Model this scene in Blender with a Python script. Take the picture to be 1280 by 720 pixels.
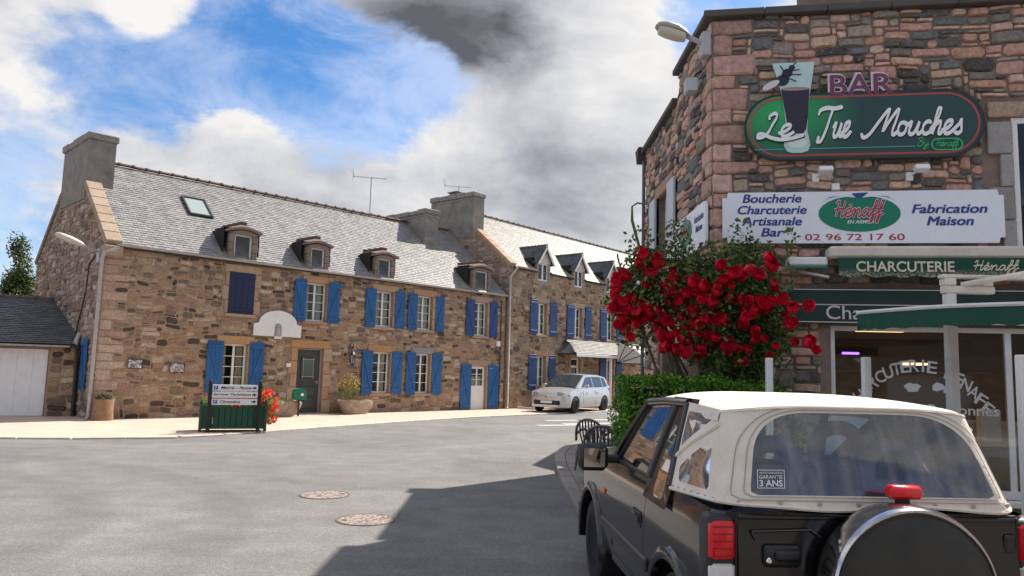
import bpy, bmesh, math, random
from mathutils import Vector, Matrix, noise as mnoise
R_ = math.radians
for o in list(bpy.data.objects): bpy.data.objects.remove(o, do_unlink=True)
scene = bpy.context.scene
COL = scene.collection

# ------------------------------------------------------------------ camera
FPX, EYE, PITCH, ROLL = 924.0, 1.72, math.atan(101/924.0), 0.028
cam_d = bpy.data.cameras.new('camera'); cam = bpy.data.objects.new('camera', cam_d); COL.objects.link(cam)
cam_d.sensor_width = 36.0; cam_d.lens = FPX/1280*36.0; cam_d.clip_start = 0.05; cam_d.clip_end = 3000
_f = Vector((0, math.cos(PITCH), math.sin(PITCH))); _r = Vector((1, 0, 0)); _u = _r.cross(_f)
_r2 = _r*math.cos(ROLL)+_u*math.sin(ROLL); _u2 = _u*math.cos(ROLL)-_r*math.sin(ROLL)
CAMP = Vector((0, 0, EYE))
cam.matrix_world = Matrix(((_r2.x, _u2.x, -_f.x, 0), (_r2.y, _u2.y, -_f.y, 0), (_r2.z, _u2.z, -_f.z, EYE), (0, 0, 0, 1)))
scene.camera = cam
scene.render.resolution_x, scene.render.resolution_y = 1024, 576

# ------------------------------------------------------------------ light
SUN_EL = R_(48.0); SUN_H = Vector((0.685, 0.7285)).normalized()
SUN_DIR = Vector((SUN_H.x*math.cos(SUN_EL), SUN_H.y*math.cos(SUN_EL), math.sin(SUN_EL)))
sd = bpy.data.lights.new('sun', 'SUN'); sd.energy = 5.0; sd.angle = R_(0.53); sd.color = (1.0, 0.93, 0.83)
sun = bpy.data.objects.new('sun', sd); COL.objects.link(sun)
sun.rotation_euler = SUN_DIR.to_track_quat('Z', 'Y').to_euler()
sun.location = (30, 30, 40)
scene.view_settings.view_transform = 'Standard'; scene.view_settings.look = 'None'
scene.view_settings.gamma = 1.0; scene.view_settings.use_curve_mapping = False
scene.view_settings.exposure = 0.62

# ------------------------------------------------------------------ sky: clear blue with broken cloud, all round the dome
world = bpy.data.worlds.new('World'); scene.world = world; world.use_nodes = True
world.cycles.sampling_method = 'MANUAL'; world.cycles.sample_map_resolution = 512
def pixdir(x, y):
    return (_f+_r2*((x-640)/FPX)-_u2*((y-360)/FPX)).normalized()
def build_sky():
    nt = world.node_tree; nt.nodes.clear(); N = nt.nodes; L = nt.links
    def node(t, **k):
        n = N.new(t)
        for a, v in k.items(): setattr(n, a, v)
        return n
    def math_(op, a, b=None, c=None, clamp=False):
        n = node('ShaderNodeMath', operation=op, use_clamp=clamp)
        for i, v in enumerate((a, b, c)):
            if v is None: continue
            if isinstance(v, (int, float)): n.inputs[i].default_value = v
            else: L.new(v, n.inputs[i])
        return n.outputs[0]
    def vmath(op, a, b=None, out=0):
        n = node('ShaderNodeVectorMath', operation=op)
        for i, v in enumerate((a, b)):
            if v is None: continue
            if isinstance(v, (tuple, Vector)): n.inputs[i].default_value = tuple(v)
            else: L.new(v, n.inputs[i])
        return n.outputs[out]
    def mix(fac, a, b, mode='MIX'):
        n = node('ShaderNodeMix', data_type='RGBA', blend_type=mode, clamp_factor=True)
        for i, v in ((0, fac), (6, a), (7, b)):
            if isinstance(v, (int, float)): n.inputs[i].default_value = v
            elif isinstance(v, tuple): n.inputs[i].default_value = v+(1,) if len(v) == 3 else v
            else: L.new(v, n.inputs[i])
        return n.outputs[2]
    def ramp(fac, stops, interp='EASE'):
        n = node('ShaderNodeValToRGB'); cr = n.color_ramp; cr.interpolation = interp
        cr.elements[0].position, cr.elements[0].color = stops[0][0], stops[0][1]+(1,)
        cr.elements[1].position, cr.elements[1].color = stops[-1][0], stops[-1][1]+(1,)
        for p, c in stops[1:-1]:
            e = cr.elements.new(p); e.color = c+(1,)
        L.new(fac, n.inputs[0]); return n.outputs[0]
    tc = node('ShaderNodeTexCoord'); d = vmath('NORMALIZE', tc.outputs['Generated'])
    sky = node('ShaderNodeTexSky', sky_type='NISHITA'); sky.sun_disc = False
    sky.sun_elevation = SUN_EL; sky.sun_rotation = math.atan2(SUN_DIR.x, SUN_DIR.y)
    sky.air_density = 1.1; sky.dust_density = 0.6; sky.ozone_density = 1.6; sky.altitude = 60
    sep = node('ShaderNodeSeparateXYZ'); L.new(d, sep.inputs[0])
    zc = math_('MAXIMUM', sep.outputs[2], 0.0)
    den = math_('ADD', zc, 0.42)
    comb = node('ShaderNodeCombineXYZ')
    L.new(math_('DIVIDE', sep.outputs[0], den), comb.inputs[0]); L.new(math_('DIVIDE', sep.outputs[1], den), comb.inputs[1])
    L.new(math_('MULTIPLY', sep.outputs[2], 0.9), comb.inputs[2])
    p = comb.outputs[0]
    def fbm(vec, scale, detail, rough, dist=0.0):
        n = node('ShaderNodeTexNoise', noise_dimensions='3D'); n.inputs['Scale'].default_value = scale
        n.inputs['Detail'].default_value = detail; n.inputs['Roughness'].default_value = rough; n.inputs['Distortion'].default_value = dist
        L.new(vec, n.inputs['Vector']); return n.outputs[0]
    p1 = vmath('ADD', p, (3.17, 1.4, 0.6))
    n0 = fbm(p1, 2.6, 7, 0.56, 0.12)
    off = (SUN_DIR.x*0.13, SUN_DIR.y*0.13, SUN_DIR.z*0.13)
    n0s = fbm(p1, 2.6, 4, 0.5, 0.12)
    n1 = fbm(vmath('ADD', p1, off), 2.6, 4, 0.5, 0.12)
    nbig = fbm(vmath('ADD', p, (7.7, 2.1, 4.0)), 1.25, 3, 0.5)
    nw = fbm(vmath('ADD', p, (1.2, 8.8, 0.0)), 4.5, 5, 0.66, 0.4)
    # places of the clouds and of the blue gaps that this sky has (direction, radius, amount)
    blobs = [(pixdir(420, 112), .115, -.46), (pixdir(265, 112), .10, -.42), (pixdir(570, 104), .09, -.44), (pixdir(100, 100), .10, -.34), (pixdir(10, 250), .10, -.12), (pixdir(340, 70), .07, -.16),
             (pixdir(880, 20), .10, -.24), (pixdir(820, -40), .16, -.12), (pixdir(0, 270), .12, -.06),
             (pixdir(560, 35), .14, .32), (pixdir(700, 40), .09, .20), (pixdir(60, 25), .14, .16), (pixdir(250, 175), .09, .28), (pixdir(330, 190), .08, .16), (pixdir(40, 155), .06, .16), (pixdir(130, 170), .06, .14),
             (pixdir(600, 210), .24, .26), (pixdir(760, 150), .20, .24), (pixdir(700, 80), .10, .16), (pixdir(420, 230), .14, .14), (pixdir(190, 20), .10, .08)]
    warp = vmath('ADD', d, vmath('SCALE', vmath('SUBTRACT', (lambda n: n.outputs[1])(nw.node), (.5, .5, .5)), None))
    warp.node.inputs[1].links[0].from_node.inputs['Scale'].default_value = 0.10
    bias = None; dark = None
    for c, r, a in blobs:
        t = math_('DIVIDE', vmath('DISTANCE', warp, tuple(c), out=1), r)
        g = math_('MULTIPLY', math_('EXPONENT', math_('MULTIPLY', math_('MULTIPLY', t, t), -1.0)), a)
        bias = g if bias is None else math_('ADD', bias, g)
    for c, r, a in [(pixdir(540, 28), .07, .85), (pixdir(630, 35), .06, .7), (pixdir(450, 12), .06, .6), (pixdir(690, 240), .09, .22), (pixdir(450, 235), .07, .14), (pixdir(760, 275), .09, .16), (pixdir(250, 205), .06, .14)]:
        t = math_('DIVIDE', vmath('DISTANCE', warp, tuple(c), out=1), r)
        g = math_('MULTIPLY', math_('EXPONENT', math_('MULTIPLY', math_('MULTIPLY', t, t), -1.0)), a)
        dark = g if dark is None else math_('ADD', dark, g)
    base = math_('ADD', math_('ADD', n0, math_('MULTIPLY', math_('SUBTRACT', nbig, 0.5), 0.5)), bias)
    dens = node('ShaderNodeMapRange', interpolation_type='SMOOTHSTEP'); L.new(base, dens.inputs[0])
    dens.inputs[1].default_value = 0.455; dens.inputs[2].default_value = 0.585
    dens = dens.outputs[0]
    core = node('ShaderNodeMapRange', interpolation_type='SMOOTHSTEP'); L.new(base, core.inputs[0])
    core.inputs[1].default_value = 0.56; core.inputs[2].default_value = 0.98
    lit = math_('ADD', 0.85, math_('ADD', math_('MULTIPLY', math_('SUBTRACT', n0s, n1), 1.5), math_('MULTIPLY', math_('SUBTRACT', n0, n0s), 2.2)), clamp=True)
    shade = math_('SUBTRACT', lit, math_('MULTIPLY', core.outputs[0], 0.05))
    shade = math_('SUBTRACT', shade, math_('MULTIPLY', dark, math_('SUBTRACT', 1.6, math_('MULTIPLY', n0, 1.2))), clamp=True)
    K = 6.3
    ccol = ramp(shade, [(0.0, (0.13*K, 0.14*K, 0.16*K)), (0.25, (0.30*K, 0.315*K, 0.355*K)), (0.5, (0.50*K, 0.52*K, 0.57*K)), (0.78, (0.76*K, 0.765*K, 0.79*K)), (1.0, (0.98*K, 0.96*K, 0.94*K))], 'LINEAR')
    skyc = mix(1.0, sky.outputs[0], (0.30, 0.62, 0.92), 'MULTIPLY')
    hazef = node('ShaderNodeMapRange'); L.new(zc, hazef.inputs[0]); hazef.inputs[1].default_value = 0.0; hazef.inputs[2].default_value = 0.24; hazef.inputs[3].default_value = 0.55; hazef.inputs[4].default_value = 0.0
    skyc = mix(hazef.outputs[0], skyc, (5.6, 6.4, 7.4))
    veil = node('ShaderNodeMapRange', interpolation_type='SMOOTHSTEP'); L.new(math_('ADD', nw, math_('MULTIPLY', bias, 0.55)), veil.inputs[0])
    veil.inputs[1].default_value = 0.20; veil.inputs[2].default_value = 0.62; veil.inputs[4].default_value = 0.40
    skyc = mix(veil.outputs[0], skyc, (6.8, 6.9, 7.6))
    final = mix(dens, skyc, ccol)
    bg = node('ShaderNodeBackground'); bg.inputs[1].default_value = 0.1; L.new(final, bg.inputs[0])
    out = node('ShaderNodeOutputWorld'); L.new(bg.outputs[0], out.inputs[0])
build_sky()

# ------------------------------------------------------------------ helpers: materials
MATS = {}
class NT:
    def __init__(s, name):
        s.m = bpy.data.materials.new(name); s.m.use_nodes = True; s.t = s.m.node_tree; s.t.nodes.clear()
        s.out = s.n('ShaderNodeOutputMaterial'); s.b = s.n('ShaderNodeBsdfPrincipled'); s.l(s.b.outputs[0], s.out.inputs[0])
    def n(s, t, **k):
        x = s.t.nodes.new(t)
        for a, v in k.items(): setattr(x, a, v)
        return x
    def l(s, a, b): s.t.links.new(a, b)
    def put(s, sock, v):
        if isinstance(v, (int, float)): sock.default_value = v
        elif isinstance(v, (tuple, list)): sock.default_value = tuple(v)+(1,) if len(v) == 3 and len(sock.default_value) == 4 else tuple(v)
        else: s.l(v, sock)
    def math(s, op, a, b=0.0, clamp=False):
        x = s.n('ShaderNodeMath', operation=op, use_clamp=clamp); s.put(x.inputs[0], a); s.put(x.inputs[1], b); return x.outputs[0]
    def mix(s, f, a, b, mode='MIX'):
        x = s.n('ShaderNodeMix', data_type='RGBA', blend_type=mode); s.put(x.inputs[0], f); s.put(x.inputs[6], a); s.put(x.inputs[7], b); return x.outputs[2]
    def pos(s, scale=None):
        g = s.n('ShaderNodeNewGeometry').outputs['Position']
        if scale is None: return g
        x = s.n('ShaderNodeVectorMath', operation='MULTIPLY'); s.l(g, x.inputs[0]); x.inputs[1].default_value = scale; return x.outputs[0]
    def obj(s): return s.n('ShaderNodeTexCoord').outputs['Object']
    def noise(s, vec, scale, detail=4, rough=0.55, dist=0.0, out=0):
        x = s.n('ShaderNodeTexNoise'); s.l(vec, x.inputs['Vector']); x.inputs['Scale'].default_value = scale; x.inputs['Detail'].default_value = detail
        x.inputs['Roughness'].default_value = rough; x.inputs['Distortion'].default_value = dist; return x.outputs[out]
    def rng(s, v, a, b, c=0.0, d=1.0):
        x = s.n('ShaderNodeMapRange', interpolation_type='SMOOTHSTEP'); s.put(x.inputs[0], v)
        for i, q in enumerate((a, b, c, d)): x.inputs[i+1].default_value = q
        return x.outputs[0]
    def ramp(s, f, stops, interp='LINEAR'):
        x = s.n('ShaderNodeValToRGB'); cr = x.color_ramp; cr.interpolation = interp
        cr.elements[0].position, cr.elements[0].color = stops[0][0], tuple(stops[0][1])+(1,)
        cr.elements[1].position, cr.elements[1].color = stops[-1][0], tuple(stops[-1][1])+(1,)
        for p, c in stops[1:-1]: cr.elements.new(p).color = tuple(c)+(1,)
        s.put(x.inputs[0], f); return x.outputs[0]
    def attr(s, name='rnd'):
        x = s.n('ShaderNodeAttribute', attribute_name=name); return x.outputs['Fac']
    def bump(s, h, strength=0.3, dist=0.01):
        x = s.n('ShaderNodeBump'); x.inputs['Strength'].default_value = strength; x.inputs['Distance'].default_value = dist; s.l(h, x.inputs['Height']); s.l(x.outputs[0], s.b.inputs['Normal'])
    def set(s, **k):
        nm = dict(col='Base Color', rough='Roughness', metal='Metallic', spec='Specular IOR Level', coat='Coat Weight', trans='Transmission Weight', alpha='Alpha', emit='Emission Color', estr='Emission Strength', ior='IOR', sheen='Sheen Weight', crough='Coat Roughness', sss='Subsurface Weight')
        for a, v in k.items(): s.put(s.b.inputs[nm[a]], v)
        return s

def mat(name, col, rough=0.6, metal=0.0, spec=0.5, var=0.0, vscale=6.0, bump=0.0, bscale=60.0, coat=0.0, bdist=0.004, local=False):
    if name in MATS: return MATS[name]
    t = NT(name); c = col; vec = t.obj() if local else t.pos()
    if var:
        n = t.noise(vec, vscale, 5, 0.6); n2 = t.noise(vec, vscale*7.3, 3, 0.6)
        f = t.math('ADD', t.math('MULTIPLY', n, 0.7), t.math('MULTIPLY', n2, 0.3))
        lo = tuple(max(0, x*(1-var)) for x in col); hi = tuple(min(1, x*(1+var)) for x in col)
        c = t.ramp(f, [(0.3, lo), (0.7, hi)])
        t.put(t.b.inputs['Roughness'], t.rng(n, 0.3, 0.7, max(0.02, rough-0.08), min(1, rough+0.08)))
    else: t.set(rough=rough)
    t.set(col=c, metal=metal, spec=spec, coat=coat)
    if coat: t.b.inputs['Coat Roughness'].default_value = 0.04
    if bump: t.bump(t.noise(vec, bscale, 4, 0.6), bump, bdist)
    MATS[name] = t.m; return t.m

def stone_mat(name, palette, rough=0.85, speck=0.35, sscale=26.0, bump=0.5, lichen=None):
    t = NT(name); r = t.attr('rnd'); v = t.pos()
    k = len(palette)
    c = t.ramp(r, [(i/k, p) for i, p in enumerate(palette)], 'CONSTANT')
    n = t.noise(v, sscale, 6, 0.65); n2 = t.noise(v, 5.0, 4, 0.6)
    c = t.mix(1.0, c, t.ramp(n, [(0.28, (1-speck,)*3), (0.5, (1, 1, 1)), (0.74, (1+speck,)*3)]), 'MULTIPLY')
    c = t.mix(0.35, c, t.ramp(n2, [(0.3, (0.62, 0.60, 0.58)), (0.7, (1.22, 1.18, 1.12))]), 'MULTIPLY')
    if lichen:
        l1 = t.noise(v, 34.0, 3, 0.7); c = t.mix(t.rng(l1, 0.60, 0.68, 0, 0.65), c, lichen)
    t.set(col=c, rough=rough, spec=0.3)
    h = t.math('ADD', t.math('MULTIPLY', n, 0.7), t.math('MULTIPLY', t.noise(v, 90.0, 3, 0.6), 0.3)); t.bump(h, bump, 0.012)
    MATS[name] = t.m; return t.m

# ------------------------------------------------------------------ helpers: meshes
class MB:
    """collects shapes; build() links them as one mesh object"""
    def __init__(s): s.v = []; s.f = []; s.r = []; s.mi = []; s.M = None; s.rv = 0.0; s.mat_i = 0
    def add(s, vs, fs, r=None):
        b = len(s.v); M = s.M
        for p in vs:
            p = Vector(p); s.v.append(M @ p if M is not None else p)
        for f in fs: s.f.append([i+b for i in f]); s.mi.append(s.mat_i)
        s.r += [s.rv if r is None else r]*len(vs); return b
    def box(s, x0, x1, y0, y1, z0, z1, r=None):
        v = [(x0, y0, z0), (x1, y0, z0), (x1, y1, z0), (x0, y1, z0), (x0, y0, z1), (x1, y0, z1), (x1, y1, z1), (x0, y1, z1)]
        s.add(v, [(3, 2, 1, 0), (4, 5, 6, 7), (0, 1, 5, 4), (1, 2, 6, 5), (2, 3, 7, 6), (3, 0, 4, 7)], r); return s
    def bbox(s, x0, x1, y0, y1, z0, z1, b=0.01, r=None):
        """box with chamfered edges"""
        V = []; idx = {}
        for cx in (0, 1):
            for cy in (0, 1):
                for cz in (0, 1):
                    for ax in range(3):
                        p = [(x0, x1)[cx], (y0, y1)[cy], (z0, z1)[cz]]; sg = [1-2*cx, 1-2*cy, 1-2*cz]
                        for a in range(3):
                            if a != ax: p[a] += sg[a]*b
                        idx[(cx, cy, cz, ax)] = len(V); V.append(p)
        F = []
        for ax in range(3):
            o = [a for a in range(3) if a != ax]
            for side in (0, 1):
                q = []
                for (i, j) in ((0, 0), (1, 0), (1, 1), (0, 1)):
                    k = [0, 0, 0]; k[ax] = side; k[o[0]] = i; k[o[1]] = j; q.append(idx[(*k, ax)])
                F.append(q)
            for (i, j) in ((0, 0), (1, 0), (1, 1), (0, 1)):
                k0 = [0, 0, 0]; k0[o[0]] = i; k0[o[1]] = j; k1 = list(k0); k1[ax] = 1
                F.append([idx[(*k0, o[0])], idx[(*k1, o[0])], idx[(*k1, o[1])], idx[(*k0, o[1])]])
        for cx in (0, 1):
            for cy in (0, 1):
                for cz in (0, 1): F.append([idx[(cx, cy, cz, a)] for a in range(3)])
        s.add(V, F, r); return s
    def prism(s, poly, a0, a1, axis='y', r=None):
        """polygon (2D) extruded along an axis: y -> poly is (x,z); x -> (y,z); z -> (x,y)"""
        n = len(poly)
        def P(p, a): return (p[0], a, p[1]) if axis == 'y' else ((a, p[0], p[1]) if axis == 'x' else (p[0], p[1], a))
        v = [P(p, a0) for p in poly]+[P(p, a1) for p in poly]
        s.add(v, [tuple(range(n))[::-1], tuple(range(n, 2*n))]+[(i, (i+1) % n, n+(i+1) % n, n+i) for i in range(n)], r); return s
    def tube(s, pts, rad, n=8, r=None, caps=True):
        pts = [Vector(p) for p in pts]; rads = rad if isinstance(rad, (list, tuple)) else [rad]*len(pts)
        V = []; F = []; up = None
        for i, p in enumerate(pts):
            t = (pts[min(i+1, len(pts)-1)]-pts[max(i-1, 0)])
            if t.length < 1e-9: t = Vector((0, 0, 1))
            t.normalize()
            if up is None: up = Vector((0, 0, 1)) if abs(t.z) < 0.9 else Vector((1, 0, 0))
            a = t.cross(up); a.normalize(); b = a.cross(t); up = b
            for k in range(n):
                an = 2*math.pi*k/n; V.append(p+(a*math.cos(an)+b*math.sin(an))*rads[i])
        m = len(pts)
        for i in range(m-1):
            for k in range(n): F.append((i*n+k, i*n+(k+1) % n, (i+1)*n+(k+1) % n, (i+1)*n+k))
        if caps: F.append(tuple(range(n))[::-1]); F.append(tuple(range((m-1)*n, m*n)))
        s.add(V, F, r); return s
    def lathe(s, prof, n=24, c=(0, 0, 0), axis='z', r=None, a0=0.0, a1=2*math.pi):
        """prof: list of (radius, height)"""
        full = abs(a1-a0-2*math.pi) < 1e-6; m = n if full else n+1; V = []; F = []
        for (ra, h) in prof:
            for k in range(m):
                an = a0+(a1-a0)*k/n; x, y = ra*math.cos(an), ra*math.sin(an)
                q = (x, y, h) if axis == 'z' else ((x, h, y) if axis == 'y' else (h, x, y))
                V.append((c[0]+q[0], c[1]+q[1], c[2]+q[2]))
        for i in range(len(prof)-1):
            for k in range(n): F.append((i*m+k, i*m+(k+1) % m, (i+1)*m+(k+1) % m, (i+1)*m+k))
        if full:
            if prof[0][0] > 1e-6: F.append(tuple(range(m))[::-1])
            if prof[-1][0] > 1e-6: F.append(tuple(range((len(prof)-1)*m, len(prof)*m)))
        s.add(V, F, r); return s
    def grid(s, fn, nu, nv, r=None, closed_u=False):
        """fn(u,v) in 0..1 -> point"""
        V = [fn(i/nu, j/nv) for j in range(nv+1) for i in range(nu+1)]
        F = [(j*(nu+1)+i, j*(nu+1)+i+1, (j+1)*(nu+1)+i+1, (j+1)*(nu+1)+i) for j in range(nv) for i in range(nu)]
        s.add(V, F, r); return s
    def poly(s, pts, r=None): s.add(pts, [tuple(range(len(pts)))], r); return s
    def mesh(s, name, mats, smooth=False, merge=False):
        me = bpy.data.meshes.new(name); me.from_pydata([tuple(v) for v in s.v], [], s.f)
        a = me.attributes.new('rnd', 'FLOAT', 'POINT'); a.data.foreach_set('value', s.r)
        for m in (mats if isinstance(mats, (list, tuple)) else [mats]): me.materials.append(m)
        if any(s.mi): me.polygons.foreach_set('material_index', s.mi)
        if merge:
            bm = bmesh.new(); bm.from_mesh(me); bmesh.ops.remove_doubles(bm, verts=bm.verts, dist=1e-4); bmesh.ops.recalc_face_normals(bm, faces=bm.faces); bm.to_mesh(me); bm.free()
        if smooth:
            me.polygons.foreach_set('use_smooth', [True]*len(me.polygons))
            try: me.set_sharp_from_angle(angle=R_(smooth if smooth is not True else 50))
            except Exception: pass
        me.update(); return me
    def build(s, name, mats, parent=None, smooth=False, merge=False, loc=None, rotz=0.0):
        return link(name, s.mesh(name, mats, smooth, merge), parent, loc, rotz)

def link(name, me, parent=None, loc=None, rotz=0.0):
    o = bpy.data.objects.new(name, me); COL.objects.link(o)
    if parent is not None: o.parent = parent
    if loc is not None: o.location = loc
    if rotz: o.rotation_euler = (0, 0, rotz)
    return o
def empty(name, loc=(0, 0, 0), rotz=0.0):
    o = bpy.data.objects.new(name, None); COL.objects.link(o); o.location = loc; o.rotation_euler = (0, 0, rotz); o.empty_display_size = 0.2; return o
def tag(o, label=None, cat=None, group=None, kind=None):
    if label: o['label'] = label
    if cat: o['category'] = cat
    if group: o['group'] = group
    if kind: o['kind'] = kind
    return o
def copy_tree(o, parent=None):
    c = o.copy(); COL.objects.link(c); c.parent = parent
    for ch in list(o.children): copy_tree(ch, c)
    return c
def frame(origin, xdir, ydir, zdir=(0, 0, 1)):
    x, y, z, o = Vector(xdir), Vector(ydir), Vector(zdir), Vector(origin)
    return Matrix(((x.x, y.x, z.x, o.x), (x.y, y.y, z.y, o.y), (x.z, y.z, z.z, o.z), (0, 0, 0, 1)))
def project(p):
    d = p-CAMP; z = d.dot(_f)
    if z < 0.1: return None
    return 640+FPX*d.dot(_r2)/z, 360-FPX*d.dot(_u2)/z, z
def catmull(pts, n=8):
    P = [Vector(p) for p in pts]; out = []
    for i in range(len(P)-1):
        a, b, c, d = P[max(i-1, 0)], P[i], P[i+1], P[min(i+2, len(P)-1)]
        for k in range(n):
            t = k/n; out.append(0.5*((2*b)+(c-a)*t+(2*a-5*b+4*c-d)*t*t+(3*b-a-3*c+d)*t**3))
    out.append(P[-1]); return out
def add_text(name, body, m, parent, M, box, shear=0.0, bold=0.0, out=0.004, space=1.0, heavy=0.0):
    """lettering laid on the plane of frame M (x right, -y outward, z up), filling box (x0,x1,z0,z1)"""
    cu = bpy.data.curves.new('t', 'FONT'); cu.body = body; cu.shear = shear; cu.offset = bold; cu.space_character = space; cu.size = 1.0; cu.resolution_u = 5; cu.extrude = 0.0
    to = bpy.data.objects.new('t', cu); COL.objects.link(to)
    dg = bpy.context.evaluated_depsgraph_get(); me = bpy.data.meshes.new_from_object(to.evaluated_get(dg)); bpy.data.objects.remove(to); bpy.data.curves.remove(cu)
    xs = [v.co.x for v in me.vertices]; ys = [v.co.y for v in me.vertices]
    a, b, c, d = min(xs), max(xs), min(ys), max(ys); x0, x1, z0, z1 = box
    for v in me.vertices:
        v.co = M @ Vector((x0+(v.co.x-a)/(b-a)*(x1-x0), -out, z0+(v.co.y-c)/(d-c)*(z1-z0)))
    me.materials.clear(); me.materials.append(m); me.name = name
    if heavy:
        bm = bmesh.new(); bm.from_mesh(me); d3 = M.to_3x3()
        for k, (dx, dz) in enumerate(((heavy, 0), (0, heavy*.6), (heavy, heavy*.6))):
            c = me.copy()
            for v in c.vertices: v.co += d3 @ Vector((dx, -.0004*(k+1), dz))
            bm.from_mesh(c); bpy.data.meshes.remove(c)
        bm.to_mesh(me); bm.free()
    return link(name, me, parent)
def ribbon(mb, strokes, M, x0, z0, sx, sz, w, out=0.004, ang=0.7, thin=0.4):
    """calligraphic strokes; each stroke is a list of 2D points"""
    k = 0
    for st in strokes:
        c = catmull([(p[0], p[1], 0) for p in st], 6); V = []; F = []
        for i, p in enumerate(c):
            t = c[min(i+1, len(c)-1)]-c[max(i-1, 0)]
            t = Vector((t.x*sx, t.y*sz, 0)); t.normalize()
            ww = w*(thin+(1-thin)*abs(math.sin(math.atan2(t.y, t.x)-ang+math.pi/2+0.9)))*(0.55 if i in (0, len(c)-1) else 1)
            nrm = Vector((-t.y, t.x, 0)); q = Vector((x0+p.x*sx, z0+p.y*sz, 0)); o = out+k*2e-5; k += 1
            for sg in (1, -1):
                e = q+nrm*(ww*0.5*sg); V.append(M @ Vector((e.x, -o, e.y)))
        for i in range(len(c)-1): F.append((2*i, 2*i+1, 2*i+3, 2*i+2))
        mb.add(V, F)
    return mb
# ------------------------------------------------------------------ materials of the place
rng = random.Random(7)
STONE_A = stone_mat('rubble_warm', [(0.34, 0.23, 0.14), (0.27, 0.165, 0.115), (0.42, 0.3, 0.2), (0.075, 0.055, 0.042), (0.31, 0.19, 0.13), (0.46, 0.36, 0.26), (0.36, 0.215, 0.115), (0.13, 0.09, 0.065), (0.38, 0.25, 0.185), (0.2, 0.14, 0.1), (0.5, 0.41, 0.31), (0.25, 0.175, 0.125), (0.4, 0.29, 0.19), (0.16, 0.125, 0.1), (0.33, 0.21, 0.16)], sscale=22, bump=.7, speck=.5, lichen=(.42,.36,.28))
STONE_G = stone_mat('rubble_gable', [(.33,.25,.20),(.29,.20,.165),(.38,.31,.25),(.16,.12,.10),(.34,.22,.18),(.42,.36,.30),(.24,.18,.15)], sscale=22, bump=.6, lichen=(.45,.42,.38))
STONE_B = stone_mat('rubble_tan', [(0.342, 0.239, 0.158), (0.285, 0.184, 0.123), (0.399, 0.294, 0.194), (0.133, 0.092, 0.066), (0.314, 0.202, 0.141), (0.418, 0.322, 0.229), (0.237, 0.166, 0.114)], sscale=22, bump=.6)
STONE_R = stone_mat('rubble_pink', [(0.526, 0.305, 0.254), (0.125, 0.117, 0.112), (0.574, 0.367, 0.306), (0.469, 0.275, 0.197), (0.278, 0.244, 0.207), (0.603, 0.418, 0.348), (0.081, 0.075, 0.073), (0.508, 0.295, 0.244), (0.373, 0.316, 0.244), (0.21, 0.188, 0.16), (0.574, 0.396, 0.29), (0.162, 0.168, 0.171)], sscale=20, bump=.7, lichen=(.44,.40,.36))
QUOIN_R = stone_mat('quoin_pink', [(0.524, 0.329, 0.283), (0.48, 0.292, 0.245), (0.56, 0.386, 0.331), (0.437, 0.277, 0.23), (0.542, 0.348, 0.274)], sscale=14, bump=.5)
DRESSED = stone_mat('dressed_granite', [(.44,.30,.20),(.46,.27,.165),(.40,.29,.21),(.45,.32,.225),(.39,.26,.185)], sscale=30, bump=.35, speck=.18)
DRESSED_OCHRE = stone_mat('dressed_ochre', [(.47,.26,.115),(.45,.28,.14),(.44,.25,.13)], sscale=30, bump=.35, speck=.22)
GREYGRAN = stone_mat('grey_granite', [(.31,.30,.29),(.35,.34,.33),(.28,.27,.265)], sscale=60, bump=.4, speck=.3)
MORTAR_A = mat('mortar_warm', (.345,.25,.165), .95, var=.3, vscale=4, bump=.6, bscale=70, bdist=.01, spec=.1)
MORTAR_B = mat('mortar_tan', (.35,.26,.18), .95, var=.3, vscale=4, bump=.6, bscale=70, bdist=.01, spec=.1)
MORTAR_R = mat('mortar_brown', (.235,.18,.145), .95, var=.3, vscale=4, bump=.6, bscale=70, bdist=.01, spec=.1)
CEMENT = mat('cement_render', (.235,.215,.19), .92, var=.38, vscale=3, bump=.5, bscale=35, bdist=.012, spec=.2)
CEMENT_DK = mat('cement_cap', (.27,.25,.22), .92, var=.4, vscale=6, bump=.7, bscale=28, bdist=.02, spec=.2)
def slate_mat(name, cols, rough, spec):
    t = NT(name); r = t.attr(); v = t.pos(); c = t.ramp(r, [(i/len(cols), q) for i, q in enumerate(cols)], 'CONSTANT')
    n = t.noise(v, 2.2, 5, .65); c = t.mix(.5, c, t.ramp(n, [(.3, (.7,.69,.68)), (.7, (1.25,1.22,1.18))]), 'MULTIPLY')
    l = t.noise(v, 9.0, 4, .7); c = t.mix(t.rng(l, .58, .72, 0, .5), c, (.36,.33,.27))
    t.set(col=c, spec=spec, rough=t.math('ADD', t.math('MULTIPLY', t.noise(v, 14.0, 3, .6), .22), rough-.1)); t.bump(t.noise(v, 40, 3, .6), .35, .006)
    return t.m
SLATE_A = slate_mat('slate_grey', [(.27,.26,.25),(.31,.295,.28),(.235,.228,.222),(.33,.31,.29),(.28,.272,.268)], .42, .6)
SLATE_B = slate_mat('slate_pale', [(.32,.295,.26),(.36,.33,.29),(.29,.27,.245),(.38,.35,.30)], .40, .65)
SLATE_D = slate_mat('slate_dark', [(.085,.088,.095),(.105,.108,.112),(.07,.073,.08)], .5, .4)
RIDGE = mat('ridge_tile', (.15,.075,.055), .8, var=.4, vscale=5)
BLUE = mat('shutter_blue', (.012,.095,.27), .5, var=.35, vscale=3, bump=.1, bscale=30)
BLUE2 = mat('shutter_blue_deep', (.014,.055,.19), .5, var=.35, vscale=3, bump=.1, bscale=30)
NAVY = mat('shutter_navy', (.008,.014,.055), .5, var=.2, vscale=3)
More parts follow.
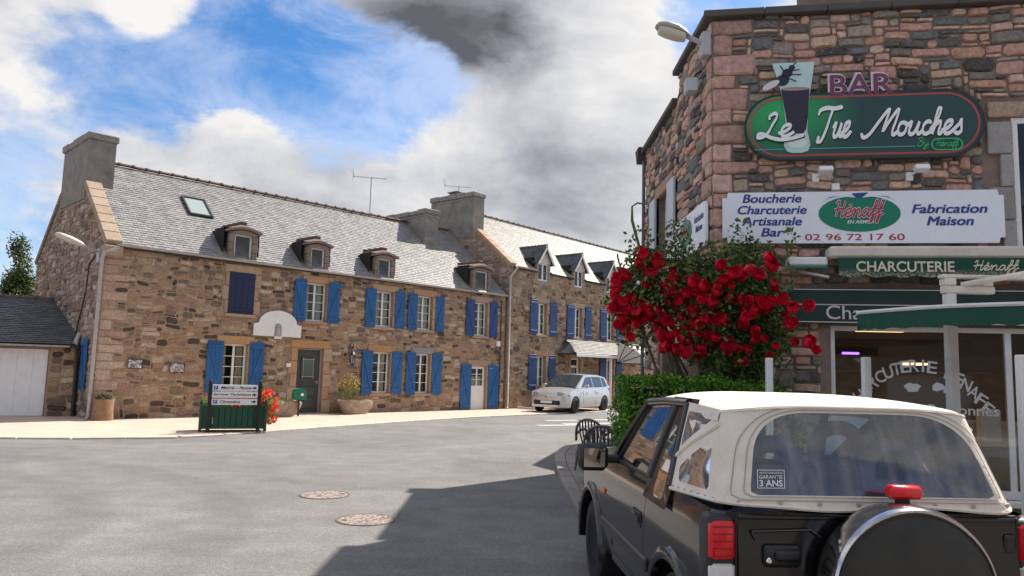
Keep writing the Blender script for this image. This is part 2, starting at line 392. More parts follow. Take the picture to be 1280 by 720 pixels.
IRON = mat('iron_black', (.012,.012,.012), .5, spec=.5)
WHITE = mat('white_paint', (.78,.76,.72), .4, var=.08, vscale=4)
WHITE_PVC = mat('white_plastic', (.80,.80,.79), .3, var=.05, vscale=4)
CREAMWALL = mat('cream_render', (.62,.57,.50), .85, var=.1, vscale=2)
ZINC = mat('zinc', (.40,.38,.36), .5, metal=.25, var=.25, vscale=5)
PIPE = mat('pipe_grey', (.42,.38,.35), .5, var=.2, vscale=5)
DOORGREY = mat('door_charcoal', (.05,.052,.05), .45, var=.1, vscale=5)
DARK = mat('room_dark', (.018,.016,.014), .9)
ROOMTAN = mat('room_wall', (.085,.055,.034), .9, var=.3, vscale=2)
CURTAIN = mat('curtain_cloth', (.62,.58,.44), .9, var=.2, vscale=9)
WOOD = mat('weathered_wood', (.26,.15,.085), .85, var=.4, vscale=8, bump=.5, bscale=30, bdist=.01)
GREENPAINT = mat('planter_green', (.008,.075,.038), .45, var=.2, vscale=4)
def glass_mat(name, tint=(.92,.95,.93), clear=.8, rough=.02, haze_glints=0.0):
    t = NT(name); t.t.nodes.remove(t.b)
    tr = t.n('ShaderNodeBsdfTransparent'); tr.inputs[0].default_value = tint+(1,); gl = t.n('ShaderNodeBsdfGlossy'); gl.inputs['Roughness'].default_value = rough; gl.inputs[0].default_value = (.9,.92,.95,1)
    fr = t.n('ShaderNodeFresnel'); fr.inputs[0].default_value = 1.5
    f = t.math('ADD', t.math('MULTIPLY', fr.outputs[0], 1.0), 1-clear-.0, True)
    mx = t.n('ShaderNodeMixShader'); t.l(f, mx.inputs[0]); t.l(tr.outputs[0], mx.inputs[1]); t.l(gl.outputs[0], mx.inputs[2])
    last = mx.outputs[0]
    if haze_glints:  # plastic haze plus reflection streaks painted in as pale diffuse colour
        df = t.n('ShaderNodeBsdfDiffuse'); df.inputs[0].default_value = (.55,.55,.57,1); m2 = t.n('ShaderNodeMixShader')
        mpv = t.n('ShaderNodeMapping'); t.l(t.obj(), mpv.inputs[0]); mpv.inputs['Rotation'].default_value = (0, .6, 0); mpv.inputs['Scale'].default_value = (7, 1, 1.1); t.l(t.rng(t.noise(mpv.outputs[0], 1.3, 4, .55, .8), .40, .72, haze_glints*.15, haze_glints*3.2), m2.inputs[0]); t.l(last, m2.inputs[1]); t.l(df.outputs[0], m2.inputs[2]); last = m2.outputs[0]
    bp = t.n('ShaderNodeBump'); bp.inputs['Strength'].default_value = .06 if not haze_glints else .35; bp.inputs['Distance'].default_value = .01
    t.l(t.noise(t.obj(), 2.5, 2, .5), bp.inputs['Height']); t.l(bp.outputs[0], gl.inputs['Normal'])
    t.l(last, t.out.inputs[0]); return t.m
PANE = glass_mat('window_glass', (.86,.89,.87), .99)
CLEAR = glass_mat('clear_glass', (.95,.97,.97), .985)

# ------------------------------------------------------------------ masonry
def wall_panel(mb, M, x0, x1, z0, z1, opens, depth=.24):
    xs = sorted({x0, x1, *[min(max(o[0], x0), x1) for o in opens], *[min(max(o[1], x0), x1) for o in opens]})
    zs = sorted({z0, z1, *[min(max(o[2], z0), z1) for o in opens], *[min(max(o[3], z0), z1) for o in opens]})
    old = mb.M; mb.M = M
    for i in range(len(xs)-1):
        for j in range(len(zs)-1):
            cx, cz = (xs[i]+xs[i+1])/2, (zs[j]+zs[j+1])/2
            if any(o[0] < cx < o[1] and o[2] < cz < o[3] for o in opens): continue
            mb.add([(xs[i], 0, zs[j]), (xs[i+1], 0, zs[j]), (xs[i+1], 0, zs[j+1]), (xs[i], 0, zs[j+1])], [(0, 1, 2, 3)])
    for a, b, c, d in opens:
        mb.add([(a, 0, c), (b, 0, c), (b, 0, d), (a, 0, d), (a, depth, c), (b, depth, c), (b, depth, d), (a, depth, d)], [(0, 4, 5, 1), (1, 5, 6, 2), (2, 6, 7, 3), (3, 7, 4, 0)])
    mb.M = old
def pack(x0, x1, z0, z1, inside, excl, cw, ch, sizes, g):
    nx, nz = max(1, round((x1-x0)/cw)), max(1, round((z1-z0)/ch)); cw = (x1-x0)/nx; ch = (z1-z0)/nz
    occ = [[False]*nx for _ in range(nz)]
    for j in range(nz):
        for i in range(nx):
            cx, cz = x0+(i+.5)*cw, z0+(j+.5)*ch
            if not inside(cx, cz) or any(a < cx < b and c < cz < d for a, b, c, d in excl): occ[j][i] = True
    out = []; W = [s[2] for s in sizes]
    for j in range(nz):
        i = 0
        while i < nx:
            if occ[j][i]: i += 1; continue
            w, h, _ = g.choices(sizes, W)[0]
            run = 0
            while run < w and i+run < nx and not occ[j][i+run]: run += 1
            w = run; hh = 1
            while hh < h and j+hh < nz and all(not occ[j+hh][i+k] for k in range(w)): hh += 1
            for b in range(hh):
                for k in range(w): occ[j+b][i+k] = True
            out.append((x0+i*cw, z0+j*ch, w*cw, hh*ch)); i += w
    return out
def stone_shape(x, z, w, h, g, gap=.012, proud=(.012, .04), warp=.02, ph=0.0, square=.25):
    def wp(px, pz):
        return (px+warp*(math.sin(2.9*px+4.3*pz+ph)+.6*math.sin(7.7*pz-3.1*px+ph*2)), pz+warp*(math.sin(3.7*px-2.1*pz+ph*3)+.6*math.sin(8.3*px+2.0*pz+ph)))
    c = min(w, h)*g.uniform(square*.6, square*1.3); j = min(w, h)*.06
    a, b, e, d = x+gap, x+w-gap, z+gap, z+h-gap
    P = [(a+c, e), ((a+b)/2, e), (b-c, e), (b, e+c), (b, d-c), (b-c, d), ((a+b)/2, d), (a+c, d), (a, d-c), (a, e+c)]
    P = [wp(p[0]+g.uniform(-j, j), p[1]+g.uniform(-j, j)) for p in P]; n = len(P)
    cx, cz = sum(p[0] for p in P)/n, sum(p[1] for p in P)/n
    pr = g.uniform(*proud); k = .80; tx, tz = g.uniform(-.3, .3), g.uniform(-.3, .3)
    V = [(p[0], .01, p[1]) for p in P]+[(p[0], -pr*.45, p[1]) for p in P]
    V += [(cx+(p[0]-cx)*k, -pr*(1+tx*(p[0]-cx)/w+tz*(p[1]-cz)/h), cz+(p[1]-cz)*k) for p in P]
    F = [(i, (i+1) % n, n+(i+1) % n, n+i) for i in range(n)]+[(n+i, n+(i+1) % n, 2*n+(i+1) % n, 2*n+i) for i in range(n)]+[tuple(range(2*n, 3*n))]
    return V, F
RUBBLE = [(2,1,1.2),(3,1,2.2),(4,1,1.6),(3,2,3.0),(4,2,3.2),(5,2,2.0),(2,2,1.6),(6,2,.7),(4,3,1.0),(5,3,.6)]
class Masonry:
    def __init__(s, root): s.root = root; s.st = []; s.mw = Matrix.Translation(root.location) @ Matrix.Rotation(root.rotation_euler.z, 4, 'Z')
    def fill(s, wall, m, M, x0, x1, z0, z1, excl=(), inside=lambda x, z: True, cw=.085, ch=.075, sizes=RUBBLE, seed=1, **k):
        g = random.Random(seed)
        for (x, z, w, h) in pack(x0, x1, z0, z1, inside, excl, cw, ch, sizes, g):
            V, F = stone_shape(x, z, w, h, g, ph=seed*1.7, **k); s.add(wall, m, [M @ Vector(v) for v in V], F, w*h, g.random(), M)
    def add(s, wall, m, V, F, area, r, M): s.st.append((wall, m, V, F, area, r, (M.to_3x3() @ Vector((0, -1, 0)))))
    def finish(s, nmax=300, name='stone', minpx=6.5):
        sc = []
        for i, (wall, m, V, F, area, r, nrm) in enumerate(s.st):
            c = sum(V, Vector())/len(V); wc = s.mw @ c; q = project(wc)
            vis = q and -5 < q[0] < 1285 and -5 < q[1] < 725
            px = 0
            if vis:
                wn = s.mw.to_3x3() @ nrm; cs = max(0, (CAMP-wc).normalized().dot(wn)); px = math.sqrt(area*cs)*FPX/q[2]
            sc.append((px, i, c))
        sc.sort(reverse=True, key=lambda t: t[0]); rest = {}
        for k, (px, i, c) in enumerate(sc):
            wall, m, V, F, area, r, nrm = s.st[i]
            if k < nmax and px > minpx:
                mb = MB(); mb.add([v-c for v in V], F, r); mb.build(name, m, wall, loc=c)
            else:
                rest.setdefault(m.name, (m, MB()))[1].add(V, F, r)
        allb = MB(); ms = []
        for k, (m, mb) in enumerate(rest.values()):
            ms.append(m); b = len(allb.v); allb.v += mb.v; allb.f += [[i+b for i in f] for f in mb.f]; allb.r += mb.r; allb.mi += [k]*len(mb.f)
        if ms: tag(allb.build('small_stones', ms, s.root), kind='stuff')
def surround(root, M, o, m=None, lint=.25, jw=.17, g=None, sill=True, lm=None, out=.035, jambs=True):
    """dressed stones round an opening: lintel, jamb stones, sill"""
    a, b, c, d = o; m = m or DRESSED; g = g or rng
    def blk(nm, x0, x1, z0, z1, mm, pr=out):
        mb = MB(); mb.M = M; mb.bbox(x0+.006, x1-.006, -pr-g.uniform(0, .008), .05, z0+.006, z1-.006, .012, r=g.random()); mb.build(nm, mm, root)
    blk('lintel', a-jw-g.uniform(-.02, .1), b+jw+g.uniform(-.02, .1), d, d+lint, lm or m)
    if jambs:
        n = max(2, round((d-c)/.42))
        for k in range(n):
            z0, z1 = c+(d-c)*k/n, c+(d-c)*(k+1)/n; e = .09 if k % 2 else 0
            blk('jamb_stone', a-jw-e, a, z0, z1, m); blk('jamb_stone', b, b+jw+.09-e, z0, z1, m)
    if sill: blk('sill', a-.1, b+.1, c-.11, c, m, .06)
def hole(o, jw=.2, lint=.25, sill=.12): return (o[0]-jw, o[1]+jw, o[2]-sill, o[3]+lint)
def slates(mb, M, x0, x1, s0, s1, w, e, g, skip=None, t=.008, lap=1.5):
    """slate courses on a plane frame M: x along eaves, z up the slope, -y outward"""
    mb.M = M; n = int((s1-s0)/e)+1; inside = skip
    for j in range(n):
        z = s0+j*e; x = x0-(w/2 if j % 2 else 0)
        while x < x1:
            xa, xb = max(x, x0)+.004, min(x+w, x1)-.004; x += w
            if xb-xa < .02: continue
            zt = min(z+e*lap, s1+.01); dz = g.uniform(-.006, .006)
            if inside and inside((xa+xb)/2, z+e/2): continue
            o0 = -.022-g.uniform(0, .006); o1 = -.004; ti = g.uniform(-.004, .004)
            r = g.random()
            mb.add([(xa, o0+ti, z+dz), (xb, o0-ti, z+dz), (xb, o1, zt), (xa, o1, zt), (xa, o0+t+ti, z+dz), (xb, o0+t-ti, z+dz)], [(0, 1, 2, 3), (4, 5, 1, 0)], r)
    mb.M = None
# ------------------------------------------------------------------ joinery
def window(root, M, o, cols=2, rows=4, back=.13, fw=.055, curtain=None, bar=.022, stile=.07, m=None, room=True, g=None):
    a, b, c, d = o; m = m or WHITE; mb = MB(); mb.M = M; y0, y1 = back, back+.06
    mb.box(a, a+fw, y0, y1, c, d); mb.box(b-fw, b, y0, y1, c, d); mb.box(a+fw, b-fw, y0, y1, d-fw, d); mb.box(a+fw, b-fw, y0, y1, c, c+fw)
    xi, xe, zi, ze = a+fw, b-fw, c+fw, d-fw; xm = (xi+xe)/2
    if cols >= 2 and stile: mb.box(xm-stile/2, xm+stile/2, y0+.004, y1-.004, zi, ze)
    w = mb.build('window', m, root)
    for k in range(1, rows):
        z = zi+(ze-zi)*k/rows; q = MB(); q.M = M
        if cols >= 2 and stile: q.box(xi, xm-stile/2, y0+.012, y1-.012, z-bar/2, z+bar/2); q.box(xm+stile/2, xe, y0+.012, y1-.012, z-bar/2, z+bar/2)
        else: q.box(xi, xe, y0+.012, y1-.012, z-bar/2, z+bar/2)
        q.build('glazing_bar', m, w)
    q = MB(); q.M = M; q.poly([(xi, y0+.03, zi), (xe, y0+.03, zi), (xe, y0+.03, ze), (xi, y0+.03, ze)]); q.build('pane', PANE, w)
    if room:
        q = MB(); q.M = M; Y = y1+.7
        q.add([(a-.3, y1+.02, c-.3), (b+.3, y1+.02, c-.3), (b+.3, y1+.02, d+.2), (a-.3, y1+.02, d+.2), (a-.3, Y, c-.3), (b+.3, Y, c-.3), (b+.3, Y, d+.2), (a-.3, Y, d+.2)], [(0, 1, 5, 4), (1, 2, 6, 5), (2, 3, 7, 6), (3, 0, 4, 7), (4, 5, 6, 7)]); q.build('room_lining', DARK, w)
    if curtain:
        g = g or rng; q = MB(); q.M = M
        for (xa, xb) in ((xi, xi+(xe-xi)*curtain[0]), (xe-(xe-xi)*curtain[1], xe)):
            if xb-xa < .02: continue
            ph = g.random()*6
            q.grid(lambda u, v: (xa+(xb-xa)*u, y1+.06+.018*math.sin(u*(xb-xa)*70+ph), zi+(ze-zi)*(curtain[2]+(1-curtain[2])*v)), 14, 3)
        q.build('curtain', CURTAIN, w, smooth=True)
    return w
SH = {}
def shutter(root, M, x0, x1, z0, z1, m, flip=False, y=-.05, brace=True, name='shutter'):
    w, h = round(x1-x0, 2), round(z1-z0, 2); key = (w, h, m.name, flip, brace)
    if key not in SH:
        n = 4; p = MB()
        for k in range(n): p.bbox(w*k/n+.002, w*(k+1)/n-.002, -.028, 0, 0, h, .005)
        bat = MB(); bat.bbox(.012, w-.012, -.05, -.029, -.045, .045, .005)
        br = MB(); L = h*.80-.1
        if brace:
            xa, xb = (.05, w-.05) if not flip else (w-.05, .05)
            br.add([(xa-.035, -.047, h*.1+.045), (xa+.035, -.047, h*.1+.045), (xb+.035, -.047, h*.9-.05), (xb-.035, -.047, h*.9-.05), (xa-.035, -.029, h*.1+.045), (xa+.035, -.029, h*.1+.045), (xb+.035, -.029, h*.9-.05), (xb-.035, -.029, h*.9-.05)], [(0, 1, 2, 3), (0, 4, 5, 1), (1, 5, 6, 2), (2, 6, 7, 3), (3, 7, 4, 0)])
        SH[key] = (p.mesh('shutter', m), bat.mesh('batten', m), br.mesh('brace', m) if brace else None)
    pm, bm_, brm = SH[key]
    o = link(name, pm, root); o.matrix_local = M @ Matrix.Translation((x0, y, z0))
    for z in (h*.1, h*.9): link('batten', bm_, o, (0, 0, z))
    if brm: link('brace', brm, o)
    hg = MB(); xx = w-.02 if not flip else -.0
    for z in (h*.1, h*.9): hg.box(xx, xx+.05, -.03, -.0, z-.015, z+.015)
    hg.build('hinge', IRON, o)
    return o
def ridge_tiles(root, M, x0, x1, y, z, step=.42, rad=.10, m=None):
    mb = MB(); n = 6
    prof = [(rad*math.cos(math.pi*k/n), rad*.8*math.sin(math.pi*k/n)) for k in range(n+1)]
    def seg(xa, xb, sc):
        V = [(xa, p[0]*sc, p[1]*sc) for p in prof]+[(xb, p[0]*sc, p[1]*sc) for p in prof]; N = n+1
        mb.add(V, [(i, i+1, N+i+1, N+i) for i in range(n)]+[tuple(range(N)), tuple(range(N, 2*N))[::-1]])
    seg(0, step-.03, 1.0); seg(step-.07, step+.005, 1.28)
    me = mb.mesh('ridge_tile', m or RIDGE); x = x0
    while x < x1-.05:
        o = link('ridge_tile', me, root); o.matrix_local = M @ Matrix.Translation((x, y, z+rng.uniform(-.006, .006))); x += step
def gutter(root, pts, rad=.065, m=None, name='gutter'):
    """half-round gutter along two points"""
    a, b = Vector(pts[0]), Vector(pts[1]); mb = MB(); n = 8; d = (b-a).normalized(); side = Vector((d.y, -d.x, 0)); V = []
    for p in (a, b):
        for rr in (rad, rad*.86):
            for k in range(n+1):
                an = math.pi+math.pi*k/n; V.append(p+side*(rr*math.cos(an))+Vector((0, 0, rr*math.sin(an))))
    N = n+1; F = []
    for k in range(n): F += [(k, k+1, 2*N+k+1, 2*N+k), (N+k, 3*N+k, 3*N+k+1, N+k+1), (k, N+k, N+k+1, k+1), (2*N+k, 2*N+k+1, 3*N+k+1, 3*N+k)]
    F += [(0, 2*N, 3*N, N), (n, N+n, 3*N+n, 2*N+n)]
    mb.add(V, F); return mb.build(name, m or ZINC, root, smooth=True)
I4 = Matrix.Identity(4)
# ------------------------------------------------------------------ the setting: ground, road, pavements
def asphalt():
    t = NT('asphalt'); v = t.pos()
    g = t.noise(v, 62.0, 3, .75); g2 = t.noise(v, 19.0, 3, .65); big = t.noise(v, .42, 5, .6, .6); mid = t.noise(v, 2.2, 4, .6)
    c = t.ramp(big, [(.3, (.15,.142,.138)), (.5, (.185,.176,.170)), (.7, (.215,.204,.196))])
    # tyre tracks: rings swept by turning cars, worn into the surface
    d = t.n('ShaderNodeVectorMath', operation='DISTANCE'); t.l(v, d.inputs[0]); d.inputs[1].default_value = (-9.5, 6.2, 0)
    ring = t.n('ShaderNodeTexWave', wave_type='RINGS', rings_direction='SPHERICAL'); mp = t.n('ShaderNodeVectorMath', operation='SUBTRACT'); t.l(v, mp.inputs[0]); mp.inputs[1].default_value = (-9.5, 6.2, 0)
    t.l(mp.outputs[0], ring.inputs['Vector']); ring.inputs['Scale'].default_value = .21; ring.inputs['Distortion'].default_value = 2.2; ring.inputs['Detail'].default_value = 3; ring.inputs['Detail Scale'].default_value = .7
    inr = t.math('MULTIPLY', t.rng(d.outputs['Value'], 7.4, 8.4, 1, 0), t.rng(d.outputs['Value'], 2.5, 4.5, 0, 1))
    f = t.math('MULTIPLY', t.rng(ring.outputs['Fac'], .5, .95, 0, .25), inr)
    c = t.mix(f, c, (.10,.097,.095))
    c = t.mix(1.0, c, t.ramp(g, [(.3, (.50,.50,.50)), (.5, (1,1,1)), (.70, (1.65,1.62,1.58))]), 'MULTIPLY')
    c = t.mix(.8, c, t.ramp(g2, [(.3, (.78,.78,.78)), (.7, (1.2,1.2,1.2))]), 'MULTIPLY')
    c = t.mix(.6, c, t.ramp(mid, [(.35, (.8,.8,.8)), (.65, (1.15,1.13,1.12))]), 'MULTIPLY')
    st = t.noise(t.pos((.35, 2.6, 1.0)), 1.1, 5, .6, .8); c = t.mix(.3, c, t.ramp(st, [(.35, (.80,.80,.80)), (.6, (1.08,1.06,1.05))]), 'MULTIPLY')
    t.set(col=c, rough=.85, spec=.3); t.bump(t.math('ADD', g, g2), .6, .006); return t.m
ASPHALT = asphalt()
def pave_mat():
    t = NT('pink_paving'); v = t.pos(); b = t.n('ShaderNodeTexBrick'); t.l(v, b.inputs['Vector']); b.inputs['Scale'].default_value = 1.0
    for k, q in dict(Color1=(.60,.47,.38,1), Color2=(.55,.43,.35,1), Mortar=(.45,.36,.30,1)).items(): b.inputs[k].default_value = q
    b.inputs['Brick Width'].default_value = .3; b.inputs['Row Height'].default_value = .15; b.inputs['Mortar Size'].default_value = .008
    c = t.mix(.5, b.outputs[0], t.ramp(t.noise(v, 1.3, 5, .6), [(.3, (.75,.74,.73)), (.7, (1.15,1.13,1.12))]), 'MULTIPLY')
    t.set(col=c, rough=.85, spec=.3); t.bump(b.outputs[1], -.3, .004); return t.m
PAVING = pave_mat()
KERB = mat('kerb_concrete', (.52,.47,.40), .85, var=.25, vscale=5, bump=.3, bscale=50)
SLABM = stone_mat('paving_slab', [(.30,.27,.245),(.34,.31,.28),(.27,.24,.215),(.32,.28,.25)], sscale=30, bump=.3, speck=.2)
SETTM = stone_mat('paving_sett', [(.20,.165,.145),(.235,.19,.165),(.17,.145,.13)], sscale=30, bump=.3, speck=.2)
ROADPAINT = mat('road_paint', (.42,.40,.37), .7, var=.3, vscale=9)
g0 = MB(); g0.poly([(-900, -300, -.012), (900, -300, -.012), (900, 1500, -.012), (-900, 1500, -.012)])
tag(g0.build('ground', mat('field_ground', (.16,.15,.13), .95, var=.2, vscale=.2)), kind='structure')
g0 = MB(); g0.poly([(-40, -25, 0), (40, -25, 0), (40, 60, 0), (-40, 60, 0)])
tag(g0.build('road', ASPHALT), kind='structure')
# far pavement in front of the houses
kx = [(-26, 13.6), (-14, 15.2), (-10.5, 15.6), (-8.5, 16.15), (-7.0, 17.1), (-5.1, 20.2), (-2.0, 25.1), (.6, 28.3), (2.3, 30.2), (5.5, 34.0), (14, 45)]
kerb_line = [Vector((p.x, p.y)) for p in catmull([(a, b, 0) for a, b in kx], 8)]
mb = MB(); back = [Vector((p.x*1.0-6.0, p.y+9.5)) for p in kerb_line]
for i in range(len(kerb_line)-1):
    a, b, c, d = kerb_line[i], kerb_line[i+1], back[i+1], back[i]
    mb.poly([(a.x, a.y, .028), (b.x, b.y, .028), (c.x, c.y, .045), (d.x, d.y, .045)])
pav = tag(mb.build('pavement_far', PAVING), kind='structure')
def along(line, s):
    acc = 0
    for i in range(len(line)-1):
        L = (line[i+1]-line[i]).length
        if acc+L >= s: t = (s-acc)/L; return line[i].lerp(line[i+1], t), (line[i+1]-line[i]).normalized()
        acc += L
    return line[-1], (line[-1]-line[-2]).normalized()
tot = sum((kerb_line[i+1]-kerb_line[i]).length for i in range(len(kerb_line)-1))
mb = MB(); mb.bbox(-.496, .496, -.20, 0, -.02, .04, .012); km = mb.mesh('kerb_stone', KERB); s = .5
while s < tot-.5:
    p, t = along(kerb_line, s); link('kerb_stone', km, pav, (p.x, p.y, 0), math.atan2(t.y, t.x)); s += 1.0
# near pavement of the bar with its kerb slabs
rk = [(.95, -2), (.95, 3), (.90, 7), (.86, 9.3), (.84, 11.9), (.87, 13.6), (.98, 15.2), (1.25, 16.5), (1.75, 17.7), (2.6, 18.7), (4.2, 19.5), (8, 20)]
rline = [Vector((p.x, p.y)) for p in catmull([(a, b, 0) for a, b in rk], 8)]
def offs(line, d):
    out = []
    for i, p in enumerate(line):
        t = (line[min(i+1, len(line)-1)]-line[max(i-1, 0)]).normalized(); out.append(p+Vector((t.y, -t.x))*d)
    return out
inner = offs(rline, .02)
mb = MB(); n = len(inner)
for i in range(n-1): mb.poly([(inner[i].x, inner[i].y, .066), (14, inner[i].y if i < n-9 else 20, .066), (14, inner[i+1].y if i+1 < n-9 else 20, .066), (inner[i+1].x, inner[i+1].y, .066)])
npav = tag(mb.build('pavement_near', mat('paving_bed', (.17,.14,.12), .95, var=.2, vscale=3)), kind='structure')
rt = sum((rline[i+1]-rline[i]).length for i in range(len(rline)-1)); gg = random.Random(3)
for (d0, d1, ln, z, m, nm, smin, smax) in [(-.0, .2, .60, .082, SLABM, 'kerb_slab', 6, 26.0), (.205, .40, .42, .080, SLABM, 'paving_slab', 6, 22.5)]:
    s = smin
    while s < smax:
        p, t = along(rline, s+ln/2); nrm = Vector((t.y, -t.x)); mb = MB(); r = gg.random()
        mb.bbox(-ln/2+.005, ln/2-.005, -(d1-.004), -(d0+.004), -.02, z+gg.uniform(-.004, .004), .012, r=r)
        mb.build(nm, m, npav, loc=(p.x, p.y, 0), rotz=math.atan2(t.y, t.x)); s += ln
s = 8; protos = [MB().bbox(-.115, .115, -.075, .075, 0, .02, .008, r=(k+.5)/4).mesh('paving_sett', SETTM) for k in range(4)]; cnt = 0
for row in range(5):
    s = 7.0+.12*(row % 2)
    while s < 20.5 and cnt < 300:
        p, t = along(rline, s); nrm = Vector((t.y, -t.x)); q = p+nrm*(.49+row*.165)
        o = link('paving_sett', gg.choice(protos), npav, (q.x, q.y, .058+gg.uniform(-.004, .003)), math.atan2(t.y, t.x)); s += .24; cnt += 1
# worn crossing bars by the parked car
for k, (x, y) in enumerate([(1.75, 23.6), (2.6, 24.6), (3.2, 26.6), (2.1, 25.9)]):
    mb = MB(); mb.poly([(-.95, -.22, .004), (.95, -.22, .004), (.95, .22, .004), (-.95, .22, .004)]); o = mb.build('crossing_bar', ROADPAINT, bpy.data.objects['road'], loc=(x, y, .001), rotz=.5)
# manholes
def manhole(x, y, label, seed):
    e = empty('manhole_cover', (x, y, 0)); tag(e, label, 'manhole', 'manhole covers in the road')
    pm = MATS.get('manhole_pebble')
    if pm is None:
        t = NT('manhole_pebble'); v = t.pos(); vo = t.n('ShaderNodeTexVoronoi'); t.l(v, vo.inputs['Vector']); vo.inputs['Scale'].default_value = 26
        c = t.ramp(vo.outputs['Distance'], [(.15, (.46,.36,.31)), (.45, (.30,.23,.20)), (.7, (.13,.11,.10))]); t.set(col=c, rough=.85); t.bump(vo.outputs['Distance'], -.7, .01); MATS['manhole_pebble'] = pm = t.m
    mb = MB(); mb.lathe([(.0001, .008), (.30, .008), (.305, .004)], 32); mb.build('cover', pm, e)
    mb = MB(); mb.lathe([(.308, .002), (.308, .009), (.326, .009), (.330, .002)], 32); mb.build('rim', mat('cast_iron', (.15,.13,.12), .8, metal=.1, var=.3, vscale=20), e)
    for a in (0.4, 3.5):
        mb = MB(); mb.box(.23*math.cos(a)-.03, .23*math.cos(a)+.03, .23*math.sin(a)-.015, .23*math.sin(a)+.015, .006, .011); mb.build('lift_slot', IRON, e)
manhole(-2.39, 9.98, 'pebbled round manhole cover farther from the camera', 1)
manhole(-1.56, 8.48, 'pebbled round manhole cover nearer to the camera, right one of two', 2)
# ------------------------------------------------------------------ foliage helpers
def leaf_material(name, cols):
    if name in MATS: return MATS[name]
    t = NT(name); r = t.attr(); k = len(cols); c = t.ramp(r, [((i+.5)/k, q) for i, q in enumerate(cols)], 'LINEAR')
    t.set(col=c, rough=.45, spec=.4)
    tr = t.n('ShaderNodeBsdfTranslucent'); t.l(t.mix(1.0, c, (1.2,1.5,.6), 'MULTIPLY'), tr.inputs[0]); mx = t.n('ShaderNodeMixShader'); mx.inputs[0].default_value = .3
    t.l(t.b.outputs[0], mx.inputs[1]); t.l(tr.outputs[0], mx.inputs[2]); t.l(mx.outputs[0], t.out.inputs[0]); MATS[name] = t.m; return t.m
def leaf_at(mb, p, nrm, size, g, asp=.55):
    """one leaf: two quads folded along the midrib"""
    up = Vector((g.gauss(0, 1), g.gauss(0, 1), g.gauss(0, 1)-.3)); t = (up-nrm*up.dot(nrm))
    if t.length < 1e-3: t = Vector((1, 0, 0))
    t.normalize(); b = nrm.cross(t); s = size*g.uniform(.6, 1.25); w = s*asp
    a0, a1 = p, p+t*s; m = p+t*(s*.45); f = nrm*(s*.12)
    mb.add([a0, m+b*w*.5+f, a1, m-b*w*.5+f], [(0, 1, 2), (0, 2, 3)], g.random())
def leaf_blob(parent, name, ells, count, size, cols, seed, flowers=None, shell=.55, mname=None, asp=.55, lean=.5):
    g = random.Random(seed); mb = MB(); vol = [e[1][0]*e[1][1]*e[1][2] for e in ells]
    for i in range(count):
        c, r = g.choices(ells, vol)[0]
        d = Vector((g.gauss(0, 1), g.gauss(0, 1), g.gauss(0, 1))).normalized(); q = shell+(1-shell)*g.random()**.6
        q *= 1+.22*mnoise.noise(Vector((d.x*2.3+seed, d.y*2.3, d.z*2.3+c[0])))
        p = Vector((c[0]+d.x*r[0]*q, c[1]+d.y*r[1]*q, c[2]+d.z*r[2]*q))
        n = (d*lean+Vector((g.gauss(0, .5), g.gauss(0, .5), g.gauss(0, .5)+.3))).normalized(); leaf_at(mb, p, n, size, g, asp)
    o = mb.build(name, leaf_material(mname or 'leaf_%d_%s' % (seed, name), cols), parent); tag(o, kind='stuff')
    if flowers:
        fb = MB()
        for i in range(count//9):
            c, r = g.choices(ells, vol)[0]; d = Vector((g.gauss(0, 1), g.gauss(0, 1), abs(g.gauss(0, 1)))).normalized(); p = Vector((c[0]+d.x*r[0]*1.02, c[1]+d.y*r[1]*1.02, c[2]+d.z*r[2]*1.02))
            for k in range(3): leaf_at(fb, p, (d+Vector((g.gauss(0, .6), g.gauss(0, .6), g.gauss(0, .6)))).normalized(), size*.7, g, .9)
        bo = fb.build('blossoms', leaf_material('blossom_%d' % seed, [flowers, tuple(min(1, x*1.25) for x in flowers)]), parent); tag(bo, kind='stuff')
    return o
# ------------------------------------------------------------------ the long stone house with blue shutters
def chimney(root, M, x0, x1, y0, y1, z0, z1, cap=.2, name='chimney', pot=False, wire=True, batter=.0):
    mb = MB(); mb.M = M
    mb.add([(x0, y0, z0), (x1, y0, z0), (x1, y1, z0), (x0, y1, z0), (x0, y0+batter, z1), (x1, y0+batter, z1), (x1, y1-batter, z1), (x0, y1-batter, z1)], [(0, 1, 5, 4), (1, 2, 6, 5), (2, 3, 7, 6), (3, 0, 4, 7), (4, 5, 6, 7)])
    c = mb.build(name, CEMENT, root)
    # rough crumbling cap, several courses
    g = random.Random(int(x0*10)); mb = MB(); mb.M = M; n = 5
    for k in range(n):
        a, b = y0+(y1-y0)*k/n, y0+(y1-y0)*(k+1)/n; e = .05+g.uniform(-.015, .02)
        mb.bbox(x0-e, x1+e, a-(e if k == 0 else 0), b+(e if k == n-1 else -.004), z1+.004+g.uniform(0, .01), z1+cap+g.uniform(-.05, .03), .03, r=g.random())
    mb.build('chimney_cap', CEMENT_DK, c)
    if wire:
        mb = MB(); mb.M = M; z = z1-.07
        mb.tube([(x0-.012, y0-.012, z), (x1+.012, y0-.012, z), (x1+.012, y1+.012, z), (x0-.012, y1+.012, z), (x0-.012, y0-.012, z)], .012, 6); mb.build('chimney_band', ZINC, c)
    if pot:
        mb = MB(); mb.M = M; xm, ym = (x0+x1)/2, y0+(y1-y0)*.55; zz = z1+cap
        for sx in (-1, 1):
            for sy in (-1, 1): mb.box(xm+sx*.14-.03, xm+sx*.14+.03, ym+sy*.2-.03, ym+sy*.2+.03, zz-.02, zz+.16)
        mb.bbox(xm-.24, xm+.24, ym-.32, ym+.32, zz+.16, zz+.21, .01); mb.build('chimney_cowl', CEMENT_DK, c)
    return c
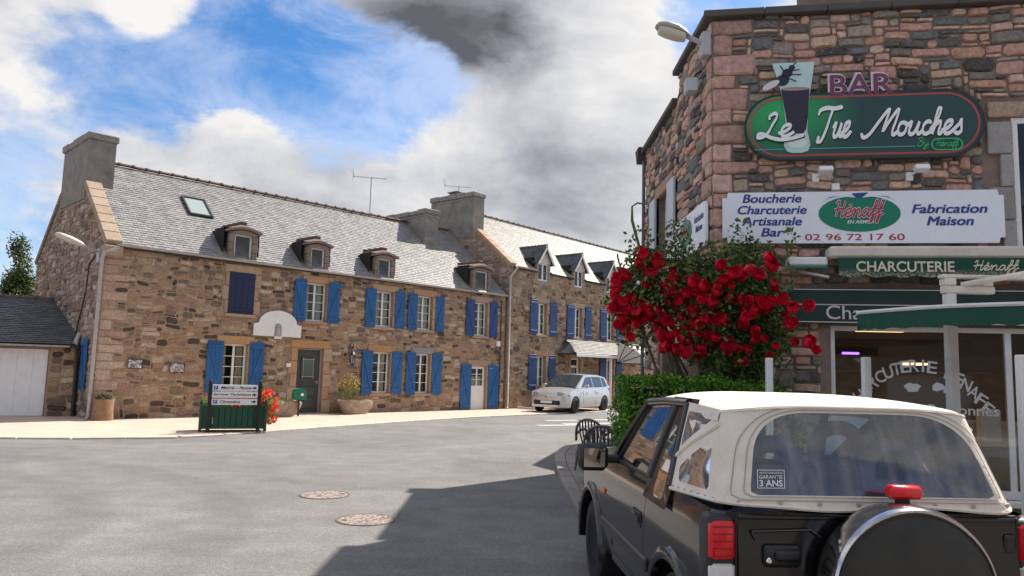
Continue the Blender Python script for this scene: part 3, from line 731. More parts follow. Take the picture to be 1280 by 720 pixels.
def stone_dormer(root, x0, x1, zb, zt, z_eave, slope, g):
    """small dormer: granite jambs, arched lintel, slate-hung cheeks and stone-tiled hipped roof"""
    w = x1-x0; xm = (x0+x1)/2; yb = lambda z: (z-z_eave)/slope
    jw = .19; zl = zt-.2
    d = MB()   # cheeks
    for (a, b) in ((x0+.04, x0+.12), (x1-.12, x1-.04)):
        d.prism([(.10, zb-.05), (yb(zt)+.02, zt), (.10, zt)], a, b, 'x')
    body = d.build('dormer', mat('dormer_cheek', (.13,.105,.09), .9, var=.3, vscale=6, bump=.4, bscale=40), root)
    for (a, b) in ((x0, x0+jw), (x1-jw, x1)):
        for k in range(3):
            z0, z1 = zb+(zl-zb)*k/3, zb+(zl-zb)*(k+1)/3; m = MB(); m.bbox(a+g.uniform(0, .015), b-g.uniform(0, .015), -.0, .2, z0+.004, z1-.004, .015, r=g.random()); m.build('dormer_jamb', DRESSED_B, body)
    # arched lintel with a projecting moulding
    arc = [(x0-.0+w*k/10, zl+.03+.10*math.sin(math.pi*k/10)) for k in range(11)]
    m = MB(); m.prism([(x1-jw*.5, zl-.02), (x0+jw*.5, zl-.02)]+[(p[0], p[1]) for p in arc], -.01, .2, 'y', r=g.random()); m.build('dormer_lintel', DRESSED_B, body)
    up = [(x0-.09+(w+.18)*k/10, zl+.045+.11*math.sin(math.pi*k/10)) for k in range(11)]
    m = MB(); m.prism([(p[0], p[1]) for p in up]+[(p[0], p[1]+.07) for p in up[::-1]], -.10, .22, 'y', r=g.random()); m.build('dormer_cornice', DRESSED_B, body)
    # roof: two short slopes falling to the sides, ridge rising back into the main roof
    zr = zt+.16; ez = zt-.055; ye = yb(ez)+.1; yr = yb(zr)+.25
    m = MB(); m.add([(x0-.09, -.06, ez), (x1+.09, -.06, ez), (xm, .10, zr), (xm, yr, zr+.03), (x0-.09, ye, ez), (x1+.09, ye, ez)], [(0, 1, 2), (0, 2, 3, 4), (1, 5, 3, 2)]); m.build('dormer_roof', mat('lauze', (.20,.15,.125), .9, var=.45, vscale=9, bump=.8, bscale=16, bdist=.03), body)
    tl = MB(); n = 4
    for k in range(n): tl.bbox(xm-.11, xm+.11, .06+(yr-.1)*k/n, .06+(yr-.1)*(k+1)/n-.02, zr-.03, zr+.07+.03*k/n, .025)
    tl.build('dormer_ridge', RIDGE, body)
    window(body, Matrix.Translation((0, 0, 0)), (x0+jw-.01, x1-jw+.01, zb+.03, zl-.01), 1, 1, back=.08, fw=.05, stile=0, room=True).name = 'dormer_window'
COPING = stone_mat('coping_tan', [(.36,.27,.20),(.39,.30,.23),(.34,.25,.19)], sscale=30, bump=.4, speck=.25)
QUOIN_A = stone_mat('quoin_beige', [(.46,.33,.255),(.50,.38,.30),(.41,.27,.205),(.47,.36,.27),(.44,.29,.22)], sscale=18, bump=.5)
DRESSED_B = stone_mat('dormer_granite', [(.24,.185,.15),(.27,.205,.165),(.21,.165,.14)], sscale=30, bump=.5, speck=.25, lichen=(.36,.33,.27))

A0 = (-11.337, 20.37, 0.0); A_ANG = math.atan2(.7105, .7037)
A_LEN, A_EAVE, A_RIDGE, A_D = 15.74, 4.86, 7.93, 7.3; A_SL = (A_RIDGE-A_EAVE)/(A_D/2)
def house_a():
    root = empty('stone_house', A0, A_ANG); g = random.Random(11)
    tag(root, 'long warm stone house with bright blue shutters, four stone dormers and a white arched plaque', 'house')
    ups = [(6.25, 7.05, 3.14, 4.44), (9.08, 9.85, 3.12, 4.42), (10.98, 11.74, 3.12, 4.42), (13.93, 14.68, 3.04, 4.42)]
    lows = [(3.55, 4.33, .85, 2.25), (9.05, 9.83, .72, 2.19), (11.02, 11.72, .70, 2.19)]
    door1 = (6.07, 7.05, .06, 2.22); door2 = (13.87, 14.72, .03, 1.78); navy = (3.60, 4.40, 3.2, 4.48)
    opens = ups+lows+[door1, door2]
    mb = MB(); wall_panel(mb, I4, 0, A_LEN, 0, A_EAVE, opens)
    # gable on the left (plane x=0), back and right ends
    mb.add([(0, 0, 0), (0, A_D, 0), (0, A_D, A_EAVE), (0, A_D/2, A_RIDGE), (0, 0, A_EAVE)], [(0, 1, 2, 3, 4)])
    mb.add([(A_LEN, 0, 0), (A_LEN, A_D, 0), (A_LEN, A_D, A_EAVE), (A_LEN, A_D/2, A_RIDGE), (A_LEN, 0, A_EAVE)], [(4, 3, 2, 1, 0)])
    mb.poly([(A_LEN, A_D, 0), (0, A_D, 0), (0, A_D, A_EAVE), (A_LEN, A_D, A_EAVE)])
    wall = mb.build('wall', MORTAR_A, root)
    mas = Masonry(root)
    excl = [hole(o) for o in ups+lows+[navy]]+[hole(door1, .27, .27, .1), hole(door2, .22, .27, .1)]+[(4.42, 6.12, 2.5, 3.42)]
    exc = [(a, b, c, min(d, A_EAVE)) for a, b, c, d in excl]
    z = 0.0; k = 0; qz = []
    while z < A_EAVE-.35:
        h = g.uniform(.18, .32); w = g.uniform(.55, .75) if k % 2 else g.uniform(.3, .42); V, F = stone_shape(0, z, w, h, g, gap=.012, proud=(.012, .025), warp=.004, square=.15); mas.add(wall, QUOIN_A, [Vector(v) for v in V], F, w*h, g.random(), I4); qz.append((0, w, z, z+h)); z += h; k += 1
    exc = exc+qz
    mas.fill(wall, STONE_A, I4, .0, A_LEN, 0, 1.1, exc, cw=.10, ch=.085, seed=3, proud=(.006, .024), gap=.014)
    mas.fill(wall, STONE_A, I4, .0, A_LEN, 1.1, A_EAVE, exc, cw=.085, ch=.066, seed=4, gap=.0155, proud=(.004, .02), warp=.024)
    GM = frame((0, 0, 0), (0, -1, 0), (1, 0, 0))          # gable seen from outside: x runs from back to front
    def in_g(x, z):
        y = -x; return z < A_EAVE+(min(y, A_D-y))*A_SL-.12 and not (2.2 < y < 5.15 and z > 6.42)
    mas.fill(wall, STONE_G, GM, -A_D, 0, 0, A_RIDGE, [(-5.95, -5.65, 3.6, 4.6)], in_g, cw=.095, ch=.08, seed=5, square=.4)
    mas.finish(300)
    for o in ups: surround(root, I4, o, g=g, lint=.24)
    for i, o in enumerate(lows): surround(root, I4, o, g=g, lint=.26, lm=DRESSED_OCHRE if i < 2 else GREYGRAN)
    surround(root, I4, door1, g=g, lint=.27, jw=.24, sill=False, lm=DRESSED_OCHRE)
    surround(root, I4, door2, g=g, lint=.26, jw=.15, sill=False)
    surround(root, I4, navy, g=g, lint=.26, jw=.14)
    for k, o in enumerate(ups): window(root, I4, o, 2, 4, curtain=[(.28,.3,0),(.42,.45,0),(.5,.35,0),(.3,.34,.0)][k])
    for k, o in enumerate(lows): window(root, I4, o, 2, 4, curtain=[(.2,.32,.0),(.0,.3,0),(.25,.0,0)][k])
    for i, (a, b, c, d, z0, z1) in enumerate([(5.80,6.24,7.07,7.54,3.1,4.52),(8.62,9.06,9.92,10.38,3.08,4.48),(10.52,10.96,11.86,12.30,3.07,4.46),(13.47,13.92,14.79,15.24,3.0,4.50),(3.02,3.53,4.37,4.86,.76,2.32),(8.58,9.04,9.88,10.36,.67,2.23),(10.54,11.0,11.78,12.29,.65,2.23),(13.28,13.85,14.79,15.40,.06,1.86)]):
        m = BLUE if i != 3 else BLUE2
        shutter(root, I4, a, b, z0, z1, m, True); shutter(root, I4, c, d, z0, z1, m, False)
    sh = shutter(root, I4, 3.57, 4.41, 3.18, 4.50, NAVY, False, y=-.03, brace=False, name='closed_shutter'); sh['label'] = 'closed dark navy loft shutter'
    # charcoal front door
    a, b, c, d = door1; y = .14
    mb = MB(); mb.box(a+.06, b-.06, y, y+.05, c+.02, d-.06); dr = mb.build('door', DOORGREY, root)
    mb = MB(); mb.box(a, a+.055, y-.03, y+.06, c, d); mb.box(b-.055, b, y-.03, y+.06, c, d); mb.box(a+.055, b-.055, y-.03, y+.06, d-.055, d); mb.build('door_frame', mat('frame_grey', (.30,.29,.28), .6), dr)
    mb = MB(); mb.bbox(a+.22, b-.22, y-.02, y-.001, 1.2, 1.92, .02); mb.build('door_panel', DOORGREY, dr)
    mb = MB(); mb.poly([(a+.28, y-.022, 1.26), (b-.28, y-.022, 1.26), (b-.28, y-.022, 1.86), (a+.28, y-.022, 1.86)]); mb.build('pane', mat('door_glass', (.06,.09,.085), .06, spec=.7), dr)
    mb = MB()
    for xx in (a+.30, b-.30): mb.box(xx-.008, xx+.008, y-.035, y-.024, 1.2, 1.92)
    for zz in (1.27, 1.85): mb.box(a+.25, b-.25, y-.035, y-.024, zz-.008, zz+.008)
    mb.build('door_grille', ZINC, dr)
    mb = MB(); mb.bbox(a+.10, b-.10, y-.03, y-.002, 1.02, 1.07, .008); mb.bbox(a+.18, b-.18, y-.02, y-.002, .62, .94, .015); mb.bbox(a+.18, b-.18, y-.02, y-.002, .2, .56, .015); mb.build('door_panel', DOORGREY, dr)
    mb = MB(); mb.box(b-.15, b-.12, y-.05, y-.002, 1.02, 1.12); mb.tube([(b-.135, y-.05, 1.1), (b-.25, y-.05, 1.1)], .011, 6); mb.build('door_handle', ZINC, dr)
    mb = MB(); mb.bbox(a-.05, b+.05, -.18, .14, .0, .07, .02, r=.3); mb.build('door_step', GREYGRAN, root)
    # white half-glazed door between its shutters
    a, b, c, d = door2
    mb = MB(); mb.box(a, b, .10, .15, c, 1.0); mb.box(a, a+.10, .10, .15, 1.0, d); mb.box(b-.10, b, .10, .15, 1.0, d); mb.box(a+.10, b-.10, .10, .15, d-.1, d); mb.box((a+b)/2-.03, (a+b)/2+.03, .105, .145, 1.0, d-.1)
    for zz in (1.24, 1.46): mb.box(a+.1, b-.1, .11, .14, zz-.012, zz+.012)
    dr = mb.build('door', WHITE, root)
    mb = MB(); mb.poly([(a+.1, .13, 1.0), (b-.1, .13, 1.0), (b-.1, .13, d-.1), (a+.1, .13, d-.1)]); mb.build('pane', PANE, dr)
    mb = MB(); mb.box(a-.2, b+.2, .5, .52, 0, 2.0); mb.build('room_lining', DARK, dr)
    mb = MB(); mb.grid(lambda u, v: (a+.1+(b-a-.2)*u, .19+.015*math.sin(u*40), 1.02+.35*v), 20, 2); mb.build('curtain', CURTAIN, dr)
    # roof
    L = math.hypot(A_D/2, A_RIDGE-A_EAVE); cs, sn = (A_D/2)/L, (A_RIDGE-A_EAVE)/L
    RM = frame((0, -.10, A_EAVE-.10*sn/cs+.05), (1, 0, 0), (0, sn, -cs), (0, cs, sn))
    RB = frame((0, A_D+.10, A_EAVE-.10*sn/cs+.05), (1, 0, 0), (0, -sn, -cs), (0, -cs, sn))
    Lr = L+.13
    mb = MB(); mb.M = RM; mb.box(.32, A_LEN+.1, .012, .07, 0, Lr); mb.M = RB; mb.box(.32, A_LEN+.1, .012, .07, 0, Lr); rf = mb.build('roof', mat('roof_underlay', (.05,.045,.04), .95), root)
    dormers = [(3.50, 4.44), (6.20, 7.08), (8.98, 9.88), (13.80, 14.84)]
    def skip(x, z):
        if 2.9 < x < 3.66 and 2.42 < z < 3.55: return True
        return False
    mb = MB(); slates(mb, RM, .38, A_LEN, 0, Lr, .19, .125, g, skip); tag(mb.build('slates', SLATE_A, root), kind='stuff')
    mb = MB(); slates(mb, RB, .38, A_LEN, 0, Lr, .38, .25, g); tag(mb.build('slates', SLATE_A, root), kind='stuff')
    ridge_tiles(root, I4, .85, 15.5, A_D/2, A_RIDGE+.10, .43, .095)
    # gable coping stones
    for (ya, sgn) in ((-.08, 1), (A_D+.08, -1)):
        n = 7
        for k in range(n):
            M = frame((0, ya, A_EAVE+.02), (1, 0, 0), (0, sgn*sn, -cs), (0, sgn*cs, sn)); mb = MB(); mb.M = M
            mb.bbox(-.06, .40, -.12, .06, L*.68*k/n+.004, L*.68*(k+1)/n-.004, .02, r=g.random()); mb.build('coping_stone', COPING if sgn > 0 else DRESSED_B, rf)
    mb = MB(); mb.bbox(-.08, .42, -.16, .22, A_EAVE-.32, A_EAVE-.02, .03, r=.5); mb.build('kneeler_stone', DRESSED, rf)
    chimney(root, I4, -.03, .74, 2.35, 5.0, 6.5, 8.36, .24, wire=False)
    chimney(root, I4, 13.08, 13.80, 2.35, 5.2, 6.3, 8.28, .22)
    for i, (a, b) in enumerate(dormers): stone_dormer(root, a, b, A_EAVE+.04, [5.92, 5.86, 5.84, 5.94][i], A_EAVE, A_SL, g)
    # roof window
    mb = MB(); mb.M = RM; x0, x1, z0, z1 = 2.88, 3.68, 2.42, 3.55
    for q in ((x0, x0+.07, z0, z1), (x1-.07, x1, z0, z1), (x0+.07, x1-.07, z0, z0+.07), (x0+.07, x1-.07, z1-.07, z1)): mb.bbox(q[0], q[1], -.10, .0, q[2], q[3], .012)
    rw = mb.build('roof_window', mat('dark_alloy', (.035,.035,.035), .4), root)
    mb = MB(); mb.M = RM; mb.poly([(x0+.07, -.06, z0+.07), (x1-.07, -.06, z0+.07), (x1-.07, -.06, z1-.07), (x0+.07, -.06, z1-.07)]); mb.build('pane', mat('roof_glass', (.35,.40,.36), .08, spec=.8), rw)
    # gutters and pipes
    gutter(root, [(.25, -.16, A_EAVE+.03), (A_LEN-.05, -.16, A_EAVE-.03)])
    mb = MB(); mb.tube([(.30, -.16, A_EAVE-.05), (.16, -.16, A_EAVE-.16), (-.05, -.14, A_EAVE-.22), (-.10, -.12, A_EAVE-.45), (-.10, -.12, 2.0), (-.10, -.12, .12), (-.2, -.2, .04)], .05, 8); mb.build('downpipe', PIPE, root, smooth=True)
    mb = MB(); mb.tube([(-.05, 1.2, 4.4), (-.06, 1.25, 3.6), (-.05, 1.8, 2.6), (-.05, 2.0, 2.1)], .018, 5); mb.tube([(-.05, 1.2, 4.4), (-.06, .5, 4.62), (-.06, .1, 4.75)], .018, 5); mb.build('cable', IRON, root)
    # ground-floor shutter folded back on the gable
    gs = shutter(root, GM, -1.1, -.62, .8, 2.24, BLUE, True); gs.name = 'gable_shutter'
    mb = MB(); mb.M = GM; mb.bbox(-1.16, -1.1, -.06, .02, .78, 2.26, .01); mb.build('shutter_frame', WHITE, gs) if False else None
    mb = MB(); mb.M = GM; mb.box(-5.93, -5.67, .0, .004, 3.62, 4.58); mb.build('gable_slit', DARK, root)
    # back bracket cable box at the right-hand pipe
    mb = MB(); mb.bbox(15.24, 15.42, -.10, -.0, 2.64, 2.86, .01); mb.build('meter_box', WHITE_PVC, root)
    mb = MB(); mb.tube([(15.46, -.05, 4.6), (15.46, -.05, .1)], .02, 6); mb.build('cable', IRON, root)
    return root
HA = house_a()
HAM = Matrix.Translation(A0) @ Matrix.Rotation(A_ANG, 4, 'Z')
def on_a(x, y, z): return HAM @ Vector((x, y, z))

# things hung on or standing by the house
def things_a():
    # white plaque with a niche statue
    e = empty('niche_plaque', on_a(5.27, -.05, 2.55), A_ANG); tag(e, 'white arched wooden plaque with a grey niche statue, above the charcoal door', 'plaque')
    w = .83; pts = [(-w, 0), (w, 0), (w, .38)]+[(.66*math.cos(math.pi*k/16)*(1.0), .42+.42*math.sin(math.pi*k/16)) for k in range(17)]+[(-w, .38)]
    mb = MB(); mb.prism(pts, -.05, .0, 'y'); mb.build('board', WHITE, e)
    mb = MB(); arch = [(-.12, -.04), (.12, -.04), (.12, .30)]+[(.12*math.cos(math.pi*k/8), .30+.12*math.sin(math.pi*k/8)) for k in range(1, 8)]+[(-.12, .30)]
    mb.prism(arch, -.062, -.048, 'y'); mb.build('niche', mat('niche_grey', (.33,.31,.30), .9), e)
    mb = MB(); mb.lathe([(.085, .02), (.08, .08), (.055, .2), (.06, .26), (.03, .29), (.038, .33), (.036, .37), (.001, .395)], 10, (0, -.075, 0)); mb.build('statue', mat('statue_stone', (.42,.41,.40), .9), e, smooth=True)
    mb = MB(); mb.bbox(-.13, .13, -.11, -.052, -.08, .015, .01); mb.build('niche_shelf', WHITE, e)
    # two framed photographs
    for (x0, x1, z0, z1, lab, sd) in ((.80, 1.20, 1.42, 1.70, 'small black and white picture panel nearest the house corner', 2), (1.95, 2.38, 1.34, 1.62, 'small black and white picture panel nearer the first ground-floor window', 9)):
        t = NT('picture_print_%d' % sd); v = t.obj(); n = t.noise(v, 9+sd, 4, .6, 1.5); t.set(col=t.ramp(n, [(.38, (.03,.03,.03)), (.5, (.3,.3,.3)), (.6, (.75,.75,.74))]), rough=.5)
        mb = MB(); mb.bbox(-(x1-x0)/2, (x1-x0)/2, -.03, .0, 0, z1-z0, .006); o = mb.build('wall_picture', t.m, None, loc=on_a((x0+x1)/2, -.04, z0), rotz=A_ANG); tag(o, lab, 'picture', 'picture panels on the house wall')
        mb = MB(); ww, hh = (x1-x0)/2, z1-z0
        for q in ((-ww, ww, 0, .02), (-ww, ww, hh-.02, hh), (-ww, -ww+.02, .02, hh-.02), (ww-.02, ww, .02, hh-.02)): mb.box(q[0], q[1], -.034, -.031, q[2], q[3])
        mb.build('picture_frame', IRON, o)
    mb = MB(); mb.bbox(-.08, .08, -.03, 0, 0, .12, .006); o = mb.build('number_plate', WHITE_PVC, None, loc=on_a(5.74, -.04, 1.58), rotz=A_ANG); tag(o, 'small white house number plate left of the charcoal door', 'plate')
    # wrought-iron lantern
    e = empty('wall_lantern', on_a(8.06, -.05, 1.68), A_ANG); tag(e, 'black wrought-iron lantern on a curled wall bracket beside the charcoal door', 'lantern')
    mb = MB(); mb.tube([(0, 0, .70), (0, -.02, .1)], .012, 6); mb.tube(catmull([(0, -.02, .1), (0, -.22, .18), (0, -.34, .36), (0, -.30, .55), (0, -.18, .62), (0, -.1, .55), (0, -.12, .45), (0, -.19, .44)], 5), .013, 6); mb.tube(catmull([(.06, -.02, .62), (.12, -.03, .70), (.05, -.03, .78), (-.04, -.03, .70), (-.1, -.03, .55)], 5), .012, 6); mb.build('bracket', IRON, e)
    mb = MB(); c = (0, -.2, 0)
    for k in range(6):
        a = math.pi*k/3; mb.tube([(.07*math.cos(a), -.2+.07*math.sin(a), .05), (.11*math.cos(a), -.2+.11*math.sin(a), .36)], .009, 5)
    mb.lathe([(.125, .36), (.13, .38), (.06, .46), (.02, .5)], 6, c); mb.lathe([(.03, .0), (.08, .05), (.075, .065)], 6, c); mb.build('cage', IRON, e)
    mb = MB(); mb.lathe([(.065, .06), (.10, .355)], 6, c); mb.build('glass', mat('lantern_glass', (.25,.27,.25), .15, spec=.6), e)
    # aerials
    def aerial(x, y, z, h, length, lab, yaw):
        e = empty('tv_aerial', on_a(x, y, z), A_ANG+yaw); tag(e, lab, 'aerial', 'television aerials on the roofs')
        mb = MB(); mb.tube([(0, 0, -.3), (0, 0, h)], .022, 6); mb.build('mast', ZINC, e)
        mb = MB(); mb.tube([(-length*.55, 0, h-.08), (length*.45, 0, h-.0)], .016, 5); mb.build('boom', ZINC, e)
        for k in range(11):
            t = -.5+.95*k/10; xx = length*t; mb = MB(); zz = h-.08+.08*(t+.55); q = .17-.05*k/10; mb.tube([(xx, -q, zz), (xx, q, zz)], .008, 4); mb.build('element', ZINC, e)
        mb = MB(); mb.tube([(-length*.52, 0, h-.07), (-length*.58, -.15, h+.22)], .009, 4); mb.tube([(-length*.52, 0, h-.07), (-length*.58, .15, h+.22)], .009, 4); mb.tube([(-length*.52, 0, h-.07), (-length*.58, -.1, h-.3)], .009, 4); mb.build('reflector', ZINC, e)
    aerial(11.1, A_D/2, A_RIDGE, 1.75, 1.45, 'tall television aerial standing on the middle of the long roof', -.35)
    aerial(16.25, 3.9, 9.6, .75, 1.35, 'lower television aerial beside the tallest chimney', -.35)
    # street lamp on the corner of the gable
    e = empty('street_lamp', on_a(-.02, .25, 4.45), A_ANG); tag(e, 'pale street lamp on a short arm at the corner of the long house', 'street lamp')
    mb = MB(); mb.bbox(-.10, .0, -.12, .12, -.1, .3, .01); mb.build('bracket_box', ZINC, e)
    mb = MB(); mb.tube(catmull([(-.1, 0, .2), (-.3, -.02, .25), (-.55, -.05, .36)], 4), .03, 8); mb.build('arm', ZINC, e)
    M = Matrix.Translation((-.5, -.05, .34)) @ Matrix.Rotation(R_(17), 4, 'Y')
    mb = MB(); mb.M = M
    secs = [(0, .05, .05), (-.1, .08, .075), (-.3, .12, .10), (-.55, .12, .09), (-.68, .09, .06), (-.72, .03, .03)]
    n = 12; V = []
    for (x, w, h) in secs:
        for k in range(n): a = 2*math.pi*k/n; V.append((x, w*math.cos(a), h*math.sin(a)))
    mb.add(V, [(i*n+k, i*n+(k+1) % n, (i+1)*n+(k+1) % n, (i+1)*n+k) for i in range(len(secs)-1) for k in range(n)]+[tuple(range((len(secs)-1)*n, len(secs)*n))]); mb.build('lamp_head', mat('lamp_shell', (.55,.52,.46), .5, var=.15), e, smooth=True)
    # stone trough planters and green letter box
    def trough(x, y, sx, lab, seed, plant):
        e = empty('stone_trough', on_a(x, y, .035), A_ANG+.15); tag(e, lab, 'planter', 'rough stone troughs by the door'); g = random.Random(seed)
        mb = MB(); n = 18; V = []; H = [(0, .70), (.06, .78), (.22, .92), (.40, 1.0), (.47, .97), (.47, .80), (.38, .76)]
        for (z, s) in H:
            for k in range(n):
                a = 2*math.pi*k/n; c, d = math.cos(a), math.sin(a); q = (abs(c)**3+abs(d)**3)**(-1/3); j = 1+.20*mnoise.noise(Vector((c*1.7+seed, d*1.7, z*2.6)))+g.uniform(-.035, .035)
                V.append((sx*s*q*c*j, .36*s*q*d*j, z+(.04*mnoise.noise(Vector((c*2, d*2, seed))) if z > .3 else 0)))
        mb.add(V, [(i*n+k, i*n+(k+1) % n, (i+1)*n+(k+1) % n, (i+1)*n+k) for i in range(len(H)-1) for k in range(n)]+[tuple(range((len(H)-1)*n, len(H)*n)), tuple(range(n))[::-1]]); mb.build('trough', stone_mat('trough_stone_%d' % seed, [(.36,.28,.215)], sscale=9, bump=.9, speck=.4, lichen=(.45,.40,.33)), e, smooth=35)
        if plant == 'bush': leaf_blob(e, 'plant', [((-.32, 0, .85), (.40, .34, .48))], 700, .055, [(.06,.115,.02),(.10,.15,.03),(.13,.15,.03),(.16,.13,.025)], seed, flowers=(.65,.28,.02))
        else: leaf_blob(e, 'plant', [((0, 0, .46), (.50, .22, .12))], 260, .05, [(.06,.10,.03),(.12,.13,.06),(.2,.2,.1)], seed)
        return e
    trough(5.28, -.70, .56, 'rough stone trough with low plants left of the charcoal door', 3, 'low')
    trough(8.05, -.55, .62, 'rough stone trough with a leafy yellow-green bush right of the charcoal door', 5, 'bush')
    e = empty('letter_box', on_a(5.62, -1.06, .05), A_ANG-.3); tag(e, 'green round-topped letter box standing in front of the stone trough', 'letter box')
    pr = [(-.2, 0), (.2, 0), (.2, .22)]+[(.2*math.cos(math.pi*k/10), .22+.14*math.sin(math.pi*k/10)) for k in range(1, 10)]+[(-.2, .22)]
    mb = MB(); mb.M = Matrix.Translation((0, 0, .52)); mb.prism([(p[0], p[1]) for p in pr], -.16, .16, 'y'); mb.build('box', mat('box_green', (.015,.16,.095), .4, var=.1), e)
    mb = MB(); mb.lathe([(.05, -.165), (.05, -.172), (.0001, -.172)], 12, (.06, 0, .68), 'y'); mb.build('emblem', WHITE_PVC, e)
    mb = MB(); mb.tube([(0, 0, 0), (0, 0, .54)], .03, 8); mb.build('post', IRON, e)
    # tree-trunk planter at the corner
    e = empty('log_planter', on_a(.18, -.35, .035), A_ANG); tag(e, 'short tree-trunk planter with dark leaves at the corner of the long house', 'planter')
    mb = MB(); n = 16; V = []; H = [(0, .27), (.05, .28), (.3, .25), (.52, .26), (.56, .25), (.56, .19), (.46, .18)]
    for (z, s) in H:
        for k in range(n):
            a = 2*math.pi*k/n; V.append((s*math.cos(a)*(1+.06*math.sin(3*a+z*3)), s*math.sin(a)*(1+.06*math.cos(2*a)), z))
    mb.add(V, [(i*n+k, i*n+(k+1) % n, (i+1)*n+(k+1) % n, (i+1)*n+k) for i in range(len(H)-1) for k in range(n)]+[tuple(range((len(H)-1)*n, len(H)*n))]); mb.build('log', WOOD, e, smooth=40)
    leaf_blob(e, 'plant', [((0, 0, .60), (.22, .22, .10))], 160, .07, [(.03,.06,.02),(.045,.08,.03)], 4)
things_a()
# ------------------------------------------------------------------ the farther house with white-fronted dormers
B_ANG = math.atan2(.76414, .64505); B0 = on_a(15.9, 0, 0); B_EAVE, B_RIDGE, B_D, B_LEN = 6.15, 9.0, 7.0, 18.0; B_SL = (B_RIDGE-B_EAVE)/(B_D/2)
def house_b():
    root = empty('stone_house', B0, B_ANG); g = random.Random(21)
    tag(root, 'taller pale-roofed stone house with deep blue shutters and three white-fronted dormers, behind the silver car', 'house')
    ups = [(2.02, 2.72, 3.3, 4.72), (4.9, 5.55, 3.3, 4.72), (7.74, 8.42, 3.3, 4.72)]; low = [(2.02, 2.72, .9, 2.33), (7.74, 8.42, .3, 2.33)]; door = (4.7, 5.5, .05, 2.3)
    dorm = [(2.05, 2.80), (4.9, 5.62), (7.74, 8.46), (10.6, 11.3)]
    opens = ups+low+[door]+[(a, b, 5.72, B_EAVE) for a, b in dorm]
    mb = MB(); wall_panel(mb, I4, 0, B_LEN, 0, B_EAVE, opens)
    mb.add([(0, 0, 0), (0, B_D, 0), (0, B_D, B_EAVE), (0, B_D/2, B_RIDGE), (0, 0, B_EAVE)], [(0, 1, 2, 3, 4)])
    mb.add([(B_LEN, 0, 0), (B_LEN, B_D, 0), (B_LEN, B_D, B_EAVE), (B_LEN, B_D/2, B_RIDGE), (B_LEN, 0, B_EAVE)], [(4, 3, 2, 1, 0)]); mb.poly([(B_LEN, B_D, 0), (0, B_D, 0), (0, B_D, B_EAVE), (B_LEN, B_D, B_EAVE)])
    wall = mb.build('wall', MORTAR_B, root); mas = Masonry(root)
    exc = [hole(o, .15, .25) for o in ups+low]+[hole(door, .15, .25, .1)]+[(a-.2, b+.2, 5.6, B_EAVE) for a, b in dorm]
    mas.fill(wall, STONE_B, I4, 0, B_LEN, 0, B_EAVE, exc, cw=.10, ch=.08, seed=31, gap=.0155, proud=(.005, .022))
    GM = frame((0, 0, 0), (0, -1, 0), (1, 0, 0))
    mas.fill(wall, STONE_G, GM, -B_D, 0, 4.4, B_RIDGE, [], lambda x, z: z < B_EAVE+min(-x, B_D+x)*B_SL-.12 and not (2.1 < -x < 5.1 and z > 7.5), cw=.11, ch=.10, seed=33, square=.4)
    mas.finish(260)
    for o in ups+low: surround(root, I4, o, g=g, lint=.24, jw=.14)
    surround(root, I4, door, g=g, sill=False, jw=.14)
    for o in ups+low: window(root, I4, o, 2, 3, fw=.06, stile=.09, curtain=(.3, .3, 0))
    for (a, b, z0, z1) in [(1.48,1.98,3.27,4.83),(2.92,3.46,3.27,4.83),(4.26,4.84,3.27,4.83),(5.76,6.30,3.27,4.83),(7.12,7.70,3.27,4.83),(8.64,9.19,3.27,4.83),(1.44,1.98,.84,2.38),(2.91,3.42,.84,2.38),(7.12,7.70,.25,2.38),(8.64,9.19,.25,2.38)]:
        shutter(root, I4, a, b, z0, z1, BLUE2, a > 2.7 and False, brace=False)
    a, b, c, d = door; mb = MB(); mb.box(a, b, .12, .17, c, 1.25); mb.box(a, a+.12, .12, .17, 1.25, d); mb.box(b-.12, b, .12, .17, 1.25, d); mb.box(a+.12, b-.12, .12, .17, 1.86, 1.96); mb.box(a+.12, b-.12, .12, .17, d-.06, d)
    for k in (1, 2): x = a+.12+(b-a-.24)*k/3; mb.box(x-.012, x+.012, .13, .16, 1.25, 1.86)
    mb.box(a+.12, b-.12, .13, .16, 1.54, 1.565); dr = mb.build('door', WHITE, root)
    mb = MB(); mb.poly([(a, .15, 1.25), (b, .15, 1.25), (b, .15, d), (a, .15, d)]); mb.build('pane', PANE, dr)
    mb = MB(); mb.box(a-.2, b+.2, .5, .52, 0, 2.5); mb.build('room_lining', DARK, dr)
    mb = MB(); mb.bbox(2.06, 2.7, -.25, -.06, .84, 1.0, .01); wb = mb.build('window_box', mat('terracotta', (.33,.13,.06), .8, var=.2), root)
    # roof
    L = math.hypot(B_D/2, B_RIDGE-B_EAVE); cs, sn = (B_D/2)/L, (B_RIDGE-B_EAVE)/L; Lr = L+.13
    RM = frame((0, -.10, B_EAVE-.10*sn/cs+.05), (1, 0, 0), (0, sn, -cs), (0, cs, sn)); RB = frame((0, B_D+.10, B_EAVE-.10*sn/cs+.05), (1, 0, 0), (0, -sn, -cs), (0, -cs, sn))
    mb = MB(); mb.M = RM; mb.box(.3, B_LEN, .012, .07, .44, Lr); ed = [.3]+[q for a, b in dorm for q in (a-.12, b+.12)]+[B_LEN]
    for q in range(0, len(ed), 2): mb.box(ed[q], ed[q+1], .012, .07, 0, .44)
    mb.M = RB; mb.box(.3, B_LEN, .012, .07, 0, Lr); rf = mb.build('roof', MATS['roof_underlay'], root)
    def skip(x, z): return any(a-.12 < x < b+.12 and z < .42 for a, b in dorm)
    mb = MB(); slates(mb, RM, .36, B_LEN, 0, Lr, .2, .13, g, skip); tag(mb.build('slates', SLATE_B, root), kind='stuff')
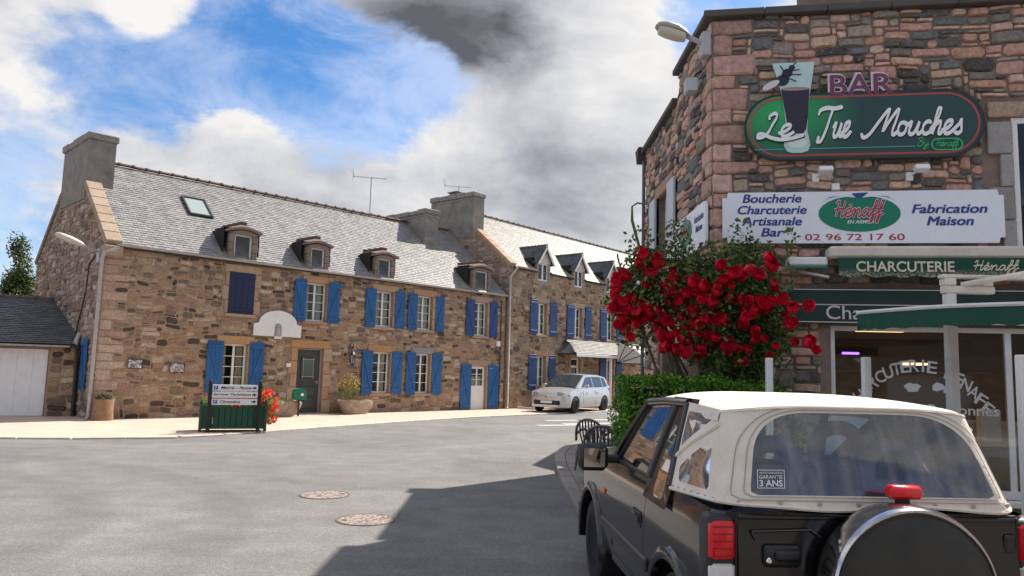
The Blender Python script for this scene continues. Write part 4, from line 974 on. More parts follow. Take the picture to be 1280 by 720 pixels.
    ridge_tiles(root, I4, .9, 17.8, B_D/2, B_RIDGE+.10, .43, .085, mat('ridge_grey', (.20,.15,.12), .85, var=.3))
    for k in range(6):
        M = frame((0, -.06, B_EAVE+.03), (1, 0, 0), (0, sn, -cs), (0, cs, sn)); mb = MB(); mb.M = M; mb.bbox(-.05, .38, -.12, .06, L*.6*k/6+.004, L*.6*(k+1)/6-.004, .02, r=g.random()); mb.build('coping_stone', DRESSED, rf)
    chimney(root, I4, -.02, .68, 2.2, 5.0, 7.6, 9.50, .24, pot=True)
    # dormers with white gablets
    yb = lambda z: (z-B_EAVE)/B_SL
    for (a, b) in dorm:
        xm = (a+b)/2; x0, x1 = a-.12, b+.12; ze, zp = 6.70, 7.36
        mb = MB(); mb.prism([(x0, 6.55), (x1, 6.55), (x1, ze), (xm, zp-.03), (x0, ze)], -.02, .06, 'y'); dm = mb.build('dormer', CREAMWALL, root)
        mb = MB(); mb.prism([(x0, B_EAVE), (a, B_EAVE), (a, 6.56), (x0, 6.56)], -.02, .1, 'y'); mb.build('dormer_jamb', DRESSED, dm); mb = MB(); mb.prism([(b, B_EAVE), (x1, B_EAVE), (x1, 6.56), (b, 6.56)], -.02, .1, 'y'); mb.build('dormer_jamb', DRESSED, dm)
        mb = MB()
        for (p, q) in ((x0+.02, x0+.08), (x1-.08, x1-.02)): mb.prism([(.05, B_EAVE), (yb(ze)+.05, ze), (.05, ze)], p, q, 'x')
        mb.build('dormer_cheek', SLATE_D, dm)
        for sg in (-1, 1):
            he = (x1-x0)/2+.16; dl = math.hypot(he, (zp-ze)+.16*(zp-ze)/((x1-x0)/2)); dzz = dl*0
            px, pz = xm+sg*he, zp-(zp-ze)*he/((x1-x0)/2); dirv = Vector((xm-px, 0, zp-pz)).normalized(); nrm = Vector((-dirv.z*sg*-1, 0, abs(dirv.x)))
            nrm = Vector((sg*dirv.z, 0, abs(dirv.x))).normalized()
            M = frame((px, -.18, pz+.02), (0, 1, 0) if sg < 0 else (0, 1, 0), -nrm, dirv); ln = yb(zp)+.3; ln0 = yb(pz)+.3
            mb = MB(); mb.M = M; mb.add([(0, 0, 0), (ln0+.05, 0, 0), (ln+.1, 0, dl), (0, 0, dl), (0, .04, 0), (ln0+.05, .04, 0), (ln+.1, .04, dl), (0, .04, dl)], [(0, 1, 2, 3), (0, 3, 7, 4), (0, 4, 5, 1)]); dr_ = mb.build('dormer_roof', SLATE_D, dm)
            mb = MB(); slates(mb, M, 0, ln0+.0, 0, dl, .2, .13, g, lambda x, z: False); mb.build('slate_courses', SLATE_D, dr_)
            mb = MB(); mb.M = M; mb.box(-.03, .02, .03, .10, 0, dl); mb.build('bargeboard', WHITE, dm)
        mb = MB(); mb.tube([(xm, -.2, zp+.03), (xm, yb(zp)+.2, zp+.03)], .05, 6); mb.build('dormer_ridge', mat('ridge_dark', (.12,.10,.09), .8), dm)
        window(dm, I4, (a, b, 5.74, 6.56), 2, 2, back=.05, fw=.07, stile=.1, room=True).name = 'dormer_window'
    # slate porch roof over the door
    mb = MB(); p0, p1 = 3.55, 11.0; ye = -1.15
    PM = frame((0, ye, 2.5), (1, 0, 0), (0, .52, -.854), (0, .854, .52)); sl = 1.36
    mb.M = PM; mb.add([(p0, 0, 0), (p1, 0, 0), (p1, 0, sl), (p0+.85, 0, sl), (p0, .06, 0), (p1, .06, 0), (p1, .06, sl), (p0+.85, .06, sl)], [(0, 1, 2, 3), (4, 7, 6, 5), (0, 4, 5, 1), (0, 3, 7, 4)]); pc = mb.build('porch_roof', SLATE_D, root)
    mb = MB(); slates(mb, PM, p0, p1, 0, sl, .22, .14, g, lambda x, z: x < p0+.85*z/sl); mb.build('slate_courses', slate_mat('slate_porch', [(.17,.165,.155),(.20,.19,.18),(.145,.14,.135)], .4, .55), pc)
    mb = MB(); mb.add([(p0, ye, 2.5), (p0+.85, 0, 3.2), (p0, 0, 2.5)], [(0, 1, 2)]); mb.add([(p0, ye, 2.46), (p1, ye, 2.46), (p1, 0, 2.46), (p0, 0, 2.46)], [(0, 1, 2, 3)]); mb.build('porch_soffit', SLATE_D, pc)
    mb = MB(); mb.bbox(p0-.02, p1, ye-.03, ye, 2.36, 2.49, .01); mb.build('porch_fascia', WHITE, pc)
    for x in (6.6, 10.8): mb = MB(); mb.bbox(x-.06, x+.06, ye+.08, ye+.2, .04, 2.38, .01); mb.build('porch_post', WHITE, pc)
    gutter(root, [(.36, -.16, B_EAVE+.03), (1.75, -.16, B_EAVE+.02)])
    mb = MB(); mb.tube([(.40, -.16, B_EAVE-.03), (.2, -.13, B_EAVE-.25), (-.02, -.12, B_EAVE-.5), (-.02, -.12, .1), (-.1, -.2, .04)], .05, 8); mb.build('downpipe', PIPE, root, smooth=True)
    mb = MB(); mb.bbox(.6, 4.2, -1.1, -.9, 0, .12, .03); mb.bbox(.6, .75, -.9, -.1, 0, .12, .03); mb.build('garden_edging', KERB, root)
house_b()
def street_awning():
    e = empty('street_awning', Matrix.Translation(B0) @ Matrix.Rotation(B_ANG, 4, 'Z') @ Vector((7.9, -1.22, 2.12)), B_ANG); tag(e, 'cream basket awning with dark ribs in front of the farther house porch', 'awning')
    def sp_(u, v, k=1.0): th = math.pi/2*(1-v); return (-1.0+2.0*u, -1.45*math.cos(th)*k, .92*math.sin(th)*k)
    mb = MB(); mb.grid(sp_, 8, 12)
    for u in (0, 1): mb.grid(lambda a, b: sp_(u, a, b), 12, 3)
    mb.build('canopy', mat('canopy_cream', (.60,.56,.50), .85), e, smooth=40)
    for v in (.2, .45, .72, 1): mb = MB(); mb.tube([sp_(0, v, .0), sp_(0, v, 1.008), sp_(1, v, 1.008), sp_(1, v, .0)], .022, 5); mb.build('rib', IRON, e)
    mb = MB(); mb.bbox(-1.05, 1.05, -.03, .05, .88, .96, .01); mb.build('head_rail', mat('band_green', (.01,.08,.06), .6), e)
street_awning()
# ------------------------------------------------------------------ low garage at the gable
G_ANG = math.atan2(.39, .92); G0 = (-12.99, 20.99, 0)
def garage():
    root = empty('garage', G0, G_ANG); g = random.Random(5); tag(root, 'low garage with white up-and-over door and dark slate roof against the gable', 'garage')
    x0, x1, H, D = -5.5, .72, 2.05, 3.2; opn = (-3.1, -.02, 0, 1.92)
    mb = MB(); wall_panel(mb, I4, x0, x1, 0, H, [opn], .3); mb.poly([(x0, 0, 0), (x0, 2*D, 0), (x0, 2*D, H), (x0, D, 3.5), (x0, 0, H)]); mb.poly([(x1, 0, 0), (x1, 1.2, 0), (x1, 1.2, H), (x1, 0, H)]); mb.poly([(x0, 2*D, 0), (x1, 2*D, 0), (x1, 2*D, H), (x0, 2*D, H)]); wall = mb.build('wall', MORTAR_A, root)
    mas = Masonry(root); mas.fill(wall, STONE_A, I4, x0, x1, 0, H, [(opn[0]-.05, opn[1]+.05, 0, 2.05)], cw=.10, ch=.085, seed=41); mas.finish(60)
    mb = MB()
    for k in range(8): mb.bbox(opn[0]+(opn[1]-opn[0])*k/8+.001, opn[0]+(opn[1]-opn[0])*(k+1)/8-.001, .12, .16, .04, 1.90, .002)
    mb.build('garage_door', WHITE_PVC, root); mb = MB(); mb.box(opn[0], opn[1], .1, .2, 0, .04); mb.box(opn[1]-.03, opn[1], .08, .12, .04, 1.92); mb.build('door_seal', IRON, root)
    L = math.hypot(D, 1.42); cs, sn = D/L, 1.42/L
    RM = frame((0, -.18, H+.0), (1, 0, 0), (0, sn, -cs), (0, cs, sn)); mb = MB(); mb.M = RM; mb.box(x0, x1-.12, .01, .06, 0, L+.2); mb.build('roof', MATS['roof_underlay'], root)
    mb = MB(); slates(mb, RM, x0, x1-.10, 0, L+.2, .25, .14, g); tag(mb.build('slates', SLATE_D, root), kind='stuff')
    ridge_tiles(root, I4, x0, x1-.4, D, H+1.48, .45, .10)
    mb = MB(); mb.M = RM; mb.bbox(x1-.14, x1-.04, -.12, .05, .05, L*.98, .02); mb.build('flashing', mat('lime_fillet', (.50,.47,.43), .9, var=.2), root)
    gutter(root, [(x0, -.26, H-.02), (x1-.22, -.26, H-.03)], .06)
    mb = MB(); mb.box(x0, x1, -.2, 0, H-.1, H-.02); mb.build('fascia', IRON, root)
    mb = MB(); mb.tube([(x1-.06, -.1, H), (x1-.04, -.1, 1.5), (x1-.02, -.1, .05)], .05, 8); mb.build('downpipe', mat('pipe_brown', (.035,.02,.015), .5), root)
garage()
# ------------------------------------------------------------------ trees and houses farther off
def far_tree(x, y, h, r, lab, seed, cols):
    e = empty('evergreen_tree', (x, y, 0)); tag(e, lab, 'tree', 'dark trees behind the garage')
    mb = MB(); mb.tube([(0, 0, 0), (.05, 0, h*.3), (0, .05, h*.9)], [.22, .16, .03], 7); mb.build('trunk', WOOD, e)
    g = random.Random(seed); mb = MB()
    for k in range(14):
        z = h*(.2+.7*k/14); a = g.random()*6.28; rr = r*(1-((z/h-.45)/.62)**2)*.8; mb.tube([(0, 0, z-.4), (rr*math.cos(a), rr*math.sin(a), z+.5)], [.05, .01], 5)
    mb.build('limbs', WOOD, e)
    ells = []
    for k in range(34):
        t = g.uniform(.14, .97); rr = r*math.sqrt(max(.03, 1-((t-.42)/.6)**2)); a = g.random()*6.28; q = g.uniform(.0, .6)
        ells.append(((rr*q*math.cos(a), rr*q*math.sin(a), h*t), (rr*.5+.12, rr*.5+.12, h*.09+.2)))
    tag(leaf_blob(e, 'crown', ells, 20000, .15, cols, seed, shell=.15), kind='stuff')
ev = [(.018,.035,.010),(.035,.06,.014),(.07,.10,.02),(.14,.15,.03)]
far_tree(-23.2, 34.5, 7.15, 1.05, 'dark conical evergreen tree rising behind the garage roof', 61, ev)
far_tree(-27.5, 36.5, 5.2, 1.6, 'lower dark evergreen cut by the left edge, behind the garage', 62, ev)
def far_house(x, y, ang, L, D, he, hr, lab, chim, wm=None):
    root = empty('distant_house', (x, y, 0), ang); tag(root, lab, 'house'); g = random.Random(int(x*3+y))
    mb = MB(); mb.box(0, L, 0, D, 0, he); mb.prism([(0, he), (D, he), (D/2, hr)], 0, L, 'x'); mb.build('wall', wm or CEMENT, root)
    Ls = math.hypot(D/2, hr-he); cs, sn = (D/2)/Ls, (hr-he)/Ls
    mb = MB()
    for (yo, s) in ((-.15, 1), (D+.15, -1)): mb.M = frame((0, yo, he-.1), (1, 0, 0), (0, s*sn, -cs), (0, s*cs, sn)); mb.box(-.1, L+.1, -.06, .02, 0, Ls+.25)
    mb.build('roof', SLATE_D, root)
    for cx in chim: chimney(root, I4, cx, cx+.8, D/2-.4, D/2+.4, hr-.6, hr+.9, .2, wire=False)
    for k in range(int(L/3)): o = (1.2+k*3, 2.1+k*3, he-1.9, he-.5); mb = MB(); mb.box(o[0], o[1], -.04, .0, o[2], o[3]); w = mb.build('window', WHITE, root); mb = MB(); mb.poly([(o[0]+.08, -.045, o[2]+.08), (o[1]-.08, -.045, o[2]+.08), (o[1]-.08, -.045, o[3]-.08), (o[0]+.08, -.045, o[3]-.08)]); mb.build('pane', mat('far_pane', (.04,.05,.06), .1), w)
far_house(10.6, 49.5, .35, 9.0, 8.0, 6.2, 9.6, 'grey slate-roofed house closing the street behind the farther stone house', [3.0])
far_house(20.0, -13.0, math.pi, 36.0, 8.0, 6.0, 9.2, 'stone house across the street behind the viewer, showing only in the glass reflections', [5.0, 30.0], mat('far_stone', (.15,.115,.085), .9, var=.3, vscale=2))
# ------------------------------------------------------------------ direction sign planter
def sign_planter():
    P = Vector((-6.72, 18.30, .045)); ang = math.atan2(.89, 1.25)*.62; e = empty('sign_planter', P, ang); tag(e, 'dark green slatted planter box with red and yellow flowers carrying three direction boards', 'planter')
    w, d, h = .72, .34, .62
    for (a, b, yy) in ((-w, w, -d), (-w, w, d-.03)):
        n = 11
        for k in range(n): mb = MB(); mb.bbox(a+(b-a)*k/n+.004, a+(b-a)*(k+1)/n-.004, yy, yy+.03, .10, h, .005); mb.build('plank', GREENPAINT, e)
    for xx in (-w, w-.03):
        for k in range(5): mb = MB(); mb.bbox(xx, xx+.03, -d+.03+(2*d-.06)*k/5+.004, -d+.03+(2*d-.06)*(k+1)/5-.004, .10, h, .005); mb.build('plank', GREENPAINT, e)
    for sx in (-1, 1):
        for sy in (-1, 1):
            mb = MB(); x, y = sx*(w+.01), sy*(d+.0); mb.bbox(x-.035, x+.035, y-.035, y+.035, 0, h+.08, .006); mb.lathe([(.02, h+.08), (.035, h+.11), (.02, h+.14), (.0001, h+.15)], 8, (x, y, 0)); mb.build('corner_post', GREENPAINT, e)
    mb = MB(); mb.bbox(-w-.01, w+.01, -d-.012, d+.012, .06, .12, .008); mb.build('base_rail', GREENPAINT, e)
    mb = MB(); mb.box(-w+.03, w-.03, -d+.03, d-.03, h-.1, h-.06); mb.build('soil', mat('soil', (.03,.02,.015), .95), e)
    P0 = -d-.10
    for x in (-.56, .56): mb = MB(); mb.bbox(x-.042, x+.042, P0-.03, P0+.05, 0, 1.16, .008); mb.lathe([(.03, 1.16), (.045, 1.19), (.03, 1.22), (.0001, 1.235)], 8, (x, P0+.01, 0)); mb.build('sign_post', IRON, e)
    for k, (z, t, p) in enumerate(((.965, 'Mairie - Poste', 1), (.80, 'Services Techniques', 0), (.635, 'Cimeti\u00e8re', 1))):
        mb = MB(); mb.bbox(-.51, .51, P0-.028, P0+.0, z, z+.145, .006); b = mb.build('direction_board', WHITE_PVC, e)
        M = I4; xl = -.33 if p else -.49; xr = .36 if len(t) > 10 else .12
        add_text('lettering', t, IRON, b, M, (xl, xr, z+.04, z+.108), shear=.3, bold=.012, out=-P0+.033)
        mb = MB(); mb.poly([(.38, P0-.033, z+.06), (.43, P0-.033, z+.06), (.43, P0-.033, z+.035), (.485, P0-.033, z+.075), (.43, P0-.033, z+.115), (.43, P0-.033, z+.09), (.38, P0-.033, z+.09)]); mb.build('arrow', IRON, b)
        if p: mb = MB(); mb.box(-.485, -.39, P0-.033, P0-.029, z+.03, z+.115); q = mb.build('parking_symbol', mat('sign_blue', (.03,.07,.28), .5), b); add_text('parking_letter', 'P', WHITE_PVC, q, M, (-.46, -.415, z+.045, z+.1), bold=.02, out=-P0+.036)
    mb = MB(); mb.box(-.51, .51, P0-.027, P0-.004, .783, .797); mb.build('red_strip', mat('sign_red', (.55,.02,.02), .5), e)
    leaf_blob(e, 'foliage', [((-.3, 0, .66), (.5, .32, .14)), ((.35, 0, .70), (.5, .34, .20)), ((.78, -.02, .5), (.25, .3, .36))], 1500, .07, [(.06,.13,.015),(.12,.20,.02),(.22,.27,.02)], 71)
    g = random.Random(8); fb = {c: MB() for c in ('red', 'orange', 'pink')}
    for i in range(230):
        c, r = g.choice([((.5, -.02, .86), (.34, .3, .16)), ((.8, -.1, .70), (.2, .26, .28)), ((.9, -.1, .42), (.14, .2, .26)), ((.05, -.2, .64), (.25, .15, .1))])
        d_ = Vector((g.gauss(0, 1), g.gauss(0, 1), g.gauss(0, 1))).normalized(); p = Vector((c[0]+d_.x*r[0], c[1]+d_.y*r[1], c[2]+d_.z*r[2])); m = fb[g.choice(['red', 'orange', 'pink', 'red'])]
        for k in range(4): leaf_at(m, p, (d_+Vector((g.gauss(0, .6), g.gauss(0, .6)-.3, g.gauss(0, .6)))).normalized(), .06, g, .95)
    for c, col in dict(red=(.75,.03,.03), orange=(.80,.14,.02), pink=(.75,.06,.14)).items(): tag(fb[c].build('geraniums', leaf_material('geranium_'+c, [col, tuple(min(1, x*1.2) for x in col)]), e), kind='stuff')
sign_planter()
# ------------------------------------------------------------------ the stone bar and butcher's shop on the corner
C0 = (2.63, 9.63, 0.0); R_ANG = R_(-10); s10, c10 = math.sin(R_(10)), math.cos(R_(10))
SM = frame((0, 0, 0), (s10, -c10, 0), (c10, s10, 0))
RMW = Matrix.Translation(C0) @ Matrix.Rotation(R_ANG, 4, 'Z')
def on_r(x, y, z): return RMW @ Vector((x, y, z))
R_TOP = 6.52
SIGNWHITE = mat('sign_white', (.80,.84,.90), .35, var=.05, vscale=3)
SIGNBLUE = mat('sign_blue_ink', (.03,.055,.27), .45); SIGNRED = mat('sign_red_ink', (.42,.03,.07), .45); SIGNGREEN = mat('sign_green_ink', (.0,.20,.115), .45)
def bar_building():
    root = empty('corner_bar', C0, R_ANG); g = random.Random(51); tag(root, 'rough pink and grey stone corner building of the bar and butcher shop', 'building')
    W = 7.0; shop = (1.45, 6.4, .32, 2.38); up = (3.64, 4.7, 3.3, 5.03); sidew = (-3.5, -2.45, 3.55, 4.85); sded = (-3.2, -2.2, 0.0, 2.3)
    mb = MB(); wall_panel(mb, I4, 0, W, 0, R_TOP, [shop, up], .3); wall_panel(mb, SM, -1.95, 0, 0, R_TOP, [], .3); wall_panel(mb, SM, -4.85, -1.95, 0, 6.08, [sidew, sded], .3)
    back = SM @ Vector((-4.85, 0, 0)); f1 = SM @ Vector((-1.95, 0, 0)); mb.poly([(back.x, back.y, 0), (W, back.y+.6, 0), (W, back.y+.6, 6.08), (back.x, back.y, 6.08)][::-1]); mb.poly([(W, 0, 0), (W, back.y+.6, 0), (W, back.y+.6, 6.5), (W, 0, 6.5)])
    wall = mb.build('wall', MORTAR_R, root); mas = Masonry(root)
    q = []; z = 0.0; k = 0
    while z < R_TOP-.1:                                   # quoins, long and short in turn on both faces
        h = g.uniform(.17, .29); h = min(h, R_TOP-z); wf, ws = (g.uniform(.44, .56), g.uniform(.24, .30)) if k % 2 else (g.uniform(.24, .32), g.uniform(.42, .55))
        V, F = stone_shape(0, z, wf, h, g, gap=.009, proud=(.02, .045), warp=.003, square=.12); mas.add(wall, QUOIN_R, [I4 @ Vector(v) for v in V], F, wf*h, g.random(), I4)
        V, F = stone_shape(-ws, z, ws, h, g, gap=.009, proud=(.02, .045), warp=.003, square=.12); mas.add(wall, QUOIN_R, [SM @ Vector(v) for v in V], F, ws*h, g.random(), SM)
        q.append((z, z+h, wf, ws)); z += h; k += 1
    exf = [(0, a[2], a[0], a[1]) for a in q]+[(shop[0]-.1, W, .2, 2.9), (up[0]-.32, up[1]+.32, up[2]-.15, up[3]+.24)]
    exs = [(-a[3], 0, a[0], a[1]) for a in q]+[(sidew[0]-.2, sidew[1]+.2, sidew[2]-.1, sidew[3]+.25), (sded[0]-.15, sded[1]+.15, 0, sded[3]+.25)]
    big = [(2,1,.8),(3,1,1.6),(4,1,2.4),(5,1,1.4),(3,2,2.2),(4,2,3.6),(5,2,3.2),(2,2,1.0),(6,2,1.8),(7,2,.8),(5,3,1.0),(6,3,.6)]
    mas.fill(wall, STONE_R, I4, 0, W, 0, R_TOP, exf, cw=.066, ch=.058, sizes=big, seed=53, gap=.010, proud=(.015, .05), warp=.012, square=.20)
    mas.fill(wall, STONE_R, SM, -1.95, 0, 0, R_TOP, exs, cw=.075, ch=.066, sizes=big, seed=54, gap=.010, proud=(.015, .05), warp=.012, square=.20)
    mas.fill(wall, STONE_R, SM, -4.85, -1.95, 0, 6.08, exs, cw=.075, ch=.066, sizes=big, seed=55, gap=.010, proud=(.015, .05), warp=.012, square=.20)
    mas.finish(300)
    def blk(nm, M, x0, x1, z0, z1, m, pr=.05): mb = MB(); mb.M = M; mb.bbox(x0+.005, x1-.005, -pr, .05, z0+.005, z1-.005, .012, r=g.random()); mb.build(nm, m, root)
    blk('lintel', I4, up[0]-.28, up[1]+.3, up[3], up[3]+.21, stone_mat('lintel_tan', [(.40,.29,.215)], sscale=26, bump=.4), .045)
    z = up[2]; n = 0
    while z < up[3]-.1: h = min(.42, up[3]-z); blk('jamb_stone', I4, up[0]-(.30 if n % 2 else .16), up[0], z, z+h, GREYGRAN); blk('jamb_stone', I4, up[1], up[1]+.2, z, z+h, GREYGRAN); z += h; n += 1
    blk('sill', I4, up[0]-.1, up[1]+.1, up[2]-.12, up[2], GREYGRAN, .08)
    window(root, I4, up, 2, 1, back=.0, fw=.07, stile=.1, m=WHITE_PVC, room=True)
    blk('lintel', SM, sidew[0]-.2, sidew[1]+.2, sidew[3], sidew[3]+.22, DRESSED)
    window(root, SM, sidew, 2, 3, back=.1, m=WHITE_PVC)
    mb = MB(); mb.M = SM; mb.bbox(sidew[1]+.0, sidew[1]+.5, -.10, -.055, sidew[2]-.02, sidew[3]+.02, .008); mb.build('shutter', mat('shutter_pale', (.50,.54,.60), .5, var=.05), root)
    mb = MB(); mb.M = SM; mb.bbox(sidew[0]-.50, sidew[0], -.10, -.055, sidew[2]-.02, sidew[3]+.02, .008); mb.build('shutter', MATS['shutter_pale'], root)
    blk('lintel', SM, sded[0]-.15, sded[1]+.15, sded[3], sded[3]+.24, DRESSED)
    mb = MB(); mb.M = SM; mb.box(sded[0], sded[1], .18, .22, 0, sded[3]); mb.build('side_door', mat('door_brown', (.06,.04,.03), .6, var=.2), root)
    # slate-edged parapet coping, gutters, roof and chimney
    PCOP = mat('coping_slate', (.085,.075,.07), .8, var=.3, vscale=3)
    n = 9
    for k in range(n): mb = MB(); mb.bbox(-.12+(W+.12)*k/n+.003, -.12+(W+.12)*(k+1)/n-.003, -.13, .35, R_TOP, R_TOP+.10, .012); mb.build('coping_slab', PCOP, root)
    for (a, b, zz) in ((-1.95, -1.0, R_TOP), (-1.0, -.02, R_TOP)): mb = MB(); mb.M = SM; mb.bbox(a+.003, b-.003, -.12, .35, zz+.004, zz+.094, .012); mb.build('coping_slab', PCOP, root)
    for k in range(3): mb = MB(); mb.M = SM; a = -4.95+1.0*k; mb.bbox(a+.003, a+.997, -.12, .35, 6.08, 6.17, .012); mb.build('coping_slab', PCOP, root)
    mb = MB(); mb.M = SM; mb.prism([(-5.15, 6.20), (-4.75, 6.20), (-4.85, 6.10), (-4.92, 5.90), (-4.98, 5.90), (-5.05, 6.06)], -.18, .1, 'y'); mb.build('gutter_box', PCOP, root)
    mb = MB(); mb.M = SM; mb.tube([(-4.80, -.06, 5.92), (-4.80, -.06, .1)], .035, 8); mb.build('downpipe', mat('pipe_slate', (.10,.11,.12), .5), root)
    p = [SM @ Vector((-.05, .15, R_TOP+.02)), Vector((W, .15, R_TOP+.02)), Vector((W, 3.0, R_TOP+1.15)), Vector((1.6, 3.0, R_TOP+1.15)), SM @ Vector((-4.85, .15, 6.2)), Vector((W, 5.3, 6.2))]
    mb = MB(); mb.add(p, [(0, 1, 2, 3), (0, 3, 4), (4, 3, 2, 5)]); mb.build('roof', SLATE_D, root)
    mb = MB(); mb.bbox(1.35, 3.6, .45, 1.25, R_TOP-.1, R_TOP+1.25, .03); ch = mb.build('chimney', MORTAR_R, root)
    mb = MB(); mb.bbox(1.25, 3.7, .35, 1.35, R_TOP+.18, R_TOP+.26, .02); mb.bbox(1.25, 3.7, .35, 1.35, R_TOP+1.25, R_TOP+1.36, .03); mb.build('chimney_band', PCOP, ch)
    # shop front: frames, panes, room behind
    a, b, c, d = shop; mb = MB()
    for q_ in ((a, a+.06, c, d), (b-.06, b, c, d), (a+.06, b-.06, d-.06, d), (a+.06, b-.06, c, c+.10)): mb.box(q_[0], q_[1], .05, .12, q_[2], q_[3])
    for x in (3.52, 4.6): mb.box(x-.035, x+.035, .06, .11, c+.1, d-.06)
    sf = mb.build('shop_front', WHITE_PVC, root)
    for (x0, x1) in ((a+.06, 3.485), (3.555, 4.565), (4.635, b-.06)): mb = MB(); mb.poly([(x0, .085, c+.1), (x1, .085, c+.1), (x1, .085, d-.06), (x0, .085, d-.06)]); mb.build('shop_pane', PANE, sf)
    mb = MB(); mb.bbox(a-.08, b+.1, -.10, .06, c-.08, c, .012); mb.build('shop_sill', WHITE_PVC, sf)
    mb = MB(); X0, X1, Y0, Y1, Z0, Z1 = a-.35, b+.3, .34, 3.6, .02, 2.75
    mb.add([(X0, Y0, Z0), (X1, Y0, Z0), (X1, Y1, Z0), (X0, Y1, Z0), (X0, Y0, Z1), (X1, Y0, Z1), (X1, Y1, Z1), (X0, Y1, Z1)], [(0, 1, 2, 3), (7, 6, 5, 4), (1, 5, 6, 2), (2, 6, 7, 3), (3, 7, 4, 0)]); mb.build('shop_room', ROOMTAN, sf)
    LT = []
    def lightpanel(nm, x0, x1, y0, y1, z, col, st):
        t = NT('lamp_'+nm+str(len(LT))); t.set(col=col, emit=col, estr=st); LT.append(t.m); mb = MB(); mb.box(x0, x1, y0, y1, z-.03, z); mb.build(nm, t.m, sf)
    lightpanel('ceiling_light', 2.2, 2.85, 1.2, 1.7, 2.44, (1, .55, .2), 3.5); lightpanel('ceiling_light', 3.1, 3.35, 2.2, 2.6, 1.98, (1, .62, .25), 3.0); lightpanel('insect_lamp', 2.0, 2.22, 1.6, 1.66, 2.10, (.12, .05, 1), 6.0); lightpanel('ceiling_light', 5.2, 5.9, 1.5, 2.0, 2.5, (1, .6, .3), 3.0)
    mb = MB(); mb.bbox(2.2, 5.8, 1.7, 2.3, .02, 1.15, .02); mb.build('counter', mat('counter_white', (.45,.42,.38), .4), sf)
    mb = MB(); mb.bbox(3.7, 3.95, 1.3, 1.5, .9, 1.35, .02); mb.build('display_card', WHITE_PVC, sf)
    # lettering bent round an arch on the shop window
    LET = mat('window_lettering', (.60,.61,.60), .6); txt = 'CHARCUTERIE HENAFF'; cx, rz, rr = 2.50, .52, 1.32; hl = .15
    for k, chh in enumerate(txt):
        if chh == ' ': continue
        ang = R_(52-104*k/(len(txt)-1)); w = .085 if chh == 'I' else .115
        px, pz = cx+rr*.74*math.sin(-ang), rz+rr*1.0*math.cos(ang)+.06
        M = frame((px, 0, pz), (math.cos(ang*.75), 0, math.sin(ang*.75)), (0, 1, 0), (-math.sin(ang*.75), 0, math.cos(ang*.75)))
        add_text('window_letter', chh, LET, sf, M, (-(w if chh != 'I' else .03)/2, (w if chh != 'I' else .03)/2, -hl/2, hl/2), bold=.015, out=-.079)
    add_text('window_lettering', 'Sp\u00e9cialit\u00e9s Bretonnes', LET, sf, I4, (1.72, 3.40, 1.27, 1.43), bold=.01, out=-.079)
    for (xx, zz, r_) in ((2.42, 1.62, .09), (2.72, 1.64, .07), (2.84, 1.60, .06)):
        gl = random.Random(int(xx*100)); pts = [(xx+r_*(1+gl.uniform(-.3, .3))*math.cos(2*math.pi*k/14), .081, zz+r_*.7*(1+gl.uniform(-.3, .3))*math.sin(2*math.pi*k/14)) for k in range(14)]; mb = MB(); mb.poly(pts); mb.build('window_motif', LET, sf)
    return root
BAR = bar_building()

def cut_text(e, s, m, x0, x1, z0, z1, **k): return add_text('lettering', s, m, e, I4, (x0, x1, z0, z1), **k)
